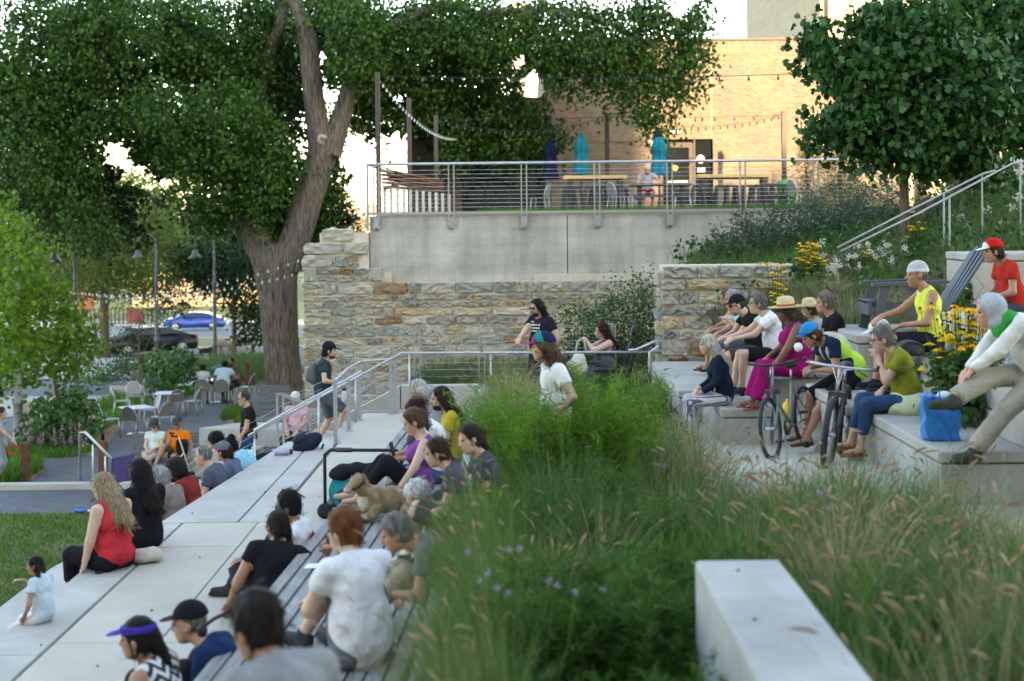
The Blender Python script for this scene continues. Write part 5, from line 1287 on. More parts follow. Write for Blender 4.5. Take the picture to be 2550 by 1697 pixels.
def wire_chair(label, p, rz, h=.82, m=None, name='mesh_chair', group='metal mesh chairs', cat='chair'):
    t = thing(name, label, cat, p, rz, group); m = m or GALV
    MESH_ = mat('perforated_steel', (.24,.245,.245), .5, .25, 60, .3, metal=.4)
    for sx in (-1,1):
        MB().tube([(.24,sx*.24,0),(.2,sx*.21,.43)], .013, 6).build('leg', m, t); MB().tube([(-.26,sx*.23,0),(-.2,sx*.21,.43)], .013, 6).build('leg', m, t)
    V = [(.21*cos(2*pi*k/16)*1.1, .22*sin(2*pi*k/16), .43) for k in range(16)]; MB().prism([(v[0],v[1]) for v in V], .425, .44).build('seat', MESH_, t)
    arch = [(-.2+(-.11)*sin(pi*i/16), -.23*cos(pi*i/16), .44+.40*sin(pi*i/16)**.6) for i in range(17)]
    MB().tube(arch, .014, 6).build('back_frame', m, t)
    v = []; f = []
    for i in range(17):
        x, y, z = arch[i]; v += [(x, y, z), (-.2, y, .46)]
    f = [(2*i, 2*i+2, 2*i+3, 2*i+1) for i in range(16)]; MB().add(v, f).build('backrest', MESH_, t)
    return t
wc = thing
for px, Y, rz, lab in ((1345,43,2.8,'pale metal chair at the left end of the left bar table'),(1540,41.5,.5,'pale metal chair between left bar table and picnic table'),(1580,41.8,2.5,'pale metal chair behind the man in grey'),(1700,42,3.,'pale metal chair at the right end of the picnic table'),(1990,41,0.4,'pale metal chair at the right end of the patio')):
    wire_chair(lab, (xat(px,Y,500),Y,pz), rz, group='pale metal chairs on the patio')
gb_ = thing('green_bin', 'bright green bin beside the right patio post', 'bin', (xat(1957,44.5,500),44.5,pz)); MB().lathe([(.24,0),(.28,.75),(.3,.76),(.3,.82)]).build('body', mat('lime_plastic', (.03,.42,.02), .4), gb_); MB().lathe([(.3,.82),(.2,.9),(.05,.92)]).build('lid', mat('lime_plastic', (.03,.42,.02)), gb_)
# weathered steel canopy with pale slats at the patio's left end
pg = thing('slat_screen', 'rusty canopy over pale upright slats at the left end of the patio', 'screen', (0,0,0)); RUST = mat('rusted_steel', (.13,.058,.03), .9, .4, 9, .3)
for i, px in enumerate(range(958, 1120, 16)):
    p = at(px, 470, 36); MB().box((p.x-.035,35.97,pz-.02),(p.x+.035,36.03,EYE+.78-.02*i)).build('slat', mat('pale_slat', (.50,.49,.44), .8), pg)
for i in range(5):
    a, b = at(955+2*i, 425+10*i, 36.3), at(1094, 452+6*i, 37); MB().bar(a, b, .5, .05).build('rust_board', RUST, pg)
MB().bar(at(955,472,35.8), at(1012,452,35.8), .06,.07).build('brace', RUST, pg)

# ------------------------------------------------------------------ plaza furniture
ch = [(276,1084,.3,'mesh chair at the outer left of the near plaza table'),(335,1089,1.2,'mesh chair nearest the lounging pair'),(372,1058,-2.6,'mesh chair behind the near table'),(398,1078,2.6,'mesh chair right of the near table'),(305,1035,0.2,'mesh chair half hidden left of the tables'),(335,1022,-1.2,'mesh chair between the two tables'),(385,1005,-.6,'mesh chair by the yucca and the far table'),(432,1040,2.2,'mesh chair facing the far table'),(478,1036,3.0,'mesh chair at the right of the far table'),(505,1009,1.7,'mesh chair of the person in the pale grey tee'),(555,1009,1.6,'mesh chair of the person in the pale blue shirt'),(612,998,2.9,'mesh chair of the man in brown'),(668,1000,2.6,'mesh chair against the cottonwood trunk')]
for px, py, rz, lab in ch: wire_chair(lab, on(px,py,0), rz, group='metal mesh chairs on the plaza')
def cafe_table(label, px, py, w=.38):
    t = thing('cafe_table', label, 'table', on(px,py,0), random.uniform(0,1), 'steel cafe tables on the plaza')
    MB().box((-w,-w,.70),(w,w,.725)).build('top', GALV, t, .01); MB().tube([(0,0,.02),(0,0,.7)], .035, 10).build('column', GALV, t); MB().lathe([(.26,0),(.26,.015),(.04,.03)]).build('base', GALV, t)
cafe_table('steel cafe table ringed by empty chairs near the lounging pair', 341, 1081); cafe_table('steel cafe table with a paper on it', 420, 1040); cafe_table('steel cafe table where three people sit', 532, 1003)
for lab, px, py, h in (('rusty steel post on the kerb by the left bed', 65, 1197, .82), ('rusty steel post beside the short handrail', 257, 1197, .86), ('rusty steel post beside the seated group', 617, 965, .85), ('rusty steel post behind the broad leaved bush', 361, 945, .7), ('rusty steel post beside the dark car lamp', 388, 942, .7)):
    t = thing('rust_post', lab, 'bollard', on(px,py,0), 0, 'rusty steel posts around the plaza'); MB().box((-.085,-.085,0),(.085,.085,h)).build('post', RUST, t, .008); MB().box((-.07,-.07,h),(.07,.07,h+.012)).build('cap', RUST, t)
DG = mat('dark_grey_wood', (.14,.145,.15), .7, .2, 5, stretch=(.5,5,5))
cbn = thing('curved_bench', 'curved concrete bench with slatted seat and backrest on the plaza', 'bench', on(322,985,0))
MB().prism([(-.55,-.4),(.9,-.2),(1.5,.5),(1.2,.9),(.6,.3),(-.5,.1)], 0, .38).build('base', CONC2, cbn, .01)
for i in range(5): MB().prism([(-.56+.02*i,-.42+.11*i),(.92,-.22+.11*i),(1.5,.44+.1*i),(1.46,.53+.1*i),(.9,-.13+.11*i),(-.56+.02*i,-.34+.11*i)], .39, .43).build('slat', DG, cbn)
for i in range(3): MB().bar((.05,.12,.55+.1*i),(1.0,.3,.55+.1*i), .03, .085).build('back_slat', DG, cbn)
for x in (.1,.9): MB().bar((x,.05,.4),(x,.2,.85), .04,.04).build('back_post', DARK, cbn)
# camp chair, purple
cc = thing('camp_chair', 'purple folding camp chair with a tan cloth on its seat', 'chair', on(276,1248,0), 2.6); PURP = cloth((.12,.085,.23), 'purple_nylon')
for sy in (-1,1):
    MB().tube([(.3,sy*.3,0),(-.25,-sy*.22,.48)], .011, 6).build('leg', BLACK, cc); MB().tube([(.28,sy*.3,.42),(-.32,sy*.3,0)], .011, 6).build('leg', BLACK, cc); MB().tube([(-.3,sy*.3,0),(-.36,sy*.29,.95)], .012, 6).build('back_post', BLACK, cc)
MB().add([(.3,-.3,.44),(.3,.3,.44),(0,.28,.36),(0,-.28,.36),(-.28,.28,.40),(-.28,-.28,.40)], [(0,1,2,3),(3,2,4,5)], True).build('seat', PURP, cc); MB().add([(-.28,-.28,.40),(-.28,.28,.40),(-.37,.28,.95),(-.37,-.28,.95)], [(0,1,2,3)]).build('backrest', PURP, cc)
cl = solid('folded_cloth', [el((0,0,.02),(.24,.15,.045)), el((.08,.05,.04),(.12,.12,.05)), el((-.12,-.04,.03),(.12,.09,.05))], .04, .02, cloth((.34,.19,.14),'tan_pink_cloth'), None, lambda P: .01*np.sin(40*P[:,0]+20*P[:,1])); cl.location = cc.location+Vector((.02,-.02,.41)); tag(cl, 'tan pink cloth lying on the purple camp chair', 'cloth')
# lounge seat of the couple, and the walker
lg = thing('lounge_bench', 'low dark lounge seat of the couple facing the lawn', 'bench', on(395,1185,0), -pi/2)
for i in range(6): MB().box((-.5+.17*i,-.75,.33),(-.5+.17*i+.15,.75,.37)).build('slat', DG, lg)
for sx in (-.45,.45):
    for sy in (-.65,.65): MB().box((sx-.04,sy-.04,0),(sx+.04,sy+.04,.33)).build('leg', DARK, lg)
for i in range(4): MB().bar((-.52-.05*i,-.75,.42+.13*i),(-.52-.05*i,.75,.42+.13*i), .03,.11).build('back_slat', DG, lg)
wk = thing('rollator', 'white framed rollator with black bag beside the man in orange', 'walker', on(442,1192,0), .3); WH = mat('white_tube', (.7,.7,.68), .4)
for sy in (-.24,.24):
    MB().tube([(.28,sy,.08),(.02,sy,.95),(-.08,sy,.98)], .016, 8).build('frame_tube', WH, wk); MB().tube([(-.25,sy,.08),(.12,sy,.6)], .016, 8).build('frame_tube', WH, wk)
    MB().tube([(.0,sy,.96),(-.16,sy,.99)], .022, 8).build('grip', BLACK, wk)
    for x in (.28,-.25): MB().lathe([(.02,-.02),(.095,-.018),(.095,.018),(.02,.02)], n=14).build('wheel', BLACK, wk, loc=(x,sy,.095), rot=(pi/2,0,0))
MB().box((-.02,-.2,.55),(.22,.2,.84)).build('bag', cloth((.016,.016,.018),'black_nylon'), wk, .03); MB().box((-.18,-.2,.48),(.14,.2,.52)).build('seat', BLACK, wk, .01)
bt = thing('water_bottle', 'blue bottle lying on the lawn', 'bottle', on(204,1273,.09)); MB().lathe([(.035,-.15),(.037,.06),(.02,.1),(.02,.12)]).build('body', mat('blue_plastic', (.01,.12,.42), .35), bt, rot=(0,pi/2,0)); MB().lathe([(.024,.12),(.024,.16),(.01,.165)]).build('cap', WHITE, bt, rot=(0,pi/2,0))
# bins, stage boxes and the slatted lounge chair near the trunk
tg = thing('slatted_lounger', 'grey slatted lounge chair back by the trunk', 'chair', on(680,1075,0), 0)
for i in range(5): MB().box((-.45,-.04+.05*i,.45+.16*i),(.45,.0+.05*i,.59+.16*i)).build('back_slat', DG, tg)
MB().box((-.45,-.75,.32),(.45,-.05,.40)).build('seat', DG, tg); MB().box((-.42,-.7,0),(.42,-.1,.3)).build('base', DARK, tg)
for lab, px, py, w, h, d in (('black angled stage monitor below the stairs', 690, 1125, .55, .62, .5), ('grey equipment case with a yellow strip below the stairs', 748, 1115, .42, .65, .4)):
    t = thing('equipment_box', lab, 'speaker', S(px,25.6,1.0), 0); MB().add([(-w,-d/2,0),(w,-d/2,0),(w,d/2,0),(-w,d/2,0),(-w*.75,-d*.1,h),(w,-d*.1,h),(w,d/2,h),(-w*.75,d/2,h)], [(0,3,2,1),(4,5,6,7),(0,1,5,4),(1,2,6,5),(2,3,7,6),(3,0,4,7)]).build('cabinet', BLACK if 'monitor' in lab else DG, t, .02)
    MB().box((-w*.6,-d*.42,.1),(w*.8,-d*.36,h*.8)).build('grille' if 'monitor' in lab else 'strip', DARK if 'monitor' in lab else mat('yellow_strip', (.6,.42,.02), .5), t, 0) if 'monitor' in lab else MB().box((-.05,-d*.62,.02),(.06,-d*.52,h*.9)).build('strip', mat('yellow_strip', (.6,.42,.02), .5), t)
lbk = MB(); q = on(560,1105,0); lbk.prism([(q.x-.6,q.y-.3),(q.x+2.2,q.y-.8),(q.x+2.4,q.y+.4),(q.x+.4,q.y+.7)], 0, .45); wallthing('low_seat_wall', 'low curved concrete seat wall near the trunk', lbk, CONC2)
lb2 = MB(); q = on(480,1190,0); lb2.prism([(q.x-.2,q.y+.1),(q.x+1.3,q.y-.3),(q.x+1.5,q.y+.6),(q.x+.2,q.y+.8)], 0, .6); wallthing('low_seat_wall', 'low concrete seat wall beside the rollator', lb2, CONC2)

# ------------------------------------------------------------------ road traffic and riverside things
def car(label, loc, rz, paint, L=4.7, W=1.84, H=1.43):
    t = thing('parked_car', label, 'car', loc, rz)
    prof = [(-.5,.28),(-.495,.55),(-.47,.66),(-.40,.70),(-.30,.80),(-.17,.96),(-.02,1.0),(.12,.97),(.25,.82),(.32,.72),(.46,.60),(.498,.45),(.5,.28),(.47,.16),(-.47,.16)]
    n = 9; V = []; m = len(prof)
    for j in range(n):
        y = -1+2*j/(n-1)
        for x, z in prof:
            top = max(0, z-.66)/.34; w = W/2*(1-.24*top)*(1-.10*abs(2*x)**3)
            V.append((x*L*(1-.012*abs(y)**3), y*w, z*H*(1-.015*y*y*top)))
    f = [(j*m+i, j*m+(i+1)%m, (j+1)*m+(i+1)%m, (j+1)*m+i) for j in range(n-1) for i in range(m)]+[tuple(range(m)), tuple(range((n-1)*m, n*m))[::-1]]
    MB().add(V, f, True).build('body', paint, t)
    GL = mat('car_glass', (.02,.028,.035), .12, .1, spec=.4)
    for sy in (-1,1):
        pts = [(-.31,.74),(-.19,.93),(-.01,.965),(.10,.94),(.235,.745)]
        def yy(z): return sy*(W/2*(1-.24*max(0,z-.66)/.34)+.012)
        for k, pp in enumerate(([pts[0],pts[1],(-.06,.955),(-.07,.74)], [(-.055,.74),(-.045,.96),pts[3],pts[4]])):
            MB().add([(x*L, yy(z), z*H) for x, z in pp], [(0,1,2,3)]).build('side_window', GL, t)
        MB().box((-.455*L, sy*W*.42-.16, .56*H), (-.475*L-.03, sy*W*.42+.1, .66*H)).build('tail_light', mat('tail_red', (.35,.01,.01), .3), t)
        MB().box((.455*L, sy*W*.36-.18, .48*H), (.487*L, sy*W*.36+.14, .56*H)).build('headlight', mat('headlight_white', (.8,.82,.85), .2), t)
        MB().box((.10*L, sy*(W/2)-.02, .70*H), (.14*L, sy*(W/2+.16), .78*H)).build('mirror', paint, t, .02)
        for x in (-.30,.30):
            wl_ = MB().lathe([(.08,-.1),(.32,-.1),(.335,-.06),(.335,.06),(.32,.1),(.08,.1)], n=22).build('wheel', BLACK, t, loc=(x*L, sy*(W/2-.1), .335), rot=(pi/2,0,0))
            rm = MB(); rm.lathe([(.02,-.112),(.22,-.108),(.235,-.09),(.235,.09),(.22,.108),(.02,.112)], n=20); rm.build('rim', mat('alloy', (.55,.55,.55), .35, metal=.6), wl_)
            for k in range(5):
                th = 2*pi*k/5
                for zz in (-.116,.116): MB().bar((.05*cos(th),.05*sin(th),zz),(.2*cos(th),.2*sin(th),zz), .05,.012).build('spoke', DARK, wl_)
    for x0, z0, x1, z1 in ((.245,.80,.15,.945),(-.325,.80,-.2,.95)):
        w0, w1 = W/2*.82, W/2*.74; s = .012 if x0 > 0 else -.012
        MB().add([(x0*L+s,-w0,z0*H+.012),(x0*L+s,w0,z0*H+.012),(x1*L+s,w1,z1*H+.02),(x1*L+s,-w1,z1*H+.02)], [(0,1,2,3)]).build('windscreen', GL, t)
    return t
DKP = mat('black_car_paint', (.010,.012,.016), .3, .05, spec=.35); BLP = mat('blue_car_paint', (.01,.07,.34), .18, .05, spec=.7)
c = at(370, 880, 73); car('dark sedan with headlights towards the plaza on the near road', (c.x, 73, SL(73)+.02), pi+.62, DKP)
c = at(486, 806, 112); car('bright blue sedan parked on the far road', (c.x, 112, SL(112)+.02), pi+.12, BLP)
# iron fence and yellow structure by the river
fn_ = thing('iron_fence', 'black iron railing along the river beyond the road', 'fence', (0,0,0)); Yf = 128
xa_, xb_ = at(175,800,Yf).x, at(470,800,Yf).x
for i in range(30): x = xa_+(xb_-xa_)*i/29; MB().box((x-.06,Yf-.05,SL(Yf)),(x+.06,Yf+.05,SL(Yf)+1.5)).build('picket', DARK, fn_)
for z in (.15,1.4): MB().box((xa_,Yf-.06,SL(Yf)+z),(xb_,Yf+.06,SL(Yf)+z+.08)).build('rail_bar', DARK, fn_)
ys_ = thing('yellow_structure', 'bright yellow steel structure behind the young oak', 'structure', (0,0,0)); p = at(158,800,120)
YELS = mat('yellow_paint_steel', (.55,.55,.0), .5)
MB().add([tuple(at(140,830,120)), tuple(at(178,828,120)), tuple(at(166,770,120)), tuple(at(155,738,120)), tuple(at(150,740,120))]+[tuple(at(x,y,122)) for x,y in ((140,830),(178,828),(166,770),(155,738),(150,740))], [(0,1,2,3,4),(9,8,7,6,5),(0,5,6,1),(1,6,7,2),(2,7,8,3),(3,8,9,4),(4,9,5,0)]).build('panel', YELS, ys_)
MB().bar(at(160,760,119), at(184,815,119), .5,.5).build('brace', mat('grey_steel', (.2,.2,.21), .5), ys_)
for lab, px, py, c in (('orange construction hoarding beyond the trees', 215, 745, (.28,.09,.03)), ('red kiosk panel by the river railing', 338, 803, (.2,.025,.02))):
    p = at(px, py, 135); t = thing('hoarding', lab, 'panel', p); MB().box((-.7,0,-1.2),(.7,.15,1.2)).build('board', mat('hoarding_%d' % px, c, .7), t); MB().box((-1.1,.16,-2.5),(-1.0,.3,-1.6)).build('leg', DARK, t); MB().box((1.0,.16,-2.5),(1.1,.3,-1.6)).build('leg', DARK, t)
sc_ = thing('electric_scooter', 'teal electric scooter parked beside the road', 'scooter', (at(228,835,88).x, 88, SL(88)+.05), .1); TQ = mat('teal_plastic', (.0,.35,.30), .4)
MB().box((-.45,-.09,.13),(.5,.09,.18)).build('deck', TQ, sc_, .02); MB().tube([(-.5,0,.15),(-.42,0,1.1)], .03, 8).build('stem', TQ, sc_); MB().tube([(-.42,-.25,1.1),(-.42,.25,1.1)], .02, 8).build('handlebar', BLACK, sc_)
for x in (-.52,.55): MB().lathe([(.03,-.03),(.13,-.03),(.13,.03),(.03,.03)], n=14).build('wheel', BLACK, sc_, loc=(x,0,.13), rot=(pi/2,0,0))

# ------------------------------------------------------------------ small things on the terrace
RUBBER = BLACK
def phone(label, p, rot): 
    t = thing('phone', label, 'phone', p); t.rotation_euler = rot; MB().box((-.037,-.005,-.075),(.037,.005,.075)).build('body', BLACK, t, .006); MB().box((-.034,-.0075,-.07),(.034,-.006,.07)).build('screen', mat('phone_screen', (.02,.022,.025), .1), t); return t
def backpack(label, p, rz, c, s=1., rot=None, name='backpack'):
    t = thing(name, label, 'backpack', p, rz); 
    if rot: t.rotation_euler = rot
    m = cloth(c)
    solid('pack_body', [el((0,0,.22*s),(.12*s,.16*s,.23*s)), el((.03*s,0,.13*s),(.13*s,.15*s,.13*s))], .06, .016, m, t)
    solid('front_pocket', [el((-.10*s,0,.14*s),(.06*s,.12*s,.11*s))], .02, .016, m, t)
    for sy in (-1,1): MB().tube([(.1*s,sy*.09*s,.40*s),(.19*s,sy*.1*s,.3*s),(.17*s,sy*.11*s,.1*s),(.1*s,sy*.12*s,.04*s)], .016*s, 6).build('strap', BLACK, t)
    return t
bp = on(728,1128,ZT+.005); backpack('navy backpack lying on the grey slab by the stair rail', bp+Vector((0,.2,.0)), .4, (.016,.022,.04), 1.0, (0,1.15,.5))
bo = thing('tumbler', 'lilac tumbler lying against the navy backpack', 'bottle', on(703,1127,ZT+.05)); MB().lathe([(.035,-.11),(.042,.08),(.03,.1)]).build('body', mat('lilac_enamel', (.38,.33,.52), .4), bo, rot=(0,pi/2,.4)); MB().lathe([(.036,.1),(.036,.14),(.02,.145)]).build('cap', BLACK, bo, rot=(0,pi/2,.4))
# stroller with teal bag
sp = on(905,1290,ZT); stl = thing('pet_stroller', 'black framed stroller with teal bag on the terrace', 'stroller', (sp.x, sp.y, ZT))
w = .42
MB().tube([(-w,0,.05),(-w,0,.62),(-w,.0,.70),(-w+.06,0,.75),(w-.05,0,.74),(w,.03,.70),(w,.05,.35)], .019, 8).build('handle_frame', BLACK, stl)
MB().tube([(-w+.12,0,.752),(-w+.3,0,.748)], .027, 8).build('grip', DARK, stl)
solid('teal_bag', [el((-.12,.08,.28),(.27,.2,.24)), el((.1,.1,.22),(.22,.2,.2))], .06, .02, cloth((.0,.20,.24),'teal_nylon'), stl)
solid('folded_jacket', [el((-.05,.02,.53),(.30,.14,.075)), el((-.25,.0,.48),(.12,.12,.07))], .04, .018, cloth((.015,.016,.02),'black_jacket'), stl, lambda P: .008*np.sin(35*P[:,0]+12*P[:,2]))
MB().tube([(-.2,-.12,.12),(-.27,-.135,.3),(-.1,-.14,.42)], .012, 6).build('bag_trim', BLACK, stl); MB().tube([(.05,-.11,.12),(-.02,-.13,.33),(.15,-.13,.4)], .012, 6).build('bag_trim', BLACK, stl)
for x, y in ((-w,-.02),(w,0),(-w+.1,.5),(w,.5)): MB().lathe([(.03,-.02),(.085,-.02),(.085,.02),(.03,.02)], n=14).build('wheel', BLACK, stl, loc=(x,y,.086), rot=(pi/2,0,0))
MB().box((-w,-.02,.12),(w,.5,.15)).build('base_tray', BLACK, stl)
# blanket, bottle, straw hat, paper on the bench
bl = MB(); p0, p1 = on(905,1302,ZB), on(1000,1296,ZB); bl.prism([(p0.x,p0.y),(p1.x,p1.y),(p1.x+.1,p1.y+.75),(p0.x+.05,p0.y+.8)], ZB+.002, ZB+.02)
tag(bl.build('blanket', mat('patterned_blanket', (.5,.52,.48), .9, .4, 9, rgb2=(.30,.42,.40)), None, .006), 'pale patterned blanket under the tan dog', 'blanket')
b_ = thing('drink_bottle', 'clear juice bottle with yellow label on the bench', 'bottle', on(1045,1407,ZB)); MB().lathe([(.034,0),(.036,.02),(.036,.17),(.018,.215),(.016,.225)]).build('body', mat('juice_bottle', (.60,.60,.50), .2), b_); MB().lathe([(.0365,.03),(.0368,.13)], n=18).build('label', mat('yellow_label', (.70,.48,.02), .5), b_); MB().lathe([(.0366,.0),(.0366,.028)], n=18).build('juice', mat('orange_juice', (.6,.24,.01), .3), b_); MB().lathe([(.02,.225),(.02,.25),(.004,.252)]).build('cap', WHITE, b_)
h_ = on(1022,1395,ZB); hh_ = thing('straw_fan', 'pale woven hat lying on the bench behind the juice bottle', 'hat', h_); MB().lathe([(.15,0),(.15,.008),(.09,.02),(.085,.07),(.06,.09),(.005,.095)], n=20).build('woven_body', mat('woven_straw', (.50,.46,.32), .9, .2, 30), hh_)
pp_ = MB(); q = on(776,1412,ZB+.006); pp_.add([(q.x-.06,q.y-.05,ZB+.004),(q.x+.09,q.y-.04,ZB+.006),(q.x+.1,q.y+.06,ZB+.02),(q.x-.04,q.y+.07,ZB+.012),(q.x+.03,q.y+.01,ZB+.03)], [(0,1,4),(1,2,4),(2,3,4),(3,0,4)]); tag(pp_.build('paper_napkin', WHITE), 'crumpled white napkin by the leaning woman hand', 'napkin')
# cream tote under the woman in black
to = solid('tote_bag', [el((0,0,.05),(.22,.16,.06)), el((.1,-.03,.08),(.12,.1,.06))], .05, .016, cloth((.52,.46,.36),'cream_canvas'), None, lambda P: .006*np.sin(30*P[:,0]+25*P[:,1])); to.location = on(350,1398,ZT+.005); tag(to, 'cream canvas tote lying between the two women on the terrace edge', 'bag')
# blue bag on the right tier
bb = thing('shopping_bag', 'blue woven shopping bag standing on the grey block', 'bag', S(2342,12.5,EYE-1.965)); bb.scale = (.85,.85,.85); BBM = mat('blue_woven_plastic', (.004,.16,.46), .45, .25, 12, .4)
big = 5.; cutb = [((sx*.17+.0,0,0),(sx*1.,0,-.06)) for sx in (1,-1)]+[((0,sy*.11,0),(0,sy*1.,.05)) for sy in (1,-1)]+[((0,0,0),(0,0,-1.)),((0,0,.44),(.12,0,1.))]
solid('bag_body', [el((0,0,.2),(.3,.25,.4),None,cutb)], .03, .014, BBM, bb, lambda P: .009*np.sin(26*P[:,2]+31*P[:,0])*np.sin(19*P[:,0]+23*P[:,1])+.005*np.sin(70*P[:,0]+35*P[:,2]))
MB().tube([(-.1,-.1,.42),(-.12,-.11,.5),(-.04,-.11,.51),(-.03,-.1,.42)], .008, 6).build('handle', BBM, bb); solid('contents', [el((.05,.02,.44),(.08,.07,.05))], .02, .014, cloth((.6,.62,.64),'crumpled_plastic'), bb)
# dark recliner chair
ac_ = on(2290,822,R3); adk = thing('recliner_chair', 'dark grey plastic reclining chair behind the man in yellow', 'chair', (ac_.x-.05,17.95,R3), pi); CH = mat('charcoal_plastic', (.065,.075,.09), .55, .1, 8)
for sy in (-.3,.3):
    MB().bar((.55,sy,.0),(.42,sy,.56), .05,.11).build('front_leg', CH, adk); MB().bar((-.35,sy,.0),(-.05,sy,.56), .05,.1).build('rear_leg', CH, adk); MB().bar((.58,sy,.57),(-.32,sy,.60), .11,.04).build('armrest', CH, adk)
    MB().bar((.55,sy*.85,.34),(-.45,sy*.85,.16), .04,.10).build('side_rail', CH, adk)
for i in range(7): y = -.27+.09*i; MB().bar((-.28,y,.14),(-.82,y,1.02-.03*abs(i-3)), .08,.03, (1,0,.4)).build('back_slat', CH, adk)
for i in range(6): MB().bar((.56-.15*i,-.27,.36-.035*i),(.56-.15*i,.27,.36-.035*i), .13,.03).build('seat_slat', CH, adk)
MB().bar((.6,-.3,.28),(.6,.3,.28), .05,.16).build('front_board', CH, adk)
tag(MB().box((3.16,18.0,R2+.004),(3.7,18.75,R2+.03)).build('red_mat', cloth((.40,.03,.04),'red_mat_cloth'), None, .008), 'red seat mat under the man in white tee and black shorts', 'mat')
# the power wheelchair
wcx = at(1520, 900, 24.1); whc = thing('power_wheelchair', 'black power wheelchair beside the shrub', 'wheelchair', (wcx.x, 24.1, ZT+.02), pi-.15); BL2 = mat('black_vinyl', (.016,.018,.022), .45)
solid('seat', [el((.05,0,.50),(.27,.25,.06))], .02, .02, BL2, whc); 
o = solid('backrest', [el((0,0,0),(.07,.25,.33))], .02, .02, BL2, whc); o.location = (-.27,0,.86); o.rotation_euler = (0,-.25,0)
o = solid('headrest', [el((0,0,0),(.055,.13,.09))], .02, .016, BL2, whc); o.location = (-.40,0,1.36)
MB().tube([(-.38,0,1.1),(-.42,0,1.3)], .015, 8).build('headrest_stem', DARK, whc)
for sy in (-.32,.32):
    MB().bar((-.28,sy,.74),(.25,sy,.72), .07,.05).build('armrest', BL2, whc); MB().tube([(-.25,sy,.35),(-.33,sy,.74),(-.42,sy,1.1)], .016, 8).build('back_tube', BLACK, whc)
    MB().lathe([(.06,-.045),(.16,-.045),(.18,-.02),(.18,.02),(.16,.045),(.06,.045)], n=20).build('drive_wheel', BLACK, whc, loc=(-.05,sy,.18), rot=(pi/2,0,0))
    for x in (.38,-.42): MB().lathe([(.02,-.025),(.085,-.025),(.085,.025),(.02,.025)], n=14).build('caster', BLACK, whc, loc=(x,sy*.75,.086), rot=(pi/2,0,0))
MB().box((-.38,-.24,.12),(.25,.24,.42)).build('power_base', BLACK, whc, .03); MB().box((.35,-.18,.1),(.55,.18,.13)).build('footplate', BLACK, whc, .01); MB().box((-.40,-.1,.3),(-.385,.1,.36)).build('orange_reflector', mat('orange_reflector', (.6,.16,.02), .4), whc)
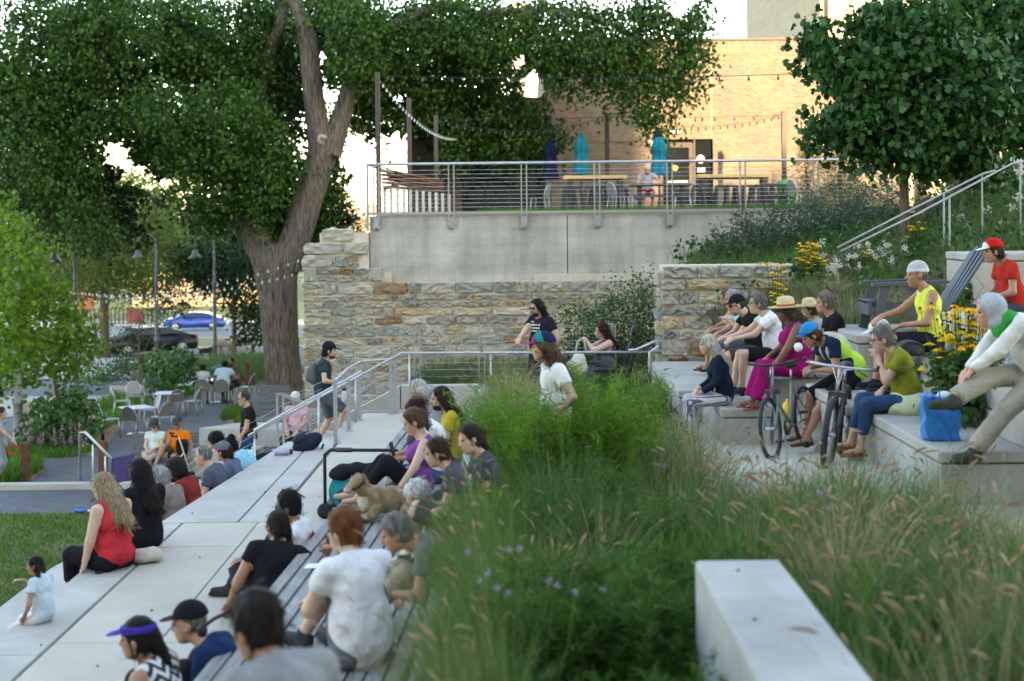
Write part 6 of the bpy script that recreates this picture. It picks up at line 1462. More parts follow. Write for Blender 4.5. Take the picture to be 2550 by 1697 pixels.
# bicycles
def bicycle(label, p, rz, lean, frame, wr=.345, tyre=.03, mtb=True, steer=0., group='bicycles leaning by the tiers'):
    t = thing('bicycle', label, 'bicycle', p, 0, group); t.rotation_euler = (0,0,rz); 
    FR = mat(label[:12].replace(' ','_')+'_frame', frame, .35, .1)
    def W(x, nm, st=0):
        w_ = thing(nm, None, None, (x,0,wr)); w_.parent = t; w_.rotation_euler = (0,0,st); n = 36
        MB().tube([(wr*cos(2*pi*i/n)*.95,0,wr*sin(2*pi*i/n)*.95) for i in range(n+1)], tyre, 10, cap=False).build('tyre', BLACK, w_)
        MB().tube([((wr-.055)*cos(2*pi*i/n),0,(wr-.055)*sin(2*pi*i/n)) for i in range(n+1)], .011, 6, cap=False).build('rim', DARK, w_)
        m_ = MB()
        for i in range(20): th = 2*pi*i/20; m_.tube([(0,.025*(-1)**i,0),((wr-.055)*cos(th),0,(wr-.055)*sin(th))], .0014, 3, cap=False)
        m_.build('spokes', GALV, w_); MB().tube([(0,-.05,0),(0,.05,0)], .02, 8).build('hub', GALV, w_); MB().tube([(0,-.022,0),(0,-.026,0)], .08, 16).build('brake_disc', GALV, w_) if mtb else None
        return w_
    W(-.52,'wheel')
    bb = Vector((-.08,0,.29)); st_ = Vector((-.22,0,.80)); ht = Vector((.34,0,.86)); hb = Vector((.39,0,.72)); ra = Vector((-.52,0,wr))
    fm = MB()
    for a, b, q in ((bb,st_,.017),(st_,ht,.017),(hb,bb,.021),(hb,ht,.021)): fm.tube([a,b], q, 8)
    for sy in (-.05,.05): fm.tube([bb,ra+Vector((0,sy,0))], .010, 6); fm.tube([st_+Vector((.02,0,-.06)),ra+Vector((0,sy,0))], .009, 6)
    fm.build('frame', FR, t)
    fk = thing('front_end', None, None, (.39,0,0)); fk.parent = t; fk.rotation_euler = (0,0,steer)
    fw = W(.17,'front_wheel'); fw.parent = fk; fw.location = (.17,0,wr)
    for sy in (-.065,.065): MB().tube([(-.02,sy,.72),(.08,sy,.50),(.17,sy,wr)], [.02,.022,.014] if mtb else .012, 8).build('fork_leg', FR if not mtb else DARK, fk)
    MB().bar((-.02,-.08,.72),(-.02,.08,.72), .05,.05).build('fork_crown', DARK, fk)
    MB().tube([(-.05,0,.86),(-.08,0,.98)], .02, 8).build('stem', GALV, fk)
    if mtb:
        MB().tube([(-.12,-.34,.99),(-.06,-.15,.985),(-.06,.15,.985),(-.12,.34,.99)], .0145, 8).build('handlebar', GALV, fk)
        for sy in (-1,1): MB().tube([(-.11,sy*.21,.988),(-.125,sy*.35,.99)], .019, 8).build('grip', mat('brown_grip', (.14,.07,.03), .7), fk); MB().tube([(-.125,sy*.35,.99),(-.10,sy*.36,1.03)], .015, 8).build('bar_end', BLACK, fk); MB().tube([(-.07,sy*.17,.97),(-.02,sy*.27,.93)], .006, 6).build('brake_lever', BLACK, fk)
    else:
        MB().tube([(-.10,-.24,1.02),(-.08,-.1,1.0),(-.08,.1,1.0),(-.10,.24,1.02)], .0145, 8).build('handlebar', BLACK, fk)
        for sy in (-1,1): MB().tube([(-.10,sy*.17,1.01),(-.14,sy*.28,1.03)], .019, 8).build('grip', BLACK, fk)
        MB().tube([(-.14,.28,1.03),(-.12,.31,1.13)], .006, 6).build('mirror_arm', BLACK, fk); o = MB().lathe([(.003,-.006),(.045,-.004),(.05,.006),(.003,.009)], n=18).build('mirror', WHITE, fk, loc=(-.12,.31,1.17), rot=(0,pi/2,0))
        MB().tube([(-.08,.02,1.0),(.02,.06,1.05),(.06,.06,.85),(0,0,.6)], .005, 6).build('purple_cable', mat('purple_cable', (.25,.08,.30), .5), fk)
    for k in range(3): MB().tube([(-.06,.12-.1*k,.97),(.10,.06-.05*k,.98),(.08,.02,.82),(0,0,.74)], .0045, 5).build('cable', WHITE if mtb else BLACK, fk)
    MB().tube([st_, st_+Vector((-.03,0,.13))], .013, 8).build('seat_post', GALV, t); solid('saddle', [el((-.28,0,.95),(.12,.07,.03)), rc((-.25,0,.95),(-.10,0,.95),.035,.018)], .03, .014, BLACK, t)
    MB().lathe([(.03,-.006),(.095,-.006),(.095,.006),(.03,.006)], n=20).build('chainring', DARK, t, loc=(bb.x,-.05,bb.z), rot=(pi/2,0,0))
    MB().tube([(bb.x,-.07,bb.z),(bb.x+.10,-.08,bb.z-.14)], .010, 6).build('crank', GALV, t); MB().tube([(bb.x,.07,bb.z),(bb.x-.10,.08,bb.z+.14)], .010, 6).build('crank', GALV, t)
    MB().box((bb.x+.06,-.15,bb.z-.155),(bb.x+.14,-.08,bb.z-.13)).build('pedal', BLACK, t); MB().box((bb.x-.14,.08,bb.z+.13),(bb.x-.06,.15,bb.z+.155)).build('pedal', BLACK, t)
    if not mtb: MB().lathe([(.033,0),(.036,.03),(.036,.14),(.02,.17),(.018,.2)]).build('bottle', mat('yellow_bottle', (.75,.42,.02), .4), t, loc=(.1,0,.44), rot=(0,-.75,0))
    t.rotation_euler = (lean,0,rz); return t
bicycle('silver mountain bicycle with brown grips, front wheel towards the viewer', Vector((3.20,14.45,EYE-2.48)), -pi/2-.34, -.10, (.10,.105,.11), .35, .032, True, -.04)
bicycle('grey green bicycle with round mirror and yellow bottle', Vector((3.02,15.75,EYE-2.62)), -pi/2-.55, .10, (.14,.19,.18), .345, .02, False, .06)
hl = thing('bike_helmet', 'black bicycle helmet on the slats beside the man in yellow', 'helmet', on(2265,885,R3)); solid('shell', [el((0,0,.03),(.15,.11,.11),None,[((0,0,0),(0,0,-1))])], .02, .012, BLACK, hl)
for k in range(5): y = -.08+.04*k; MB().tube([(.14*cos(a_)*.99, y*(1+.1*sin(a_)), .03+.115*sin(a_)) for a_ in np.linspace(.2,2.9,9)], .009, 5).build('rib', DARK, hl)
# ------------------------------------------------------------------ people: one posed body each, clothes, hair and hats as parts
def Rx(a): c, s = cos(a), sin(a); return np.array([[1,0,0],[0,c,-s],[0,s,c]])
def Ry(a): c, s = cos(a), sin(a); return np.array([[c,0,s],[0,1,0],[-s,0,c]])
def Rz(a): c, s = cos(a), sin(a); return np.array([[c,-s,0],[s,c,0],[0,0,1]])
def ik(a, t, l1, l2, pole):
    a, t = np.array(a, float), np.array(t, float); d = t-a; D = np.linalg.norm(d)
    if D > (l1+l2)*.995: t = a + d/D*(l1+l2)*.995; d = t-a; D = np.linalg.norm(d)
    D = max(D, abs(l1-l2)+.02); u = d/np.linalg.norm(d)
    x = (l1*l1-l2*l2+D*D)/(2*D); h = sqrt(max(0, l1*l1-x*x)); p = np.array(pole, float); p = p-u*(p@u); p /= max(1e-6, np.linalg.norm(p))
    return a+u*x+p*h, t
SKINS = {'pale': (.58,.38,.30), 'light': (.55,.34,.25), 'tan': (.40,.21,.135), 'olive': (.36,.20,.125), 'brown': (.20,.10,.062), 'dark': (.115,.058,.038), 'ruddy': (.52,.27,.19)}
def skin_mat(n):
    m = mat('skin_'+n, SKINS[n], .5, .08, 14, .06, spec=.35); P = m.node_tree.nodes['Principled BSDF']
    P.inputs['Subsurface Weight'].default_value = .12; P.inputs['Subsurface Radius'].default_value = (.02,.008,.004); P.inputs['Subsurface Scale'].default_value = .5
    return m
def hair_mat(c):
    k = 'hair_%02d_%02d_%02d' % tuple(int(99*x) for x in c)
    return mat(k, tuple(x*.95 for x in c), .55, .65, 60, .9, stretch=(1.,1.,.13), bscale=140, spec=.16, rgb2=tuple(min(1,x*1.6) for x in c), detail=3)
EYEM = mat('eye_dark', (.02,.015,.012), .2); EYEW = mat('eye_white', (.7,.68,.65), .3)
_eye = None
def pattern_cloth(name, c1, c2, scale, kind='stripe', axis='Z'):
    if name in MATS: return MATS[name]
    m = bpy.data.materials.new(name); m.use_nodes = True; MATS[name] = m; nt = m.node_tree; N = nt.nodes; L = nt.links; P = N['Principled BSDF']
    tc = N.new('ShaderNodeTexCoord'); sp = N.new('ShaderNodeSeparateXYZ'); L.new(tc.outputs['Object'], sp.inputs[0])
    def math_(op, a, b=None, v=None):
        n = N.new('ShaderNodeMath'); n.operation = op; L.new(a, n.inputs[0])
        if b is not None: L.new(b, n.inputs[1])
        if v is not None: n.inputs[1].default_value = v
        return n.outputs[0]
    if kind == 'chevron':
        zig = math_('PINGPONG', math_('MULTIPLY', sp.outputs['Y'], v=1.), v=.05); f = math_('ADD', sp.outputs['Z'], zig)
    elif kind == 'dots':
        f = math_('MULTIPLY', math_('SINE', math_('MULTIPLY', sp.outputs['Z'], v=scale)), math_('SINE', math_('MULTIPLY', math_('ADD', sp.outputs['X'], sp.outputs['Y']), v=scale)))
    else: f = sp.outputs[axis]
    if kind == 'dots': s = math_('GREATER_THAN', f, v=.45)
    else: s = math_('GREATER_THAN', math_('SINE', math_('MULTIPLY', f, v=scale)), v=0.)
    mx = N.new('ShaderNodeMix'); mx.data_type = 'RGBA'; L.new(s, mx.inputs['Factor']); mx.inputs['A'].default_value = (*c1,1); mx.inputs['B'].default_value = (*c2,1)
    L.new(mx.outputs['Result'], P.inputs['Base Color']); P.inputs['Roughness'].default_value = .85; return m
def strands(me, comb, parent, m, r, k, n, wild, name='hair_strands', L=.075, w=.0042, keep=None):
    """loose locks lying on a hair or fur surface, with a few flyaways"""
    nv = len(me.vertices); co = np.empty(nv*3); no = np.empty(nv*3); me.vertices.foreach_get('co', co); me.vertices.foreach_get('normal', no)
    ok = np.arange(nv) if keep is None else np.flatnonzero(keep(co.reshape(-1,3)))
    if len(ok) < 20: return None
    i = ok[r.integers(0, len(ok), n)]; P = co.reshape(-1,3)[i]; N = no.reshape(-1,3)[i]
    D = comb+r.normal(0, wild, (n,3)); D -= N*(D*N).sum(1)[:,None]; D /= np.linalg.norm(D,axis=1)[:,None]+1e-6; S_ = np.cross(N, D)
    ln = (L*k*r.uniform(.5,1.3,n))[:,None]; lift = (r.uniform(.0005,.005,n)*k)[:,None]; ww = (w*k**.5*r.uniform(.6,1.4,n))[:,None]
    V = np.stack([P+N*.0005-S_*ww*.5, P+N*.0005+S_*ww*.5, P+D*ln*.5+N*(lift*.8+.002)+S_*ww*.6, P+D*ln*.5+N*(lift*.8+.002)-S_*ww*.6, P+D*ln+N*lift+r.normal(0,.004,(n,3))+S_*ww*.12, P+D*ln+N*lift-S_*ww*.12], 1)
    b = np.arange(n)[:,None]*6; Fq = np.concatenate([b+np.array([[0,1,2,3]]), b+np.array([[3,2,4,5]])])
    o = link(name, mesh_np(name, V.reshape(-1,3), Fq, True), m, parent); o['kind'] = 'stuff'; return o
NP = [0]
def person(p, yaw, label, k=1., g=1., sit=True, lean=5, slump=12, side=0, twist=0, head=(0,0,0), lh=None, rh=None, lf=None, rf=None, lfw=None, rfw=None, lhw=None, rhw=None, lpole=None, rpole=None, seat=.45,
           skin='light', shirt=((.5,.5,.5),.5), pants=((.03,.03,.04),1.), shoes=('shoe',(.05,.05,.05)), hair=('short',(.05,.03,.02)), hat=None, glasses=None, beard=None, bust=0., belly=0., h=.0165, curl=.5, hfine=.0112, drop=0., tuck=False, kneeout=.0, hem=-.09, cat='person', neckline=.0):
    NP[0] += 1; rs = np.random.default_rng(500+NP[0])
    root = thing('person', label, cat, p, radians(yaw)); Rw = Rz(radians(yaw)); pw = np.array(p)
    def w2l(v): return Rw.T@(np.array(v)-pw)
    gb = 1+(g-1)*.8; ga_ = 1+(g-1)*.7
    H = np.array((0,0,.105*k*(.6+.4*g) if sit else .91*k-drop))
    R0 = Rz(radians(twist*.3))@Ry(radians(lean*.55))@Rx(radians(-side*.5)); R1 = Rz(radians(twist*.7))@Ry(radians(lean))@Rx(radians(-side)); R2 = Rz(radians(twist))@Ry(radians(lean+slump))@Rx(radians(-side)); R3 = Rz(radians(twist))@Ry(radians(lean+slump*1.2+4))@Rx(radians(-side*.8))
    V3 = lambda R, x, y, z: R@np.array((x,y,z))*k
    waist = H+V3(R0,-.005,0,.15); chest = waist+V3(R1,0,0,.20); neck = chest+V3(R2,-.01,0,.185)
    hc = neck+V3(R3,.03,0,.142)
    Rh = Rz(radians(twist+head[0]))@Ry(radians(head[1]))@Rx(radians(-head[2]))
    hp = lambda x, y, z: hc+Rh@np.array((x,y,z))*k*1.04
    sh = {s: neck+V3(R2,-.012,s*.176*(1+.25*(g-1)),-.072) for s in (1,-1)}; hip = {s: H+V3(R0,0,s*.088*gb,-.015) for s in (1,-1)}
    ua, fa, th, sn = .285*k, .25*k, .43*k, .425*k
    # limbs
    ank = {}; knee = {}; elb = {}; wr = {}
    for s, f, fw, pol in ((1,lf,lfw,lpole),(-1,rf,rfw,rpole)):
        if fw is not None: t = w2l(fw)
        elif f is not None: t = H+np.array(f)*k
        elif sit: t = np.array((.40*k+.03*s, s*.11*k, -seat+.075*k))
        else: t = np.array((.03*s*k, s*.10*k, .08*k))
        knee[s], ank[s] = ik(hip[s], t, th, sn, (1,s*(.12+kneeout),.55 if sit else .15))
    for s, f, fw in ((1,lh,lhw),(-1,rh,rhw)):
        if fw is not None: t = w2l(fw)
        elif f is not None: t = H+np.array(f)*k
        elif sit: t = H+np.array((.30,s*.10,.10))*k
        else: t = H+np.array((.05,s*.24,.02))*k
        elb[s], wr[s] = ik(sh[s], t, ua, fa, (-.55,s*.65,-.6))
    SK = skin_mat(skin)
    C, Cc = el, rc
    torso = lambda o: [el(H+V3(R0,-.02,0,.03),np.array((.118*gb,.166*gb,.125))*k+o,R0), el(waist+V3(R1,.01+belly*.5,0,.0),np.array((.108*gb+belly,.142*gb+belly*.5,.14))*k+o,R1), el(chest+V3(R1,-.005,0,.01),np.array((.112*gb,.152*gb,.155))*k+o,R1),
                       rc(sh[1]+V3(R2,0,-.02,-.012),sh[-1]+V3(R2,0,.02,-.012),.052*k*ga_+o,.052*k*ga_+o)]+[rc(neck+V3(R2,-.02,s*.02,-.03),sh[s]+V3(R2,-.005,-s*.02,.006),.048*k*ga_+o*.8,.040*k*ga_+o*.8) for s in (1,-1)] + ([el(chest+V3(R1,.085*gb,s*.068,-.02),np.array((.07,.075,.075))*k*bust+o,R1) for s in (1,-1)] if bust else [])
    legp = lambda s, o: [rc(hip[s],knee[s],.088*k*gb+o,.060*k*ga_+o), rc(knee[s],ank[s],.056*k*ga_+o,.036*k*ga_+o*.8)]
    skinp = torso(-.004)
    skinp += [rc(neck+V3(R2,-.005,0,-.05),hp(-.015,0,-.06),.060*k*ga_,.050*k*(1+(g-1)*.4))]
    for s in (1,-1):
        skinp += [rc(sh[s],elb[s],.051*k*ga_,.041*k*ga_), rc(elb[s],wr[s],.042*k*ga_,.027*k)]
        skinp += legp(s, 0.); kd = (ank[s]-knee[s]); bk = np.cross(kd/np.linalg.norm(kd), np.array((0,1,0))); skinp += [el(knee[s]+kd*.3+bk*.014*k, np.array((.048,.046,.11))*k*ga_, np.stack([bk/np.linalg.norm(bk), np.array((0,1.,0)), kd/np.linalg.norm(kd)],-1))]
        # foot
        kx = kd/np.linalg.norm(kd); fd = np.array((1.,0,0)); 
        if abs(kx[2]) > .3: fd = np.array((1., s*.15, 0))
        elif kx[2] >= -.3: fd = np.array((.55, s*.1, .8))
        fd = fd/np.linalg.norm(fd); hl_ = ank[s]+np.array((0,0,-.035))*k; 
        skinp += [rc(hl_-fd*.03*k,hl_+fd*.15*k+np.array((0,0,-.012))*k,.036*k,.026*k)]
        ank[s,'fd'] = fd
        # hand: palm, four fingers, thumb
        fdir = wr[s]-elb[s]; fdir = fdir/np.linalg.norm(fdir); hd = fdir*.8+np.array((0,0,-.25)); hd /= np.linalg.norm(hd)
        ax = np.cross(hd, np.array((0,0,1.))); ax = ax/max(.2,np.linalg.norm(ax)); nrm = np.cross(ax, hd)*1.
        pc = wr[s]+hd*.05*k; B = np.stack([hd, ax, nrm], -1); skinp.append(el(pc, np.array((.055,.042,.017))*k, B))
        for j, (q, ln) in enumerate(((-.03,.062),(-.010,.072),(.010,.068),(.029,.052))):
            a_ = pc+hd*.04*k+ax*q*k; b_ = a_+(hd*(1-.35*curl)-nrm*curl*.7)*ln*.62*k; c_ = b_+(hd*(.7-.9*curl)-nrm*(.3+curl))*ln*.5*k
            skinp += [rc(a_,b_,.0105*k,.0095*k), rc(b_,c_,.0095*k,.008*k)]
        ta = pc-hd*.02*k-ax*.036*k*s; skinp += [rc(ta, ta+(hd*.75-ax*.55*s-nrm*.25)*.05*k, .012*k, .0095*k)]
    # head and face
    HR = Rh; hk = k*1.04
    skinp += [el(hp(-.012,0,.032),np.array((.094,.074,.093))*hk,HR), el(hp(.022,0,-.035),np.array((.068,.060,.082))*hk,HR), el(hp(.048,0,-.092),np.array((.034,.034,.026))*hk,HR),
              rc(hp(.082,0,.008),hp(.104,0,-.026),.010*hk,.0135*hk), el(hp(.070,0,.026),np.array((.020,.050,.012))*hk,HR), el(hp(.082,0,-.060),np.array((.012,.024,.010))*hk,HR)]
    for s in (1,-1): skinp += [el(hp(-.008,s*.076,-.012),np.array((.019,.009,.031))*hk,HR), el(hp(.060,s*.040,-.018),np.array((.020,.018,.016))*hk,HR)]
    hb = np.array((.125,.115,.145))*k; fine = [(hc-hb, hc+hb, hfine)]
    for s in (1,-1):
        c_ = wr[s]+(wr[s]-elb[s])/fa*.09*k; fine.append((c_-.078*k, c_+.078*k, min(h*.62, hfine*.86)))
    ov = lambda a, b: (a[0] < b[1]).all() and (b[0] < a[1]).all()
    solid('body', skinp, .016*k, h*1.6, SK, root, None, fine)
    # eyes, brows
    global _eye
    if _eye is None:
        _eye = MB().lathe([(.0005,-.011),(.008,-.008),(.011,0),(.008,.008),(.0005,.011)], n=10).mesh('eye'); _eye.materials.append(EYEM)
    Rm = Matrix(np.array(Rh).tolist())
    for s in (1,-1):
        o = bpy.data.objects.new('eye', _eye); col.objects.link(o); o.parent = root; o.location = hp(.077,s*.031,.006); o.scale = (k*1.0,k*1.5,k*.8); o.rotation_euler = Rm.to_euler()
    hcol = hair[1] if hair else (.05,.03,.02); HM = hair_mat(hcol)
    face = [rc(hp(.080,s*.018,.030),hp(.070,s*.050,.031),.0062*hk,.0045*hk) for s in (1,-1)]
    solid('eyebrows', face, .004, .006, hair_mat(tuple(min(1,c*.7) for c in hcol)), root)
    if h < .017: sc3 = SKINS[skin]; solid('lips', [el(hp(.0850,0,-.0605),np.array((.0105,.0235,.0075))*hk,HR)], .004, .0065, mat('lips_'+skin, (sc3[0]*.8,sc3[1]*.52,sc3[2]*.55), .5), root)
    if beard is not None:
        bm_ = [el(hp(.036,0,-.085),np.array((.060,.056,.046))*hk,HR,[(hp(.0,0,-.05),HR@np.array((.2,0,1.)))]), rc(hp(.093,-.022,-.046),hp(.093,.022,-.046),.010*hk,.010*hk)]
        if isinstance(beard[0], tuple): bm_.append(el(hp(.05,0,-.15),np.array((.04,.045,.09))*hk,HR)); beard = beard[0]
        solid('beard', bm_, .012*k, hfine, hair_mat(beard), root, lambda P: .0025*np.sin(230*P[:,0])*np.sin(190*P[:,1]+150*P[:,2]))
    # hair
    if hair:
        st = hair[0]; cut = [(hp(.060,0,.055), HR@np.array((.93,0,-.37)))]; cutlow = [(hp(-.02,0,-.055), HR@np.array((.42,0,-.9)))]
        side_cut = [(hp(.028,0,.02), HR@np.array((1.,0,-.12)))]
        base = [el(hp(-.016,0,.038),np.array((.102,.083,.099))*hk,HR,cut+cutlow)]
        low = [el(hp(-.026,0,-.015),np.array((.090,.0785,.090))*hk,HR,[(hp(-.016,0,0), HR@np.array((1.,0,.0))),(hp(0,0,-.075),HR@np.array((0,0,-1.)))])]
        P_ = []
        nz = lambda P: .0045*np.sin(130*P[:,0]+50*P[:,2]+3*np.sin(40*P[:,1]))*np.sin(120*P[:,1]+30*P[:,2]) 
        if st == 'short': P_ = base+low
        elif st == 'buzz': P_ = [el(hp(-.016,0,.034),np.array((.096,.0775,.094))*hk,HR,[(hp(.035,0,.05),HR@np.array((.9,0,-.3)))]+cutlow)]
        elif st == 'bald': P_ = [el(hp(-.03,0,-.02),np.array((.082,.0795,.062))*hk,HR,[(hp(.02,0,0),HR@np.array((1.,0,0)))])]
        elif st == 'thick': P_ = [el(hp(-.018,0,.045),np.array((.108,.090,.108))*hk,HR,cut+cutlow)]+low; nz = lambda P: .006*np.sin(75*P[:,0]+30*P[:,2])*np.sin(80*P[:,1]+20*P[:,2])
        elif st == 'curly': P_ = [el(hp(-.035,0,.035),np.array((.125,.115,.125))*hk,HR,cut)]+[el(hp(-.07,0,-.05),np.array((.085,.11,.085))*hk,HR)]; nz = lambda P: .011*np.sin(95*P[:,0])*np.sin(95*P[:,1]+1)*np.sin(95*P[:,2]+2)
        elif st in ('long','longcurl','bob','full'):
            L_ = {'bob':.10,'long':.26,'longcurl':.28,'full':.36}[st]; W_ = {'bob':.03,'long':.035,'longcurl':.052,'full':.05}[st]
            P_ = base+low; dn = R2@np.array((-.30-.5*max(0,g-1.),0,-1.)); dn /= np.linalg.norm(dn)
            for a_, (x, y) in enumerate(((-.085,0),(-.075,.045),(-.075,-.045),(-.045,.075),(-.045,-.075),(-.012,.084),(-.012,-.084))):
                e = hp(x,y,-.02)+dn*L_*k*(1-.12*(a_>2)+.1*rs.random()); P_.append(rc(hp(x,y,.01), e, .036*hk, W_*k*(.75 if a_ < 3 else .6)))
            amp = .010 if st == 'longcurl' else .004
            nz = (lambda P: amp*np.sin(60*P[:,2]+30*P[:,0])*np.sin(70*P[:,1]+40*P[:,0])) if st == 'longcurl' else (lambda P: amp*np.sin(120*P[:,1]+40*np.sin(8*P[:,2]))*np.sin(110*P[:,0]))
        elif st == 'bun': P_ = base+low+[el(hp(-.07,0,.125),np.array((.045,.05,.042))*hk,HR)]
        elif st == 'clip': P_ = base+low+[el(hp(-.09,0,.06),np.array((.05,.06,.055))*hk,HR)]
        elif st == 'pony': P_ = base+low+[el(hp(-.10,0,.045),np.array((.03,.03,.03))*hk,HR), rc(hp(-.115,0,.04), hp(-.12,0,-.05)+np.array((0,0,-.05))*k, .032*hk, .022*hk), rc(hp(-.12,0,-.05)+np.array((0,0,-.05))*k, hp(-.11,0,-.09)+np.array((0,0,-.06 if k < 2 else 0))*k, .022*hk, .008*hk)]
        elif st == 'longpony': P_ = base+low+[rc(hp(-.10,0,.03), hp(-.14,0,-.12), .04*hk, .045*hk), rc(hp(-.14,0,-.12), hp(-.14,0,-.12)+R2@np.array((-.05,0,-.36))*k, .045*hk, .022*hk)]
        elif st == 'pigtails': P_ = base+low+[q for s in (1,-1) for q in (el(hp(-.05,s*.10,-.04),np.array((.04,.035,.06))*hk,HR), el(hp(-.06,s*.12,-.12),np.array((.035,.032,.055))*hk,HR))]; nz = lambda P: .007*np.sin(110*P[:,0])*np.sin(120*P[:,1]+1)*np.sin(110*P[:,2])
        elif st == 'braids': P_ = base+low+[q for s in (1,-1) for q in [el(hp(-.07-.004*i,s*(.06-.004*i),-.03-.034*i),np.array((.026,.026,.024))*hk,HR) for i in range(6)]]; nz = lambda P: .005*np.sin(120*P[:,0])*np.sin(130*P[:,1])*np.sin(100*P[:,2])
        ho = solid('hair', P_, .018*k, hfine*1.25, HM, root, nz)
        comb = Rh@np.array((-.55,0,-.75)) if st in ('short','thick','buzz','bun','clip','pony','bald') else np.array((-.08,0,-1.))
        strands(ho.data, comb, root, HM, rs, k*(.6 if st in ('buzz','curly') else 1.)*(1.5 if st in ('full','long','longcurl','longpony') else 1.), 260 if st not in ('full','long','longcurl','longpony') else 420, .9 if st in ('curly','longcurl','pigtails') else .3, keep=None if not hat else (lambda Q: ((Q-hc)@Rh)[:,2] < (.02 if hat[0] != 'hood' else -9)*k))
    # glasses
    if glasses:
        gm = MB(); R_ = np.array(Rh)
        lm_ = BLACK if glasses == 'sun' else GLASS
        fc = {'sun': BLACK, 'clear': BLACK, 'blue': mat('blue_frame', (.02,.20,.38), .4), 'red': mat('red_frame', (.25,.03,.03), .4)}[glasses]
        for s in (1,-1):
            ring = [hp(.100-.012*(abs(s*.033+.026*cos(a_))/.06)**2, s*.033+.026*cos(a_), .006+.019*sin(a_)) for a_ in np.linspace(0,2*pi,15)]
            gm.tube(ring, .0028*k, 5, cap=False); gm.tube([hp(.092,s*.060,.010), hp(0,s*.083,.008)], .0028*k, 5)
            if glasses == 'sun': MB().add(ring[:-1], [tuple(range(14))]).build('lens', BLACK, root)
        gm.tube([hp(.102,.008,.01),hp(.102,-.008,.01)], .003*k, 5); gm.build('glasses', fc, root)
    # hats
    if hat:
        kd_, c1 = hat[0], hat[1]; c2 = hat[2] if len(hat) > 2 else c1
        M1 = cloth(c1); M2 = cloth(c2); up = HR@np.array((0,0,1.))
        if kd_ in ('cap','backcap','visor','bike'):
            zc = .048
            if kd_ != 'visor': solid('cap', [el(hp(-.014,0,.048),np.array((.112,.092,.104))*hk,HR,[(hp(-.014,0,zc), -up)])], .01, hfine, M1, root)
            else: solid('visor_band', [el(hp(-.012,0,.058),np.array((.110,.090,.106))*hk,HR,[(hp(0,0,zc-.005), -up),(hp(0,0,zc+.036), up)])], .01, hfine*.8, M1, root)
            s_ = -1 if kd_ == 'backcap' else 1; ln = .085 if kd_ != 'bike' else .05
            B_ = HR@Ry(.16*s_ if kd_ != 'bike' else -.5)
            solid('brim', [el(hp(.085*s_,0,zc+.002),np.array((ln+.02,.078,.0075))*hk,B_)], .01, .007, M2, root)
            if kd_ == 'cap' and len(hat) > 3: solid('cap_panel', [el(hp(-.010,0,.050),np.array((.1135,.0935,.1055))*hk,HR,[(hp(.0,0,zc), -up),(hp(.03,0,.0),HR@np.array((-1.,0,.4)))])], .01, hfine, cloth(hat[3]), root)
            if kd_ == 'cap' and len(hat) > 4: solid('cap_side', [el(hp(-.012,.001,.050),np.array((.1128,.0945,.1048))*hk,HR,[(hp(.0,0,zc+.004), -up),(hp(.02,0,.0),HR@np.array((1.,0,-.5))),(hp(-.045,0,.0),HR@np.array((-1.,0,.35)))])], .01, hfine, cloth(hat[4]), root)
        elif kd_ == 'bandana': solid('bandana', [el(hp(-.016,0,.044),np.array((.107,.088,.102))*hk,HR,[(hp(.0,0,.035), -up+HR@np.array((-.25,0,0)))])], .01, hfine, M1, root)
        elif kd_ == 'band': solid('headband', [el(hp(-.014,0,.045),np.array((.104,.085,.101))*hk,HR,[(hp(0,0,.03), -up)])], .01, hfine, M1, root); solid('headband_rim', [el(hp(-.014,0,.045),np.array((.1065,.0875,.1035))*hk,HR,[(hp(0,0,.028), -up),(hp(0,0,.066), up)])], .01, hfine, M2, root)
        elif kd_ == 'sunhat':
            prof = [(.215,.030),(.19,.018),(.125,.026),(.105,.034),(.102,.10),(.085,.135),(.04,.148),(.004,.15)]
            o = MB().lathe([(a_*hk,b_*hk) for a_, b_ in prof], n=28).build('hat', mat('natural_straw', (.60,.46,.26), .85, .2, 40, .4), root); o.location = hp(-.01,0,.025); o.rotation_euler = Rm.to_euler()
            o = MB().lathe([(.106*hk,.036*hk),(.1045*hk,.062*hk)], n=28).build('hat_band', M1, root); o.location = hp(-.01,0,.025); o.rotation_euler = Rm.to_euler()
        elif kd_ == 'hood': solid('hood', [el(hp(-.03,0,.03),np.array((.116,.098,.116))*hk,HR,[(hp(.040,0,.0),HR@np.array((1.,0,-.35)))]), el(hp(-.06,0,-.08),np.array((.10,.11,.08))*hk,HR)], .03, hfine*1.1, M1, root)
    # clothes
    wob = rs.uniform(0,6,3)
    crease = lambda P: .0042*np.sin(24*P[:,2]+11*P[:,0]+6*np.sin(7*P[:,1]+wob[0])+wob[0])*np.sin(13*P[:,1]+5*P[:,2]+wob[1]) + .0026*np.sin(52*P[:,2]-38*P[:,0]+26*P[:,1]+3*np.sin(11*P[:,0]+wob[1])+wob[2])
    def band(a, b, f, ra, rb, o):      # part of a limb, ended with a clean hem
        e = a+(b-a)*f; d_ = (b-a)/np.linalg.norm(b-a); return rc(a, e+d_*.02, ra+o, ra+(rb-ra)*f+o*1.15, [(e, d_)])
    if shirt:
        c_, sl = shirt[0], shirt[1]; M = c_ if not isinstance(c_, tuple) else cloth(c_)
        o = .012*k; S_ = torso(o)
        if sl >= .4: S_.append(el((waist+H)/2+V3(R1,-.006,0,.05),np.array((.118*gb+belly*.6+.012,.158*gb+belly*.4+.012,.27))*k+o,R1))
        hemz = H+V3(R0,0,0,hem if not tuck else .02); S_ = [q[:-1]+(tuple(q[-1])+((hemz, R0@np.array((0,0,-1.))),),) for q in S_]
        ncut = lambda q: q[:-1]+(tuple(q[-1])+((neck+V3(R2,.02,0,-.012-neckline), R2@np.array((.35,0,1.))),),)
        S_ = [ncut(q) for q in S_]
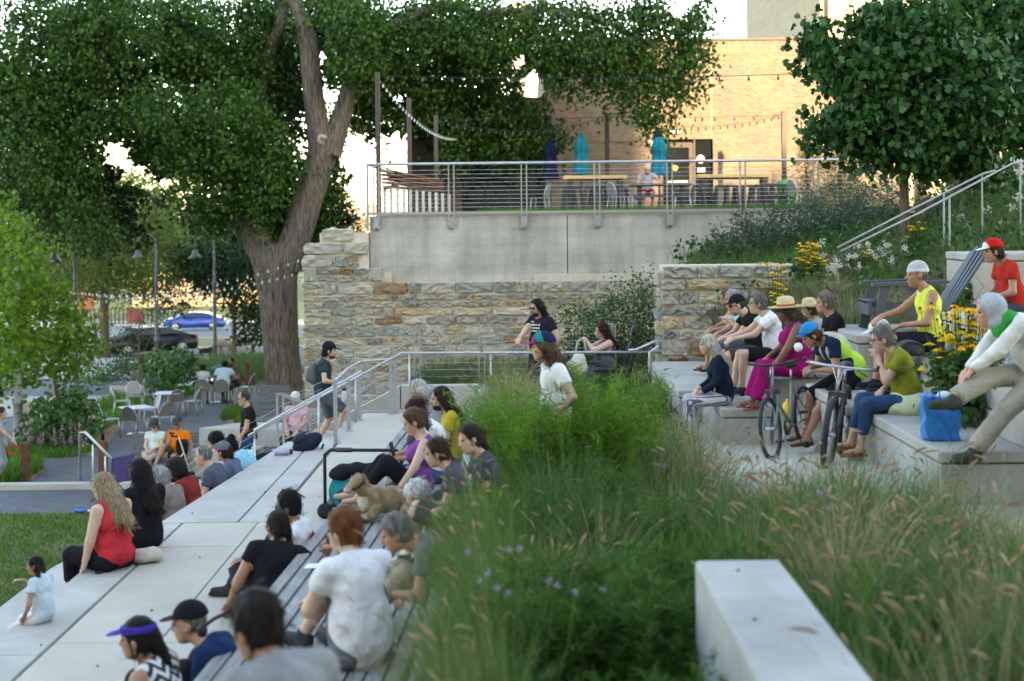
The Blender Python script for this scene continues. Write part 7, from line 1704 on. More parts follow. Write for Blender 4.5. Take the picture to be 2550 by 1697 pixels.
        for s in (1,-1):
            if sl > 0: S_.append(band(sh[s], elb[s], min(1, sl*1.0 if sl <= .6 else 1), .047*k*ga_, .043*k*ga_, .018*k if sl <= .6 else .013*k))
            if sl > .6: S_.append(rc(elb[s], elb[s]+(wr[s]-elb[s])*((sl-.6)/.4)*.98, .045*k*ga_+.012*k, .031*k+.010*k, [(elb[s]+(wr[s]-elb[s])*((sl-.6)/.4)*.96, (wr[s]-elb[s])/fa)]))
        if sl <= 0:                       # sleeveless: open armholes
            S_ = [q[:-1]+(tuple(q[-1])+tuple((sh[s]+V3(R2,0,-s*.028,0), R2@np.array((0,s*1.,.15))) for s in (1,-1)),) for q in S_]
        solid('shirt', S_, .022*k, h*1.38, M, root, crease)
    if pants:
        c_, ln = pants[0], pants[1]; M = c_ if not isinstance(c_, tuple) else cloth(c_); o = .013*k; fl = pants[2] if len(pants) > 2 else 0.
        wz = H+V3(R0,0,0,.13); Q = [el(H+V3(R0,-.02,0,.025),np.array((.113*gb,.160*gb,.125))*k+o*.7,R0,[(wz, R0@np.array((0,0,1.)))])]
        for s in (1,-1):
            if ln <= .5: Q.append(band(hip[s], knee[s], ln/.5, .088*k*gb, .060*k*ga_, .018*k))
            else:
                Q.append(rc(hip[s], knee[s], .088*k*gb+o, .062*k*ga_+o)); f = (ln-.5)/.5*.97; e = knee[s]+(ank[s]-knee[s])*f; d_ = (ank[s]-knee[s])/sn
                Q.append(rc(knee[s], e+d_*.015, .060*k*ga_+o, .042*k*ga_+o+fl*k, [(e, d_)]))
        solid('trousers' if ln > .6 else 'shorts', Q, .025*k, h*1.5, M, root, lambda P: crease(P)*.55)
    if shoes:
        for s in (1,-1):
            a_ = ank[s]; fd = ank[s,'fd']; z_ = np.array((0,0,-.045))*k
            if shoes[0] == 'shoe':
                M = cloth(shoes[1])
                solid('shoe', [rc(a_+z_*.75-fd*.035*k, a_+z_*.9+fd*.15*k, .043*k, .034*k), rc(a_, a_+z_, .045*k, .045*k)], .03*k, h*1.05, M, root)
                solid('sole', [rc(a_+z_*1.5-fd*.045*k, a_+z_*1.5+fd*.165*k, .036*k, .036*k, [(a_+z_*1.15,(0,0,1.)),(a_+z_*1.85,(0,0,-1.))])], .01, h*1.0, cloth(shoes[2] if len(shoes) > 2 else (.05,.05,.05)), root)
            else:
                M = cloth(shoes[1]); zz = z_*1.45
                solid('sandal_sole', [rc(a_+zz-fd*.045*k, a_+zz+fd*.17*k, .038*k, .040*k, [(a_+zz*1.05,(0,0,1.)),(a_+zz*1.42,(0,0,-1.))])], .01, .0095, M, root)
                sd = np.cross(fd, (0,0,1.)); MB().tube([a_+zz+fd*.09*k+sd*.045*k, a_+z_*.35+fd*.085*k, a_+zz+fd*.09*k-sd*.045*k], .010*k, 6).build('strap', M, root); MB().tube([a_+zz+fd*.0*k+sd*.042*k, a_+z_*.2+fd*.055*k, a_+zz-sd*.042*k], .009*k, 6).build('strap', M, root)
    return root, dict(H=H, neck=neck, hc=hc, hp=hp, R2=R2, Rh=Rh, wr=wr, sh=sh, w=lambda v: Vector(Rw@np.array(v)+pw), knee=knee, ank=ank, chest=chest, R1=R1)
# ------------------------------------------------------------------ the people in the photograph
pf = MB(); pf.prism([(-5.0,25.0),(-2.6,25.0),(-2.6,29.9),(-5.0,29.9)], 0, 1.0); struct('lower_landing', pf, CONC)
BLK = (.016,.017,.019); WHT = (.70,.70,.71); NVY = (.014,.02,.045); DENIM = cloth((.035,.075,.16), 'blue_denim', .2)
BRN, DBR, BLKH, GRYH, WHTH, BLND, SILV, GING = (.07,.038,.022), (.030,.018,.013), (.010,.009,.009), (.26,.25,.24), (.55,.54,.51), (.34,.25,.15), (.50,.46,.38), (.17,.062,.022)
ZL = ZT-.46
def X0(Y, d=.17): return edgeL(Y)-d
# --- the terrace edge
person(S(286,13.7,ZT+.005), 150, 'woman in coral red tank top on the terrace edge, blonde hair down her back', 1.0, 1.22, lean=6, slump=10, head=(20,8,0), lh=(.14,.26,-.075), rh=(.3,-.1,.1), lf=(.50,.10,-.42), rf=(.62,-.05,-.44), skin='pale', shirt=((.52,.035,.045),0), pants=((.014,.014,.017),.82), shoes=('sandal',(.10,.11,.16)), hair=('full',BLND), bust=1.1, belly=.02, h=.0155)
phone('dark phone lying under the hand of the woman in red', S(246,13.55,ZT+.02), (pi/2,0,.3))
person(S(362,14.5,ZT+.005), 138, 'woman in black with long dark hair beside the woman in red', 1.0, 1.02, lean=2, slump=10, head=(15,10,0), lf=(.5,.1,-.4), rf=(.55,-.1,-.4), skin='olive', shirt=((.014,.015,.018),1.), pants=((.014,.015,.018),1.), hair=('full',(.014,.010,.009)), hem=-.12)
person(S(106,11.9,ZT+.005), 158, 'small girl with curly pigtails in a pale blue tee on the terrace edge', .60, 1.0, lean=5, slump=8, head=(25,6,0), lh=(.12,.22,.02), rh=(.42,-.12,.40), lf=(.42,.14,-.62), rf=(.46,-.06,-.55), skin='tan', shirt=((.50,.60,.66),.5), pants=((.62,.60,.62),1.), shoes=('shoe',(.6,.6,.62),(.6,.6,.6)), hair=('pigtails',(.030,.018,.014)), h=.012, hfine=.0075)
# --- the row on the step below
person((X0(16.9),16.9,ZL), 168, 'man with grey wavy hair in a taupe tee below the terrace edge', 1.0, 1.12, lean=12, slump=14, head=(0,10,0), lh=(.32,.12,.0), skin='ruddy', shirt=((.20,.165,.145),.55), pants=((.06,.06,.07),1.), hair=('thick',(.33,.33,.33)), glasses='clear', hem=-.1)
person((X0(17.6),17.6,ZL), 166, 'bearded man in rust red shirt with blue bandana below the terrace edge', 1.0, 1.0, lean=18, slump=14, head=(0,22,0), skin='olive', shirt=((.22,.030,.028),.6), pants=((.05,.05,.06),1.), hair=('curly',(.016,.012,.010)), hat=('bandana',(.035,.04,.12)), beard=(.02,.014,.012), glasses='clear')
person((X0(18.35)+.06,18.35,ZL), 172, 'balding man with cropped grey hair in a slate shirt', 1.02, 1.0, lean=10, slump=12, head=(0,4,0), skin='light', shirt=((.085,.10,.13),.6), pants=((.05,.09,.06),1.), hair=('buzz',(.20,.19,.185)))
person((X0(18.95)+.12,18.95,ZL), 172, 'woman in slate blue tee with patterned headband and dark ponytail', .97, .95, lean=10, slump=12, head=(-5,2,0), skin='light', shirt=((.10,.125,.19),.55), pants=((.05,.06,.09),1.), hair=('pony',(.030,.018,.016)), hat=('band',(.10,.14,.16),(.24,.10,.16)))
pr, pj = person((X0(19.6)+.16,19.6,ZL), 162, 'person in sky blue tee with black hair in a bun', 1.0, 1.12, lean=24, slump=18, head=(0,20,0), skin='tan', shirt=((.22,.50,.62),.55), pants=((.03,.03,.04),1.), hair=('bun',BLKH))
def lettering(txt, size, pos, rot, parent, m=None, name='lettering', shear=0.):
    cu = bpy.data.curves.new(name, 'FONT'); cu.body = txt; cu.size = size; cu.align_x = 'CENTER'; cu.extrude = .001; cu.offset = .0012; cu.shear = shear; cu.space_line = .85
    o = bpy.data.objects.new(name, cu); col.objects.link(o); me = bpy.data.meshes.new_from_object(o.evaluated_get(bpy.context.evaluated_depsgraph_get())); bpy.data.objects.remove(o)
    me.materials.clear(); o = link(name, me, m or WHITE, parent, pos, rot); o['kind'] = 'stuff'; return o
c_ = pj['chest']+pj['R1']@np.array((-.150,.02,.05)); Rb = pj['R1']@np.array([[0,0,-1],[-1,0,0],[0,1,0]]); lettering('ST', .13, c_, Matrix(Rb.tolist()).to_euler(), pr)
person((X0(20.1)-.18,20.1,ZL), 175, 'person with black hair in pale blue shirt looking down beside the sky blue tee', .98, 1.0, lean=20, slump=16, head=(0,38,0), skin='tan', shirt=((.42,.52,.60),.6), pants=((.03,.03,.04),1.), hair=('thick',BLKH))
# --- on the terrace in front of the bench
pr, pj = person(S(738,12.7,ZT), 168, 'man in white tee with thick black hair and sunglasses before the bench', 1.0, 1.08, lean=-2, slump=12, head=(12,6,0), lf=(.55,.16,-.02), rf=(.5,-.14,-.02), lh=(.3,.2,.12), skin='olive', shirt=(WHT,.5), pants=((.04,.045,.06),1.), hair=('thick',(.012,.010,.010)), glasses='sun', beard=(.02,.015,.013))
c_ = pj['chest']+pj['R1']@np.array((-.148,.03,.05)); Rb = Matrix((pj['R1']@np.array([[0,0,-1],[-1,0,0],[0,1,0]])).tolist()).to_euler()
MB().add([(-.07,-.03,0),(.0,-.055,0),(.07,-.03,0),(.07,.03,0),(0,.075,0),(-.07,.03,0)], [(0,1,2,3,4,5)]).build('red_print', mat('red_print', (.45,.03,.04), .8), pr, 0, c_, Rb)
pr, pj = person(S(672,11.75,ZT), 118, 'woman with two dark braids in a black tee leaning on the bench', 1.02, 1.18, lean=12, slump=10, side=-14, head=(15,12,-6), rhw=S(815,11.75,ZB+.03), lh=(.25,.25,.05), lf=(.5,.1,-.02), rf=(.48,-.12,-.02), skin='tan', shirt=((.013,.014,.017),.42), pants=((.03,.03,.04),.5), hair=('braids',(.016,.012,.010)))
person(S(768,12.15,ZT), 178, 'boy with black hair leaning back against the bench', .74, 1.0, lean=-28, slump=4, head=(25,-24,0), lf=(.6,.1,-.02), rf=(.55,-.1,-.02), skin='tan', shirt=((.02,.03,.07),.5), pants=((.03,.03,.05),.5), hair=('thick',(.012,.010,.010)), h=.014)
person(S(572,9.25,ZT), 170, 'man in navy jacket with black cap and blue glasses, headphones round his neck', 1.0, 1.05, lean=14, slump=18, head=(8,4,0), lf=(.5,.15,-.02), rf=(.45,-.15,-.02), skin='ruddy', shirt=((.012,.035,.095),1.), pants=((.03,.03,.04),1.), hair=('buzz',(.20,.17,.15)), hat=('cap',(.014,.015,.018)), glasses='blue', h=.014)
hpn = thing('headphones', 'black headphones round the neck of the man in navy', 'headphones', S(478,9.15,EYE-2.55)); hpn.location = S(546,9.15,EYE-2.50)
MB().tube([(-.09,-.08,-.06),(-.02,-.11,.0),(.08,-.06,.04),(.1,.04,.045)], .012, 8).build('band', BLACK, hpn); solid('ear_cup', [el((-.09,-.09,-.075),(.035,.03,.045))], .01, .012, BLACK, hpn)
person(S(402,8.75,ZT), 162, 'woman in purple visor and zigzag tank top with long black ponytail', 1.0, 1.12, lean=6, slump=12, head=(12,4,0), lf=(.5,.15,-.02), rf=(.45,-.15,-.02), lh=(.22,.30,.02), skin='tan', shirt=(pattern_cloth('chevron_knit',(.02,.02,.025),(.62,.62,.64),95.,'chevron'),0), pants=((.02,.02,.03),1.), hair=('longpony',(.012,.010,.010)), hat=('visor',(.055,.035,.30)), h=.014)
# --- on the bench
person(S(900,8.9,ZB+.004), 128, 'woman with short ginger hair in white tee hugging her knee on the bench', 1.05, 1.12, lean=10, slump=10, head=(20,4,0), lf=(.36,.18,.02), rf=(.42,-.05,-.02), lh=(.40,.12,.20), rh=(.42,.02,.22), skin='pale', shirt=((.66,.66,.68),.5), pants=((.12,.13,.16),.42), shoes=('shoe',(.05,.05,.06)), hair=('thick',GING), hem=-.15, h=.013)
wallthing('seat_cube', 'grey concrete seat cube at the near end of the slat bench', MB().box((-1.45,4.9,ZB+.003),(-.66,6.2,EYE-2.44)), CONC, 'block')
person(S(742,5.75,EYE-2.436), 132, 'man with black hair in a grey tee close to the camera', 1.07, 1.08, lean=14, slump=20, head=(10,14,0), lf=(.5,.2,-.02), rf=(.5,-.1,-.02), skin='tan', shirt=((.22,.225,.23),.55), pants=((.04,.04,.05),1.), hair=('thick',(.014,.013,.013)), h=.014)
pr, pj = person(S(1042,14.05,ZB+.004), 186, 'woman in purple tank top with ponytail sitting behind the tan dog', 1.0, 1.08, lean=-10, slump=20, head=(0,22,0), lf=(.58,.10,-.03), rf=(.66,-.08,-.02), lhw=S(985,13.45,ZB+.17), rh=(.20,-.05,.14), skin='light', shirt=((.20,.055,.25),0), pants=((.012,.013,.016),.93), shoes=None, hair=('pony',(.12,.068,.038)), bust=1.05, neckline=.03, hem=-.05)
MB().tube([pj['w'](pj['H']+np.array((.06,.17,.02))), pj['w'](pj['H']+np.array((.0,.19,.12)))], .012, 6)
pr, pj = person(S(1090,15.05,ZB+.004), 186, 'woman in loose white tee with claw clip looking at her phone', 1.0, 1.08, lean=10, slump=18, head=(0,26,0), lh=(.40,.06,.15), rh=(.42,-.06,.17), lf=(.40,.1,-.45), rf=(.44,-.1,-.45), skin='tan', shirt=((.68,.68,.68),.6), pants=(DENIM,.9), hair=('clip',(.040,.012,.014)), glasses='clear')
phone('black phone held up by the woman in the loose white tee', pj['w'](pj['wr'][1]+np.array((.07,-.05,.09))), (-.25,0,1.2))
person(S(1132,15.9,ZB+.004), 182, 'long haired man with moustache in a yellow tee', 1.0, 1.02, lean=6, slump=10, head=(0,6,0), skin='light', shirt=((.42,.33,.035),.55), pants=((.06,.06,.06),1.), hair=('full',(.028,.018,.014)), beard=(.04,.022,.016))
person(S(1116,17.6,ZB+.004), 184, 'grey haired man with long white beard bending forward in grey', 1.0, 1.0, lean=22, slump=22, head=(0,22,0), skin='ruddy', shirt=((.23,.25,.27),1.), pants=((.06,.06,.07),1.), hair=('full',(.50,.49,.46)), beard=((.56,.54,.50),))
person(S(1150,10.95,EYE-2.41), 176, 'boy with brown hair seen over the near grass', .86, .95, lean=12, slump=12, head=(5,10,0), skin='light', shirt=((.06,.065,.08),.55), pants=((.05,.05,.06),.5), hair=('short',(.055,.030,.020)), lf=(.4,.1,-.3), rf=(.42,-.1,-.3), h=.014)
person(S(1218,11.35,EYE-2.41), 196, 'dark haired woman looking down beside the boy with brown hair', .90, .95, lean=8, slump=10, head=(12,12,-12), skin='light', shirt=((.06,.065,.08),.55), pants=((.05,.05,.06),1.), hair=('pony',(.022,.014,.012)), lf=(.4,.1,-.3), rf=(.42,-.1,-.3), h=.014)
person(S(1150,11.75,ZB+.004), 226, 'white haired old man with glasses bent forward, sandalled foot on the bench', 1.0, 1.0, lean=38, slump=22, head=(0,34,0), lf=(.46,.12,-.02), rf=(.50,-.08,-.02), lh=(.38,.05,.10), skin='ruddy', shirt=((.20,.24,.28),.55), pants=((.10,.12,.15),.45), shoes=('sandal',(.10,.02,.02)), hair=('thick',(.62,.61,.60)), glasses='red', h=.014)
person(S(1128,9.75,ZB+.004), 184, 'man in khaki trousers resting his forearm, half hidden by the near grass', 1.0, 1.05, lean=26, slump=20, head=(0,20,0), lf=(.62,.18,-.03), rf=(.66,-.02,-.03), lh=(.44,.16,.16), skin='ruddy', shirt=((.16,.17,.15),.55), pants=((.30,.26,.19),.95), shoes=('shoe',(.06,.05,.04)), hair=('short',(.2,.19,.18)), h=.014)
person(S(1386,12.65,ZS), 196, 'man with brown curls in white tee and teal, navy and pink cap amid the grass', .945, 1.0, sit=False, lean=4, slump=8, head=(-22,2,0), lh=(.08,.22,.05), skin='light', shirt=((.70,.70,.71),.55), pants=((.22,.11,.07),1.), hair=('longcurl',(.10,.055,.032)), hat=('cap',(.012,.022,.06),(.36,.045,.22),(.34,.04,.20),(.0,.22,.19)), h=.014)
# --- landing and stairs
hnd = at(1268, 876, Yh+.02)
pr, pj = person(S(1350,24.1,ZT+.05), 222, 'bearded long haired man in printed black tee leaning on the handrail', 1.10, 1.18, sit=False, lean=3, slump=6, head=(-6,8,0), rhw=hnd+Vector((.03,.05,.03)), lh=(.06,.26,.0), skin='light', shirt=((.014,.019,.021),.55), pants=((.02,.022,.03),1.), hair=('full',(.018,.013,.011)), beard=(.022,.015,.012), glasses='sun', belly=.02)
Rf = pj['R1']@np.array([[0,0,1],[1,0,0],[0,1,0]]); Em = Matrix(Rf.tolist()).to_euler()
for i, (tx, sz, dz, dy) in enumerate((('I am', .042, .115, -.03), ('A person of', .058, .06, .0), ('my yet and', .052, .01, .015), ('a human ..?', .055, -.04, .01))):
    lettering(tx, sz, pj['chest']+pj['R1']@np.array((.152+(.006 if i > 1 else 0), dy, dz)), Em, pr, WHITE, 'lettering', .2)
pr, pj = person(S(1512,24.05,ZT+.60), 188, 'woman with dark red hair in a dotted dark dress photographing from her wheelchair', 1.0, 1.34, lean=2, slump=8, head=(0,2,0), seat=.42, lh=(.36,.06,.52), rh=(.34,-.08,.52), skin='pale', shirt=(pattern_cloth('dotted_dress',(.018,.022,.035),(.24,.26,.30),230.,'dots'),0), pants=(pattern_cloth('dotted_dress',(.018,.022,.035),(.24,.26,.30),230.,'dots'),.97,.10), hair=('longcurl',(.055,.012,.012)), bust=1.25, belly=.05)
phone('black phone held at the face of the woman in the wheelchair', pj['w'](pj['wr'][1]+np.array((.06,-.06,.08))), (0,0,1.4))
tb_ = thing('tote_bag', 'white canvas tote hanging from the arm of the woman in the wheelchair', 'bag', S(1436,23.75,ZT+.68)); TOTE = cloth((.62,.60,.52),'white_canvas')
solid('bag_body', [el((0,0,.13),(.19,.07,.13)), el((.04,0,.26),(.12,.05,.12))], .06, .015, TOTE, tb_, lambda P: .005*np.sin(28*P[:,0]+12*P[:,2])); MB().tube([(-.02,0,.36),(.02,.02,.55),(.12,.06,.62),(.16,.04,.36)], .013, 6).build('handle', TOTE, tb_)
lettering('art', .05, (-.02,-.078,.12), (pi/2,0,0), tb_, mat('grey_print', (.30,.31,.32), .6))
pr, pj = person(S(806,24.05,1.93), 2, 'man in dark green tee and denim shorts climbing the stairs with a backpack', 1.03, .98, sit=False, lean=6, slump=4, head=(0,4,0), lh=(-.02,.22,.03), rh=(.28,-.2,.16), lf=(-.12,.1,-.80), rf=(.22,-.08,-.68), skin='light', shirt=((.022,.048,.048),.55), pants=((.085,.105,.125),.5), shoes=('shoe',(.1,.1,.1)), hair=('short',(.02,.014,.012)), hat=('cap',(.013,.014,.016)), beard=(.15,.085,.06))
backpack('small grey backpack worn by the man on the stairs', pj['w'](pj['chest']+np.array((-.19,0,-.22))), 0, (.11,.115,.12), .78)
wb = thing('water_bottle', 'clear water bottle carried by the man on the stairs', 'bottle', pj['w'](pj['wr'][-1]+np.array((.08,0,-.30)))); MB().lathe([(.045,0),(.05,.02),(.05,.14),(.03,.18)]).build('body', mat('clear_bottle', (.45,.52,.58), .15), wb); MB().lathe([(.034,.18),(.034,.21),(.01,.22)]).build('cap', BLACK, wb)
person(S(620,25.4,1.0), 190, 'man in black tee with wraparound sunglasses standing by the lower rail', 1.02, 1.06, sit=False, lean=2, slump=4, head=(-4,8,0), lh=(.16,.2,-.02), skin='ruddy', shirt=((.013,.014,.017),.5), pants=(DENIM,1.), hair=('buzz',(.09,.06,.045)), glasses='sun', beard=(.36,.32,.29))
person(S(738,28.2,1.46), 262, 'woman in pink top and pale cap seated near the trunk', 1.0, 1.1, lean=-4, slump=10, head=(0,6,0), skin='ruddy', shirt=((.56,.34,.40),.5), pants=((.05,.05,.06),1.), hat=('cap',(.62,.58,.50)), hair=('short',WHTH), glasses='clear', h=.018)
wire_chair('mesh chair of the woman in pink', S(738,28.25,1.0), 262*pi/180, group='metal mesh chairs on the plaza')
# --- plaza
person(S(384,on(384,1188,0).y,.38), 262, 'woman in pale mint tee and cap with crossed legs looking at her phone', 1.0, 1.0, lean=-14, slump=14, head=(0,18,0), lf=(.50,-.02,-.38), rf=(.66,.14,-.18), lh=(.26,.06,.16), rh=(.26,-.06,.16), skin='light', shirt=((.52,.60,.54),.42), pants=((.45,.45,.52),.4), shoes=('shoe',(.20,.21,.22),(.6,.6,.6)), hair=('short',(.10,.05,.03)), hat=('cap',(.05,.055,.06)), glasses='sun', h=.018)
person(S(440,on(440,1188,0).y,.38), 258, 'man in bright orange tee and dark cap lounging beside the rollator', 1.04, 1.1, lean=-14, slump=12, head=(0,6,0), lf=(.52,.12,-.38), rf=(.60,-.2,-.10), lh=(.1,.30,.02), skin='tan', shirt=((.75,.19,.01),.55), pants=((.14,.10,.06),.5), shoes=('sandal',(.06,.04,.03)), hair=('buzz',(.3,.29,.28)), hat=('cap',(.06,.065,.06)), glasses='sun', h=.018)
person(on(505,1009,0)+Vector((0,0,.45)), 95, 'person in pale grey tee with back to us at the plaza table', .92, 1., lean=12, slump=10, head=(0,10,0), skin='brown', shirt=((.42,.43,.43),.5), pants=((.05,.05,.06),.5), hair=('short',BLKH), h=.02)
person(on(555,1009,0)+Vector((0,0,.45)), 85, 'person in pale blue shirt with back to us at the plaza table', 1.08, 1.25, lean=22, slump=14, head=(-20,12,0), rh=(.3,-.4,.1), skin='brown', shirt=((.33,.45,.50),.55), pants=((.05,.05,.06),.5), hair=('short',BLKH), h=.02)
person(on(585,1000,0)+Vector((0,.25,.45)), 230, 'bearded man in olive tee facing us at the plaza table', 1.05, 1.1, lean=10, slump=10, head=(0,10,0), skin='brown', shirt=((.07,.075,.04),.55), pants=((.03,.03,.03),.5), hair=('buzz',BLKH), beard=(.012,.01,.01), shoes=('sandal',(.25,.03,.03)), h=.02)
tag(solid('table_bag', [el((0,0,.1),(.22,.15,.1)), el((.08,0,.14),(.15,.13,.08))], .05, .02, mat('blue_green_bag', (.02,.14,.36), .6, .5, 5, rgb2=(.05,.36,.12)), None, None, (), on(535,985,0)+Vector((0,.5,.72))), 'blue and green bag on the far plaza table', 'bag')
person(on(-8,1207,0), 10, 'woman in grey trousers cut by the left edge holding a red strap', 1.0, 1.05, sit=False, lean=2, head=(0,0,0), rh=(.42,-.1,.02), lh=(.05,.2,0), skin='light', shirt=((.35,.36,.38),.5), pants=((.30,.30,.33),1.), hair=('short',BRN), h=.018)
rs_ = thing('red_strap', 'red strap loop held by the woman at the left edge', 'strap', S(30,on(-8,1207,0).y-.1,.78)); MB().tube([(.12*cos(a_)+.02, 0, .1*sin(a_)) for a_ in np.linspace(0,6.0,16)], .018, 6).build('loop', mat('red_webbing', (.42,.02,.03), .7), rs_); MB().box((-.12,-.01,-.09),(-.04,.01,-.06)).build('buckle', BLACK, rs_)
person(on(4,990,0), 200, 'walker in black trousers cut by the left edge on the sidewalk', 1.0, 1., sit=False, skin='light', shirt=((.5,.5,.52),.55), pants=((.015,.015,.017),1.), hair=('short',BRN), h=.022)
Yp = 70; person((S(600,Yp,SL(Yp)).x,Yp,SL(Yp)+.03), 60, 'walker in white tee and navy shorts with dogs by the road', 1.0, 1.1, sit=False, lf=(-.15,.1,-.82), rf=(.2,-.1,-.8), skin='light', shirt=((.62,.60,.57),.55), pants=((.02,.03,.06),.5), shoes=('shoe',(.1,.1,.1)), hair=('short',(.03,.02,.02)), h=.025, hfine=.016)
for px, lab, c_, hc_ in ((222,'person in pale top standing beside the teal scooter',(.5,.46,.42),(.25,.16,.08)),(243,'second person in pale top by the teal scooter',(.46,.42,.44),(.03,.02,.02))):
    person((S(px,89,SL(89)).x,89,SL(89)+.03), 200, lab, 1.0, 1.0, sit=False, skin='light', shirt=(c_,.5), pants=((.02,.02,.025),1.), hair=('short',hc_), h=.03, hfine=.02)
# --- patio
person((S(1612,41.1,pz).x,41.1,pz+.45), 268, 'man in grey shirt with red face mask at the patio picnic table', 1.0, 1.05, lean=14, slump=14, head=(0,20,0), lh=(.42,.3,.24), rh=(.36,-.15,.26), skin='ruddy', shirt=((.34,.36,.38),.55), pants=((.22,.02,.03),.5), hair=('short',(.3,.22,.17)), hat=('bandana',(.55,.40,.30)), beard=(.55,.04,.02), h=.022, hfine=.014)
person((S(2312,27.2,EYE-1.0).x,27.2,EYE-1.15), 185, 'person in olive coat coming down the right stairs behind the handrails', 1.0, 1.2, sit=False, lean=6, lh=(.30,.1,.25), skin='ruddy', shirt=((.065,.07,.045),1.), pants=((.05,.05,.04),1.), hair=('short',BRN), h=.02)
# --- right-hand tiers
RT = R2+.004
person(S(1935,18.35,RT+.03), 182, 'man in white tee and black shorts with dark glasses, hands clasped', 1.04, 1.06, lean=16, slump=8, head=(0,-2,0), lh=(.52,.03,.20), rh=(.54,-.02,.22), lf=(.46,.12,-.40), rf=(.52,-.14,-.42), skin='light', shirt=((.70,.70,.71),.52), pants=((.013,.014,.016),.46), shoes=('shoe',(.05,.05,.05),(.5,.5,.5)), hair=('short',(.15,.14,.135)), glasses='clear')
person(S(1888,19.4,RT), 184, 'man in black tee and black cap with grey goatee', 1.0, 1.12, lean=18, slump=14, head=(0,10,0), lh=(.5,.05,.15), rh=(.5,-.05,.15), skin='light', shirt=((.013,.014,.016),.55), pants=((.06,.06,.06),.5), shoes=('shoe',(.05,.05,.05)), hair=('buzz',(.08,.07,.06)), hat=('cap',(.013,.014,.016)), glasses='sun', beard=(.22,.20,.18))
person(S(1860,20.3,RT), 182, 'grey haired man in mint shirt between two neighbours', 1.0, 1.0, lean=12, slump=10, head=(0,6,0), lh=(.30,.16,.36), rh=(.42,-.05,.14), skin='ruddy', shirt=((.36,.56,.50),.55), pants=((.06,.08,.12),.95), shoes=('shoe',(.05,.05,.05),(.5,.5,.5)), hair=('short',(.36,.36,.36)), glasses='clear')
person(S(1840,21.2,RT), 182, 'girl in orange top with bare legs at the end of the row', .94, .9, lean=10, slump=10, head=(0,8,0), lh=(.42,.12,.16), rh=(.44,-.05,.16), lf=(.44,.1,-.40), rf=(.5,-.08,-.40), skin='tan', shirt=((.62,.20,.05),.2), pants=((.10,.12,.16),.3), shoes=('sandal',(.08,.035,.02)), hair=('pony',(.13,.07,.035)))
fw_ = thing('food_wrap', 'orange and white food wrapper held by the girl in orange', 'food', S(1812,20.9,EYE-1.52)); solid('paper', [el((0,0,0),(.08,.06,.07)), el((.03,0,-.05),(.05,.05,.05))], .02, .014, mat('wrapper', (.65,.30,.08), .6, .6, 8, rgb2=(.75,.72,.68)), fw_)
person(S(1800,17.85,R1+.004), 176, 'woman with straight silver blonde hair in navy top and striped trousers', .98, 1.0, lean=10, slump=8, head=(-4,4,0), lh=(.28,.12,.06), rh=(.3,-.08,.08), seat=.44, skin='light', shirt=((.010,.020,.035),.95), pants=(pattern_cloth('pinstripe_cotton',(.62,.62,.66),(.10,.11,.17),330.,'stripe','Y'),.97,.05), shoes=('sandal',(.2,.12,.08)), hair=('long',(.58,.53,.43)), bust=.9)
pr, pj = person(S(1990,17.25,RT), 180, 'woman in magenta dress and straw sun hat', 1.0, 1.26, lean=8, slump=8, head=(0,4,0), lh=(.38,.20,-.06), rh=(.36,-.05,.10), seat=.42, lf=(.50,.12,-.42), rf=(.54,-.08,-.42), skin='brown', shirt=((.27,.006,.10),0), pants=((.27,.006,.10),.97,.06), shoes=('sandal',(.36,.08,.07)), hair=('longcurl',(.06,.05,.05)), hat=('sunhat',(.45,.12,.10)), glasses='sun', bust=1.25, belly=.04)
person(S(2085,18.55,R2-.01), 182, 'man with grey curls in black tee behind the magenta dress', 1.04, 1.1, lean=8, slump=8, head=(0,0,0), skin='ruddy', shirt=((.014,.015,.017),.55), pants=((.05,.05,.06),1.), hair=('thick',(.22,.17,.135)))
person(S(2040,19.3,R2-.01), 184, 'small person in pale straw hat half hidden behind the grey curls', .88, .95, lean=8, slump=8, head=(0,2,0), skin='light', shirt=((.5,.45,.45),.5), pants=((.1,.1,.12),1.), hair=('short',BRN), hat=('sunhat',(.5,.46,.38)))
HIV = mat('hi_vis_lime', (.42,.68,.04), .7, .15, 5, .2)
pr, pj = person(S(2110,16.1,EYE-1.94), 192, 'cyclist in blue cap and lime safety vest bending over by the bicycles', 1.0, 1.08, lean=34, slump=18, head=(0,30,0), seat=.60, lf=(.56,.16,-.62), rf=(.45,-.16,-.62), lh=(.42,.06,.10), rh=(.42,-.06,.12), skin='tan', shirt=((.02,.025,.06),.55), pants=((.013,.014,.016),.5), shoes=('sandal',(.06,.06,.05)), hair=('short',BRN), hat=('bike',(.01,.20,.48)))
V3_ = lambda R, x, y, z: R@np.array((x,y,z))
solid('safety_vest', [el(pj['chest']+V3_(pj['R1'],-.02,0,-.02),(.145,.185,.20),pj['R1'],[(pj['neck']+V3_(pj['R2'],.02,0,-.03),pj['R2']@np.array((.5,0,1.)))]), el(pj['H']+np.array((-.05,0,.10)),(.16,.20,.20),None,[(pj['H']+np.array((0,0,-.06)),(0,0,-1.))])], .05, .016, HIV, pr)
solid('reflective_strip', [el(pj['chest']+V3_(pj['R1'],-.02,s*.085,.01),(.150,.03,.20),pj['R1'],[(pj['neck']+V3_(pj['R2'],.02,0,-.035),pj['R2']@np.array((.5,0,1.)))]) for s in (1,-1)], .01, .014, mat('silver_tape', (.52,.52,.46), .35), pr)
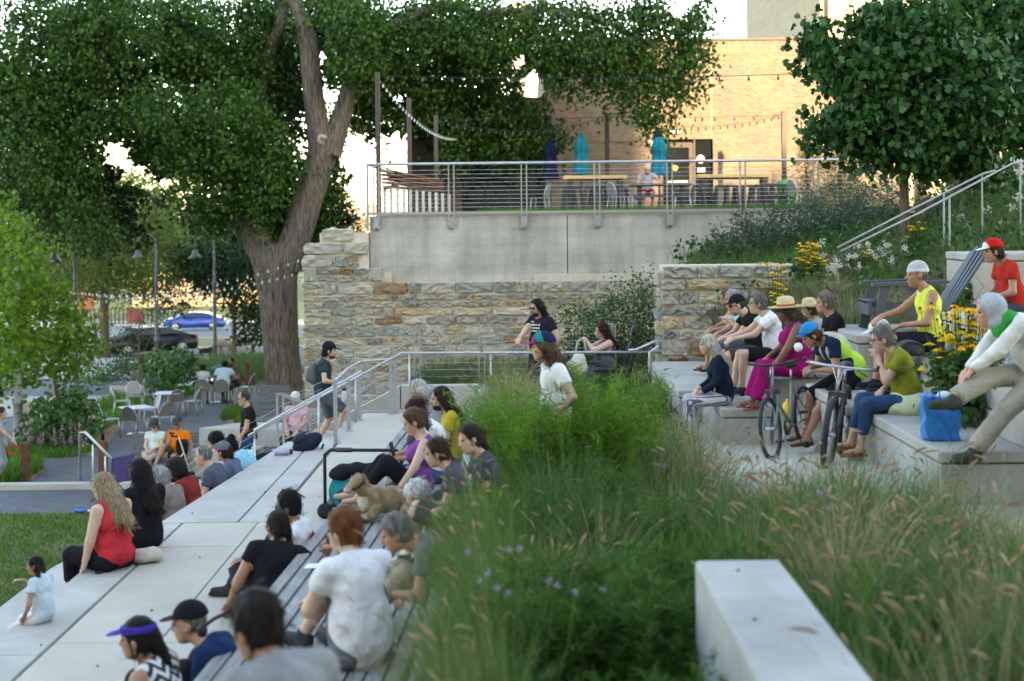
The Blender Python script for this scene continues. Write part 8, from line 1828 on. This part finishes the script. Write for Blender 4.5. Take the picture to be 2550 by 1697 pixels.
pr, pj = person(S(2262,14.25,EYE-1.96), 178, 'woman with short grey hair in olive tee, chin on her hand', 1.0, 1.04, lean=16, slump=12, head=(0,12,0), lh=(.30,.04,.42), rh=(.24,-.05,.10), seat=.45, lf=(.50,.12,-.44), rf=(.56,-.02,-.40), skin='light', shirt=((.20,.21,.028),.55), pants=(DENIM,.86), shoes=('sandal',(.34,.09,.05)), hair=('short',(.17,.165,.16)), glasses='clear', bust=.9)
jk = solid('tied_jacket', [el((0,0,.12),(.20,.22,.13)), el((.10,.12,.04),(.14,.12,.09)), el((-.05,.18,.06),(.10,.07,.12)), el((.16,.05,.08),(.10,.14,.07))], .05, .014, cloth((.60,.62,.40),'pale_lemon_jacket'), None, lambda P: .009*np.sin(30*P[:,0]+14*P[:,2])*np.sin(22*P[:,1]+10*P[:,2])); jk.location = pj['w']((.0,0,-.005)); jk.rotation_euler = (0,0,radians(178)); tag(jk, 'pale lemon jacket tied round the waist of the woman in olive', 'jacket')
person(S(2262,15.35,EYE-1.95), 176, 'person in white cap and pale tee behind the woman in olive', .98, 1.0, lean=20, slump=14, head=(0,16,0), skin='light', shirt=((.56,.58,.60),.55), pants=((.3,.3,.32),.9), hair=('short',BRN), hat=('cap',(.66,.64,.58)))
pr, pj = person(S(2318,15.1,R3+.004), 182, 'man in sleeveless yellow cycling vest with patterned skull cap', 1.04, 1.02, lean=6, slump=8, head=(0,2,0), lh=(.30,.06,.16), rh=(.48,-.06,.24), lf=(.50,.12,-.40), rf=(.54,-.10,-.42), skin='tan', shirt=((.66,.70,.10),0), pants=((.014,.015,.017),.48), shoes=('shoe',(.02,.02,.022)), hair=('buzz',(.20,.16,.13)), hat=('band',(.46,.45,.44),(.52,.56,.62)), hem=-.03)
phone('black phone in the back pocket of the yellow vest', pj['w'](pj['H']+np.array((-.145,.10,.10))), (0,0,pi/2))
pr, pj = person(S(2590,11.95,R3+.004), 184, 'man in white pullover and khakis with green scarf and pale hood, legs crossed', 1.03, 1.14, lean=32, slump=18, head=(-8,8,0), lh=(.68,.06,-.05), rh=(.66,-.02,-.07), lf=(.62,.12,-.62), rf=(.78,.16,-.18), skin='ruddy', shirt=((.68,.67,.64),1.), pants=((.32,.30,.24),.97,.02), shoes=('shoe',(.05,.06,.045),(.04,.05,.03)), hair=('short',BRN), hat=('hood',(.36,.39,.43)))
solid('green_scarf', [el(pj['neck']+np.array((.0,0,.0)),(.13,.15,.07)), el(pj['neck']+np.array((.06,.06,-.07)),(.08,.07,.10))], .04, .014, cloth((.015,.30,.05),'green_scarf_cloth'), pr, lambda P: .005*np.sin(40*P[:,0]+30*P[:,2]))
person(S(2525,16.2,EYE-1.17), 184, 'man in red and white cap and red top at the right edge', 1.0, 1.0, lean=14, slump=12, head=(0,6,0), skin='tan', shirt=((.42,.03,.02),.55), pants=((.05,.05,.06),.6), hair=('short',(.04,.025,.02)), hat=('cap',(.55,.02,.015),(.62,.62,.64),(.66,.64,.64)))

# ------------------------------------------------------------------ dogs
def dog(label, p, rz, coat, belly_c, lying=True, k=.80, h=.011):
    t = thing('dog', label, 'dog', p, rz); m = mat('coat_'+label[:8].replace(' ','_'), coat, .85, .25, 9, .5, rgb2=belly_c, bscale=120)
    if lying:
        P = [el((0,0,.17),(.28,.13,.15)), el((.22,0,.20),(.16,.125,.16)), el((-.26,.02,.15),(.16,.15,.14)), rc((.28,0,.25),(.37,-.02,.36),.10,.085), el((.40,-.02,.42),(.095,.082,.084)), rc((.45,-.03,.40),(.545,-.04,.345),.052,.037),
             rc((.24,.10,.12),(.34,.13,.045),.06,.045), rc((.34,.13,.045),(.56,.13,.04),.042,.034), rc((.24,-.10,.12),(.34,-.13,.045),.06,.045), rc((.34,-.13,.045),(.54,-.10,.04),.042,.034),
             rc((-.26,.12,.12),(-.08,.20,.08),.085,.05), rc((-.08,.20,.06),(-.2,.24,.04),.045,.03), rc((-.26,-.1,.1),(-.1,-.18,.06),.08,.05), rc((-.40,.0,.09),(-.62,.14,.03),.035,.02)]
        ears = [(rc((.37,s*.065-.02,.485),(.40,s*.125-.02,.43),.030,.022)) for s in (1,-1)]; nose = (.565,-.04,.35); eyes = [(.475,s*.042-.03,.44) for s in (1,-1)]; collar = ((.33,0,.31),(.1,0,.14))
    else:
        P = [el((0,0,.52),(.30,.12,.14)), el((.22,0,.52),(.15,.12,.17)), rc((.30,0,.58),(.42,0,.74),.09,.075), el((.46,0,.77),(.09,.075,.075)), rc((.5,0,.76),(.61,0,.72),.045,.03), rc((-.30,0,.58),(-.46,0,.74),.03,.015)]
        for s in (1,-1): P += [rc((.24,s*.08,.45),(.25,s*.08,.24),.055,.035), rc((.25,s*.08,.24),(.26,s*.08,.03),.032,.028), rc((-.24,s*.08,.48),(-.16,s*.09,.28),.08,.045), rc((-.16,s*.09,.28),(-.28,s*.09,.17),.04,.028), rc((-.28,s*.09,.17),(-.25,s*.09,.03),.028,.027)]
        ears = [(rc((.43,s*.06,.82),(.43,s*.1,.75),.025,.018)) for s in (1,-1)]; nose = (.625,0,.725); eyes = [(.535,s*.04,.79) for s in (1,-1)]; collar = None
    P = [(q[0], q[1]*k, q[2]*k, q[3]*k, q[4]*k, q[5]) if q[0] == 'rc' else (q[0], q[1]*k, q[2]*k, q[3], q[4]) for q in P]
    bo_ = solid('body', P, .035*k, h, m, t, lambda Q: .0035*np.sin(90*Q[:,0]+40*Q[:,2])*np.sin(85*Q[:,1]+50*Q[:,2]))
    strands(bo_.data, np.array((-1.,0,-.35)), t, m, np.random.default_rng(4), 1., 5000 if lying else 500, .35, 'fur', .035 if lying else .05, .003 if lying else .008)
    if lying:
        PM = mat('pale_fur', (.62,.54,.42), .9, .15, 20, .5, bscale=150)
        for nm, q in (('muzzle_patch', [rc((.46,-.032,.392),(.545,-.04,.342),.0535,.0385)]), ('chest_patch', [el((.335,-.01,.20),(.075,.10,.13)), rc((.36,.13,.045),(.56,.13,.04),.044,.036)]), ('face_blaze', [el((.475,-.03,.425),(.03,.022,.045))])):
            solid(nm, [(z[0], z[1]*k, z[2]*k, z[3]*k, z[4]*k, z[5]) if z[0] == 'rc' else (z[0], z[1]*k, z[2]*k, z[3], z[4]) for z in q], .02, .009, PM, t)
    for e in ears: solid('ear', [(e[0], e[1]*k, e[2]*k, e[3]*k, e[4]*k, e[5])], .01, .009, mat('ear_brown', (.16,.08,.04) if lying else coat, .85, .2, 9), t)
    solid('nose', [el(np.array(nose)*k,np.array((.016,.019,.014))*k)], .01, .007, BLACK, t)
    for e in eyes: solid('eye', [el(np.array(e)*k,np.array((.011,.011,.011))*k)], .01, .006, EYEM, t)
    if collar: MB().tube([(.335+.02*cos(a_)-.06*sin(a_), .092*cos(a_), .335+.055*sin(a_)) for a_ in np.linspace(0,2*pi,17)], .011, 6).build('collar', BLACK, t)
    return t
d_ = dog('tan dog with white muzzle lying on the blanket on the bench', S(972,13.3,ZB+.022), radians(216), (.40,.22,.095), (.56,.42,.27))
Yd = 70; dog('brown and white dog walking by the road', (S(562,Yd,SL(Yd)).x,Yd,SL(Yd)+.03), 2.9, (.16,.09,.06), (.45,.40,.36), False, 1.15, .03)
Yd = 66; dog('black dog beside the road edge', (S(512,Yd,SL(Yd)).x,Yd,SL(Yd)+.03), .4, (.012,.012,.013), (.02,.02,.022), False, .9, .03)

# ------------------------------------------------------------------ fallen leaves and bits on the paving
fr = np.random.default_rng(12); q = scatter([(-3.9,7.5),(-1.95,7.5),(-1.9,16),(-2.5,22),(-3.7,16)], 34, fr, ZT+.012); q2 = scatter([(-1.7,7),(-.7,7),(-.6,16),(-1.3,16)], 24, fr, ZB+.008); q3 = scatter([(1.0,5.2),(1.35,5.2),(1.35,7.6),(1.0,7.6)], 7, fr, EYE-1.822); q4 = scatter([(2.0,12.6),(3.3,12.6),(3.2,16),(2.0,16)], 20, fr, EYE-2.40)
V, Fa = leaves(np.concatenate([q,q2,q3]), .026, 'oval', fr, 0, .12); o = link('fallen_leaves', mesh_np('fallen_leaves', V, Fa), leaf_mat('dry_leaf', (.10,.06,.03), (.26,.18,.08), .9, .1)); tag(o, 'scattered dry leaves on the paving and bench', 'leaves', kind='stuff')
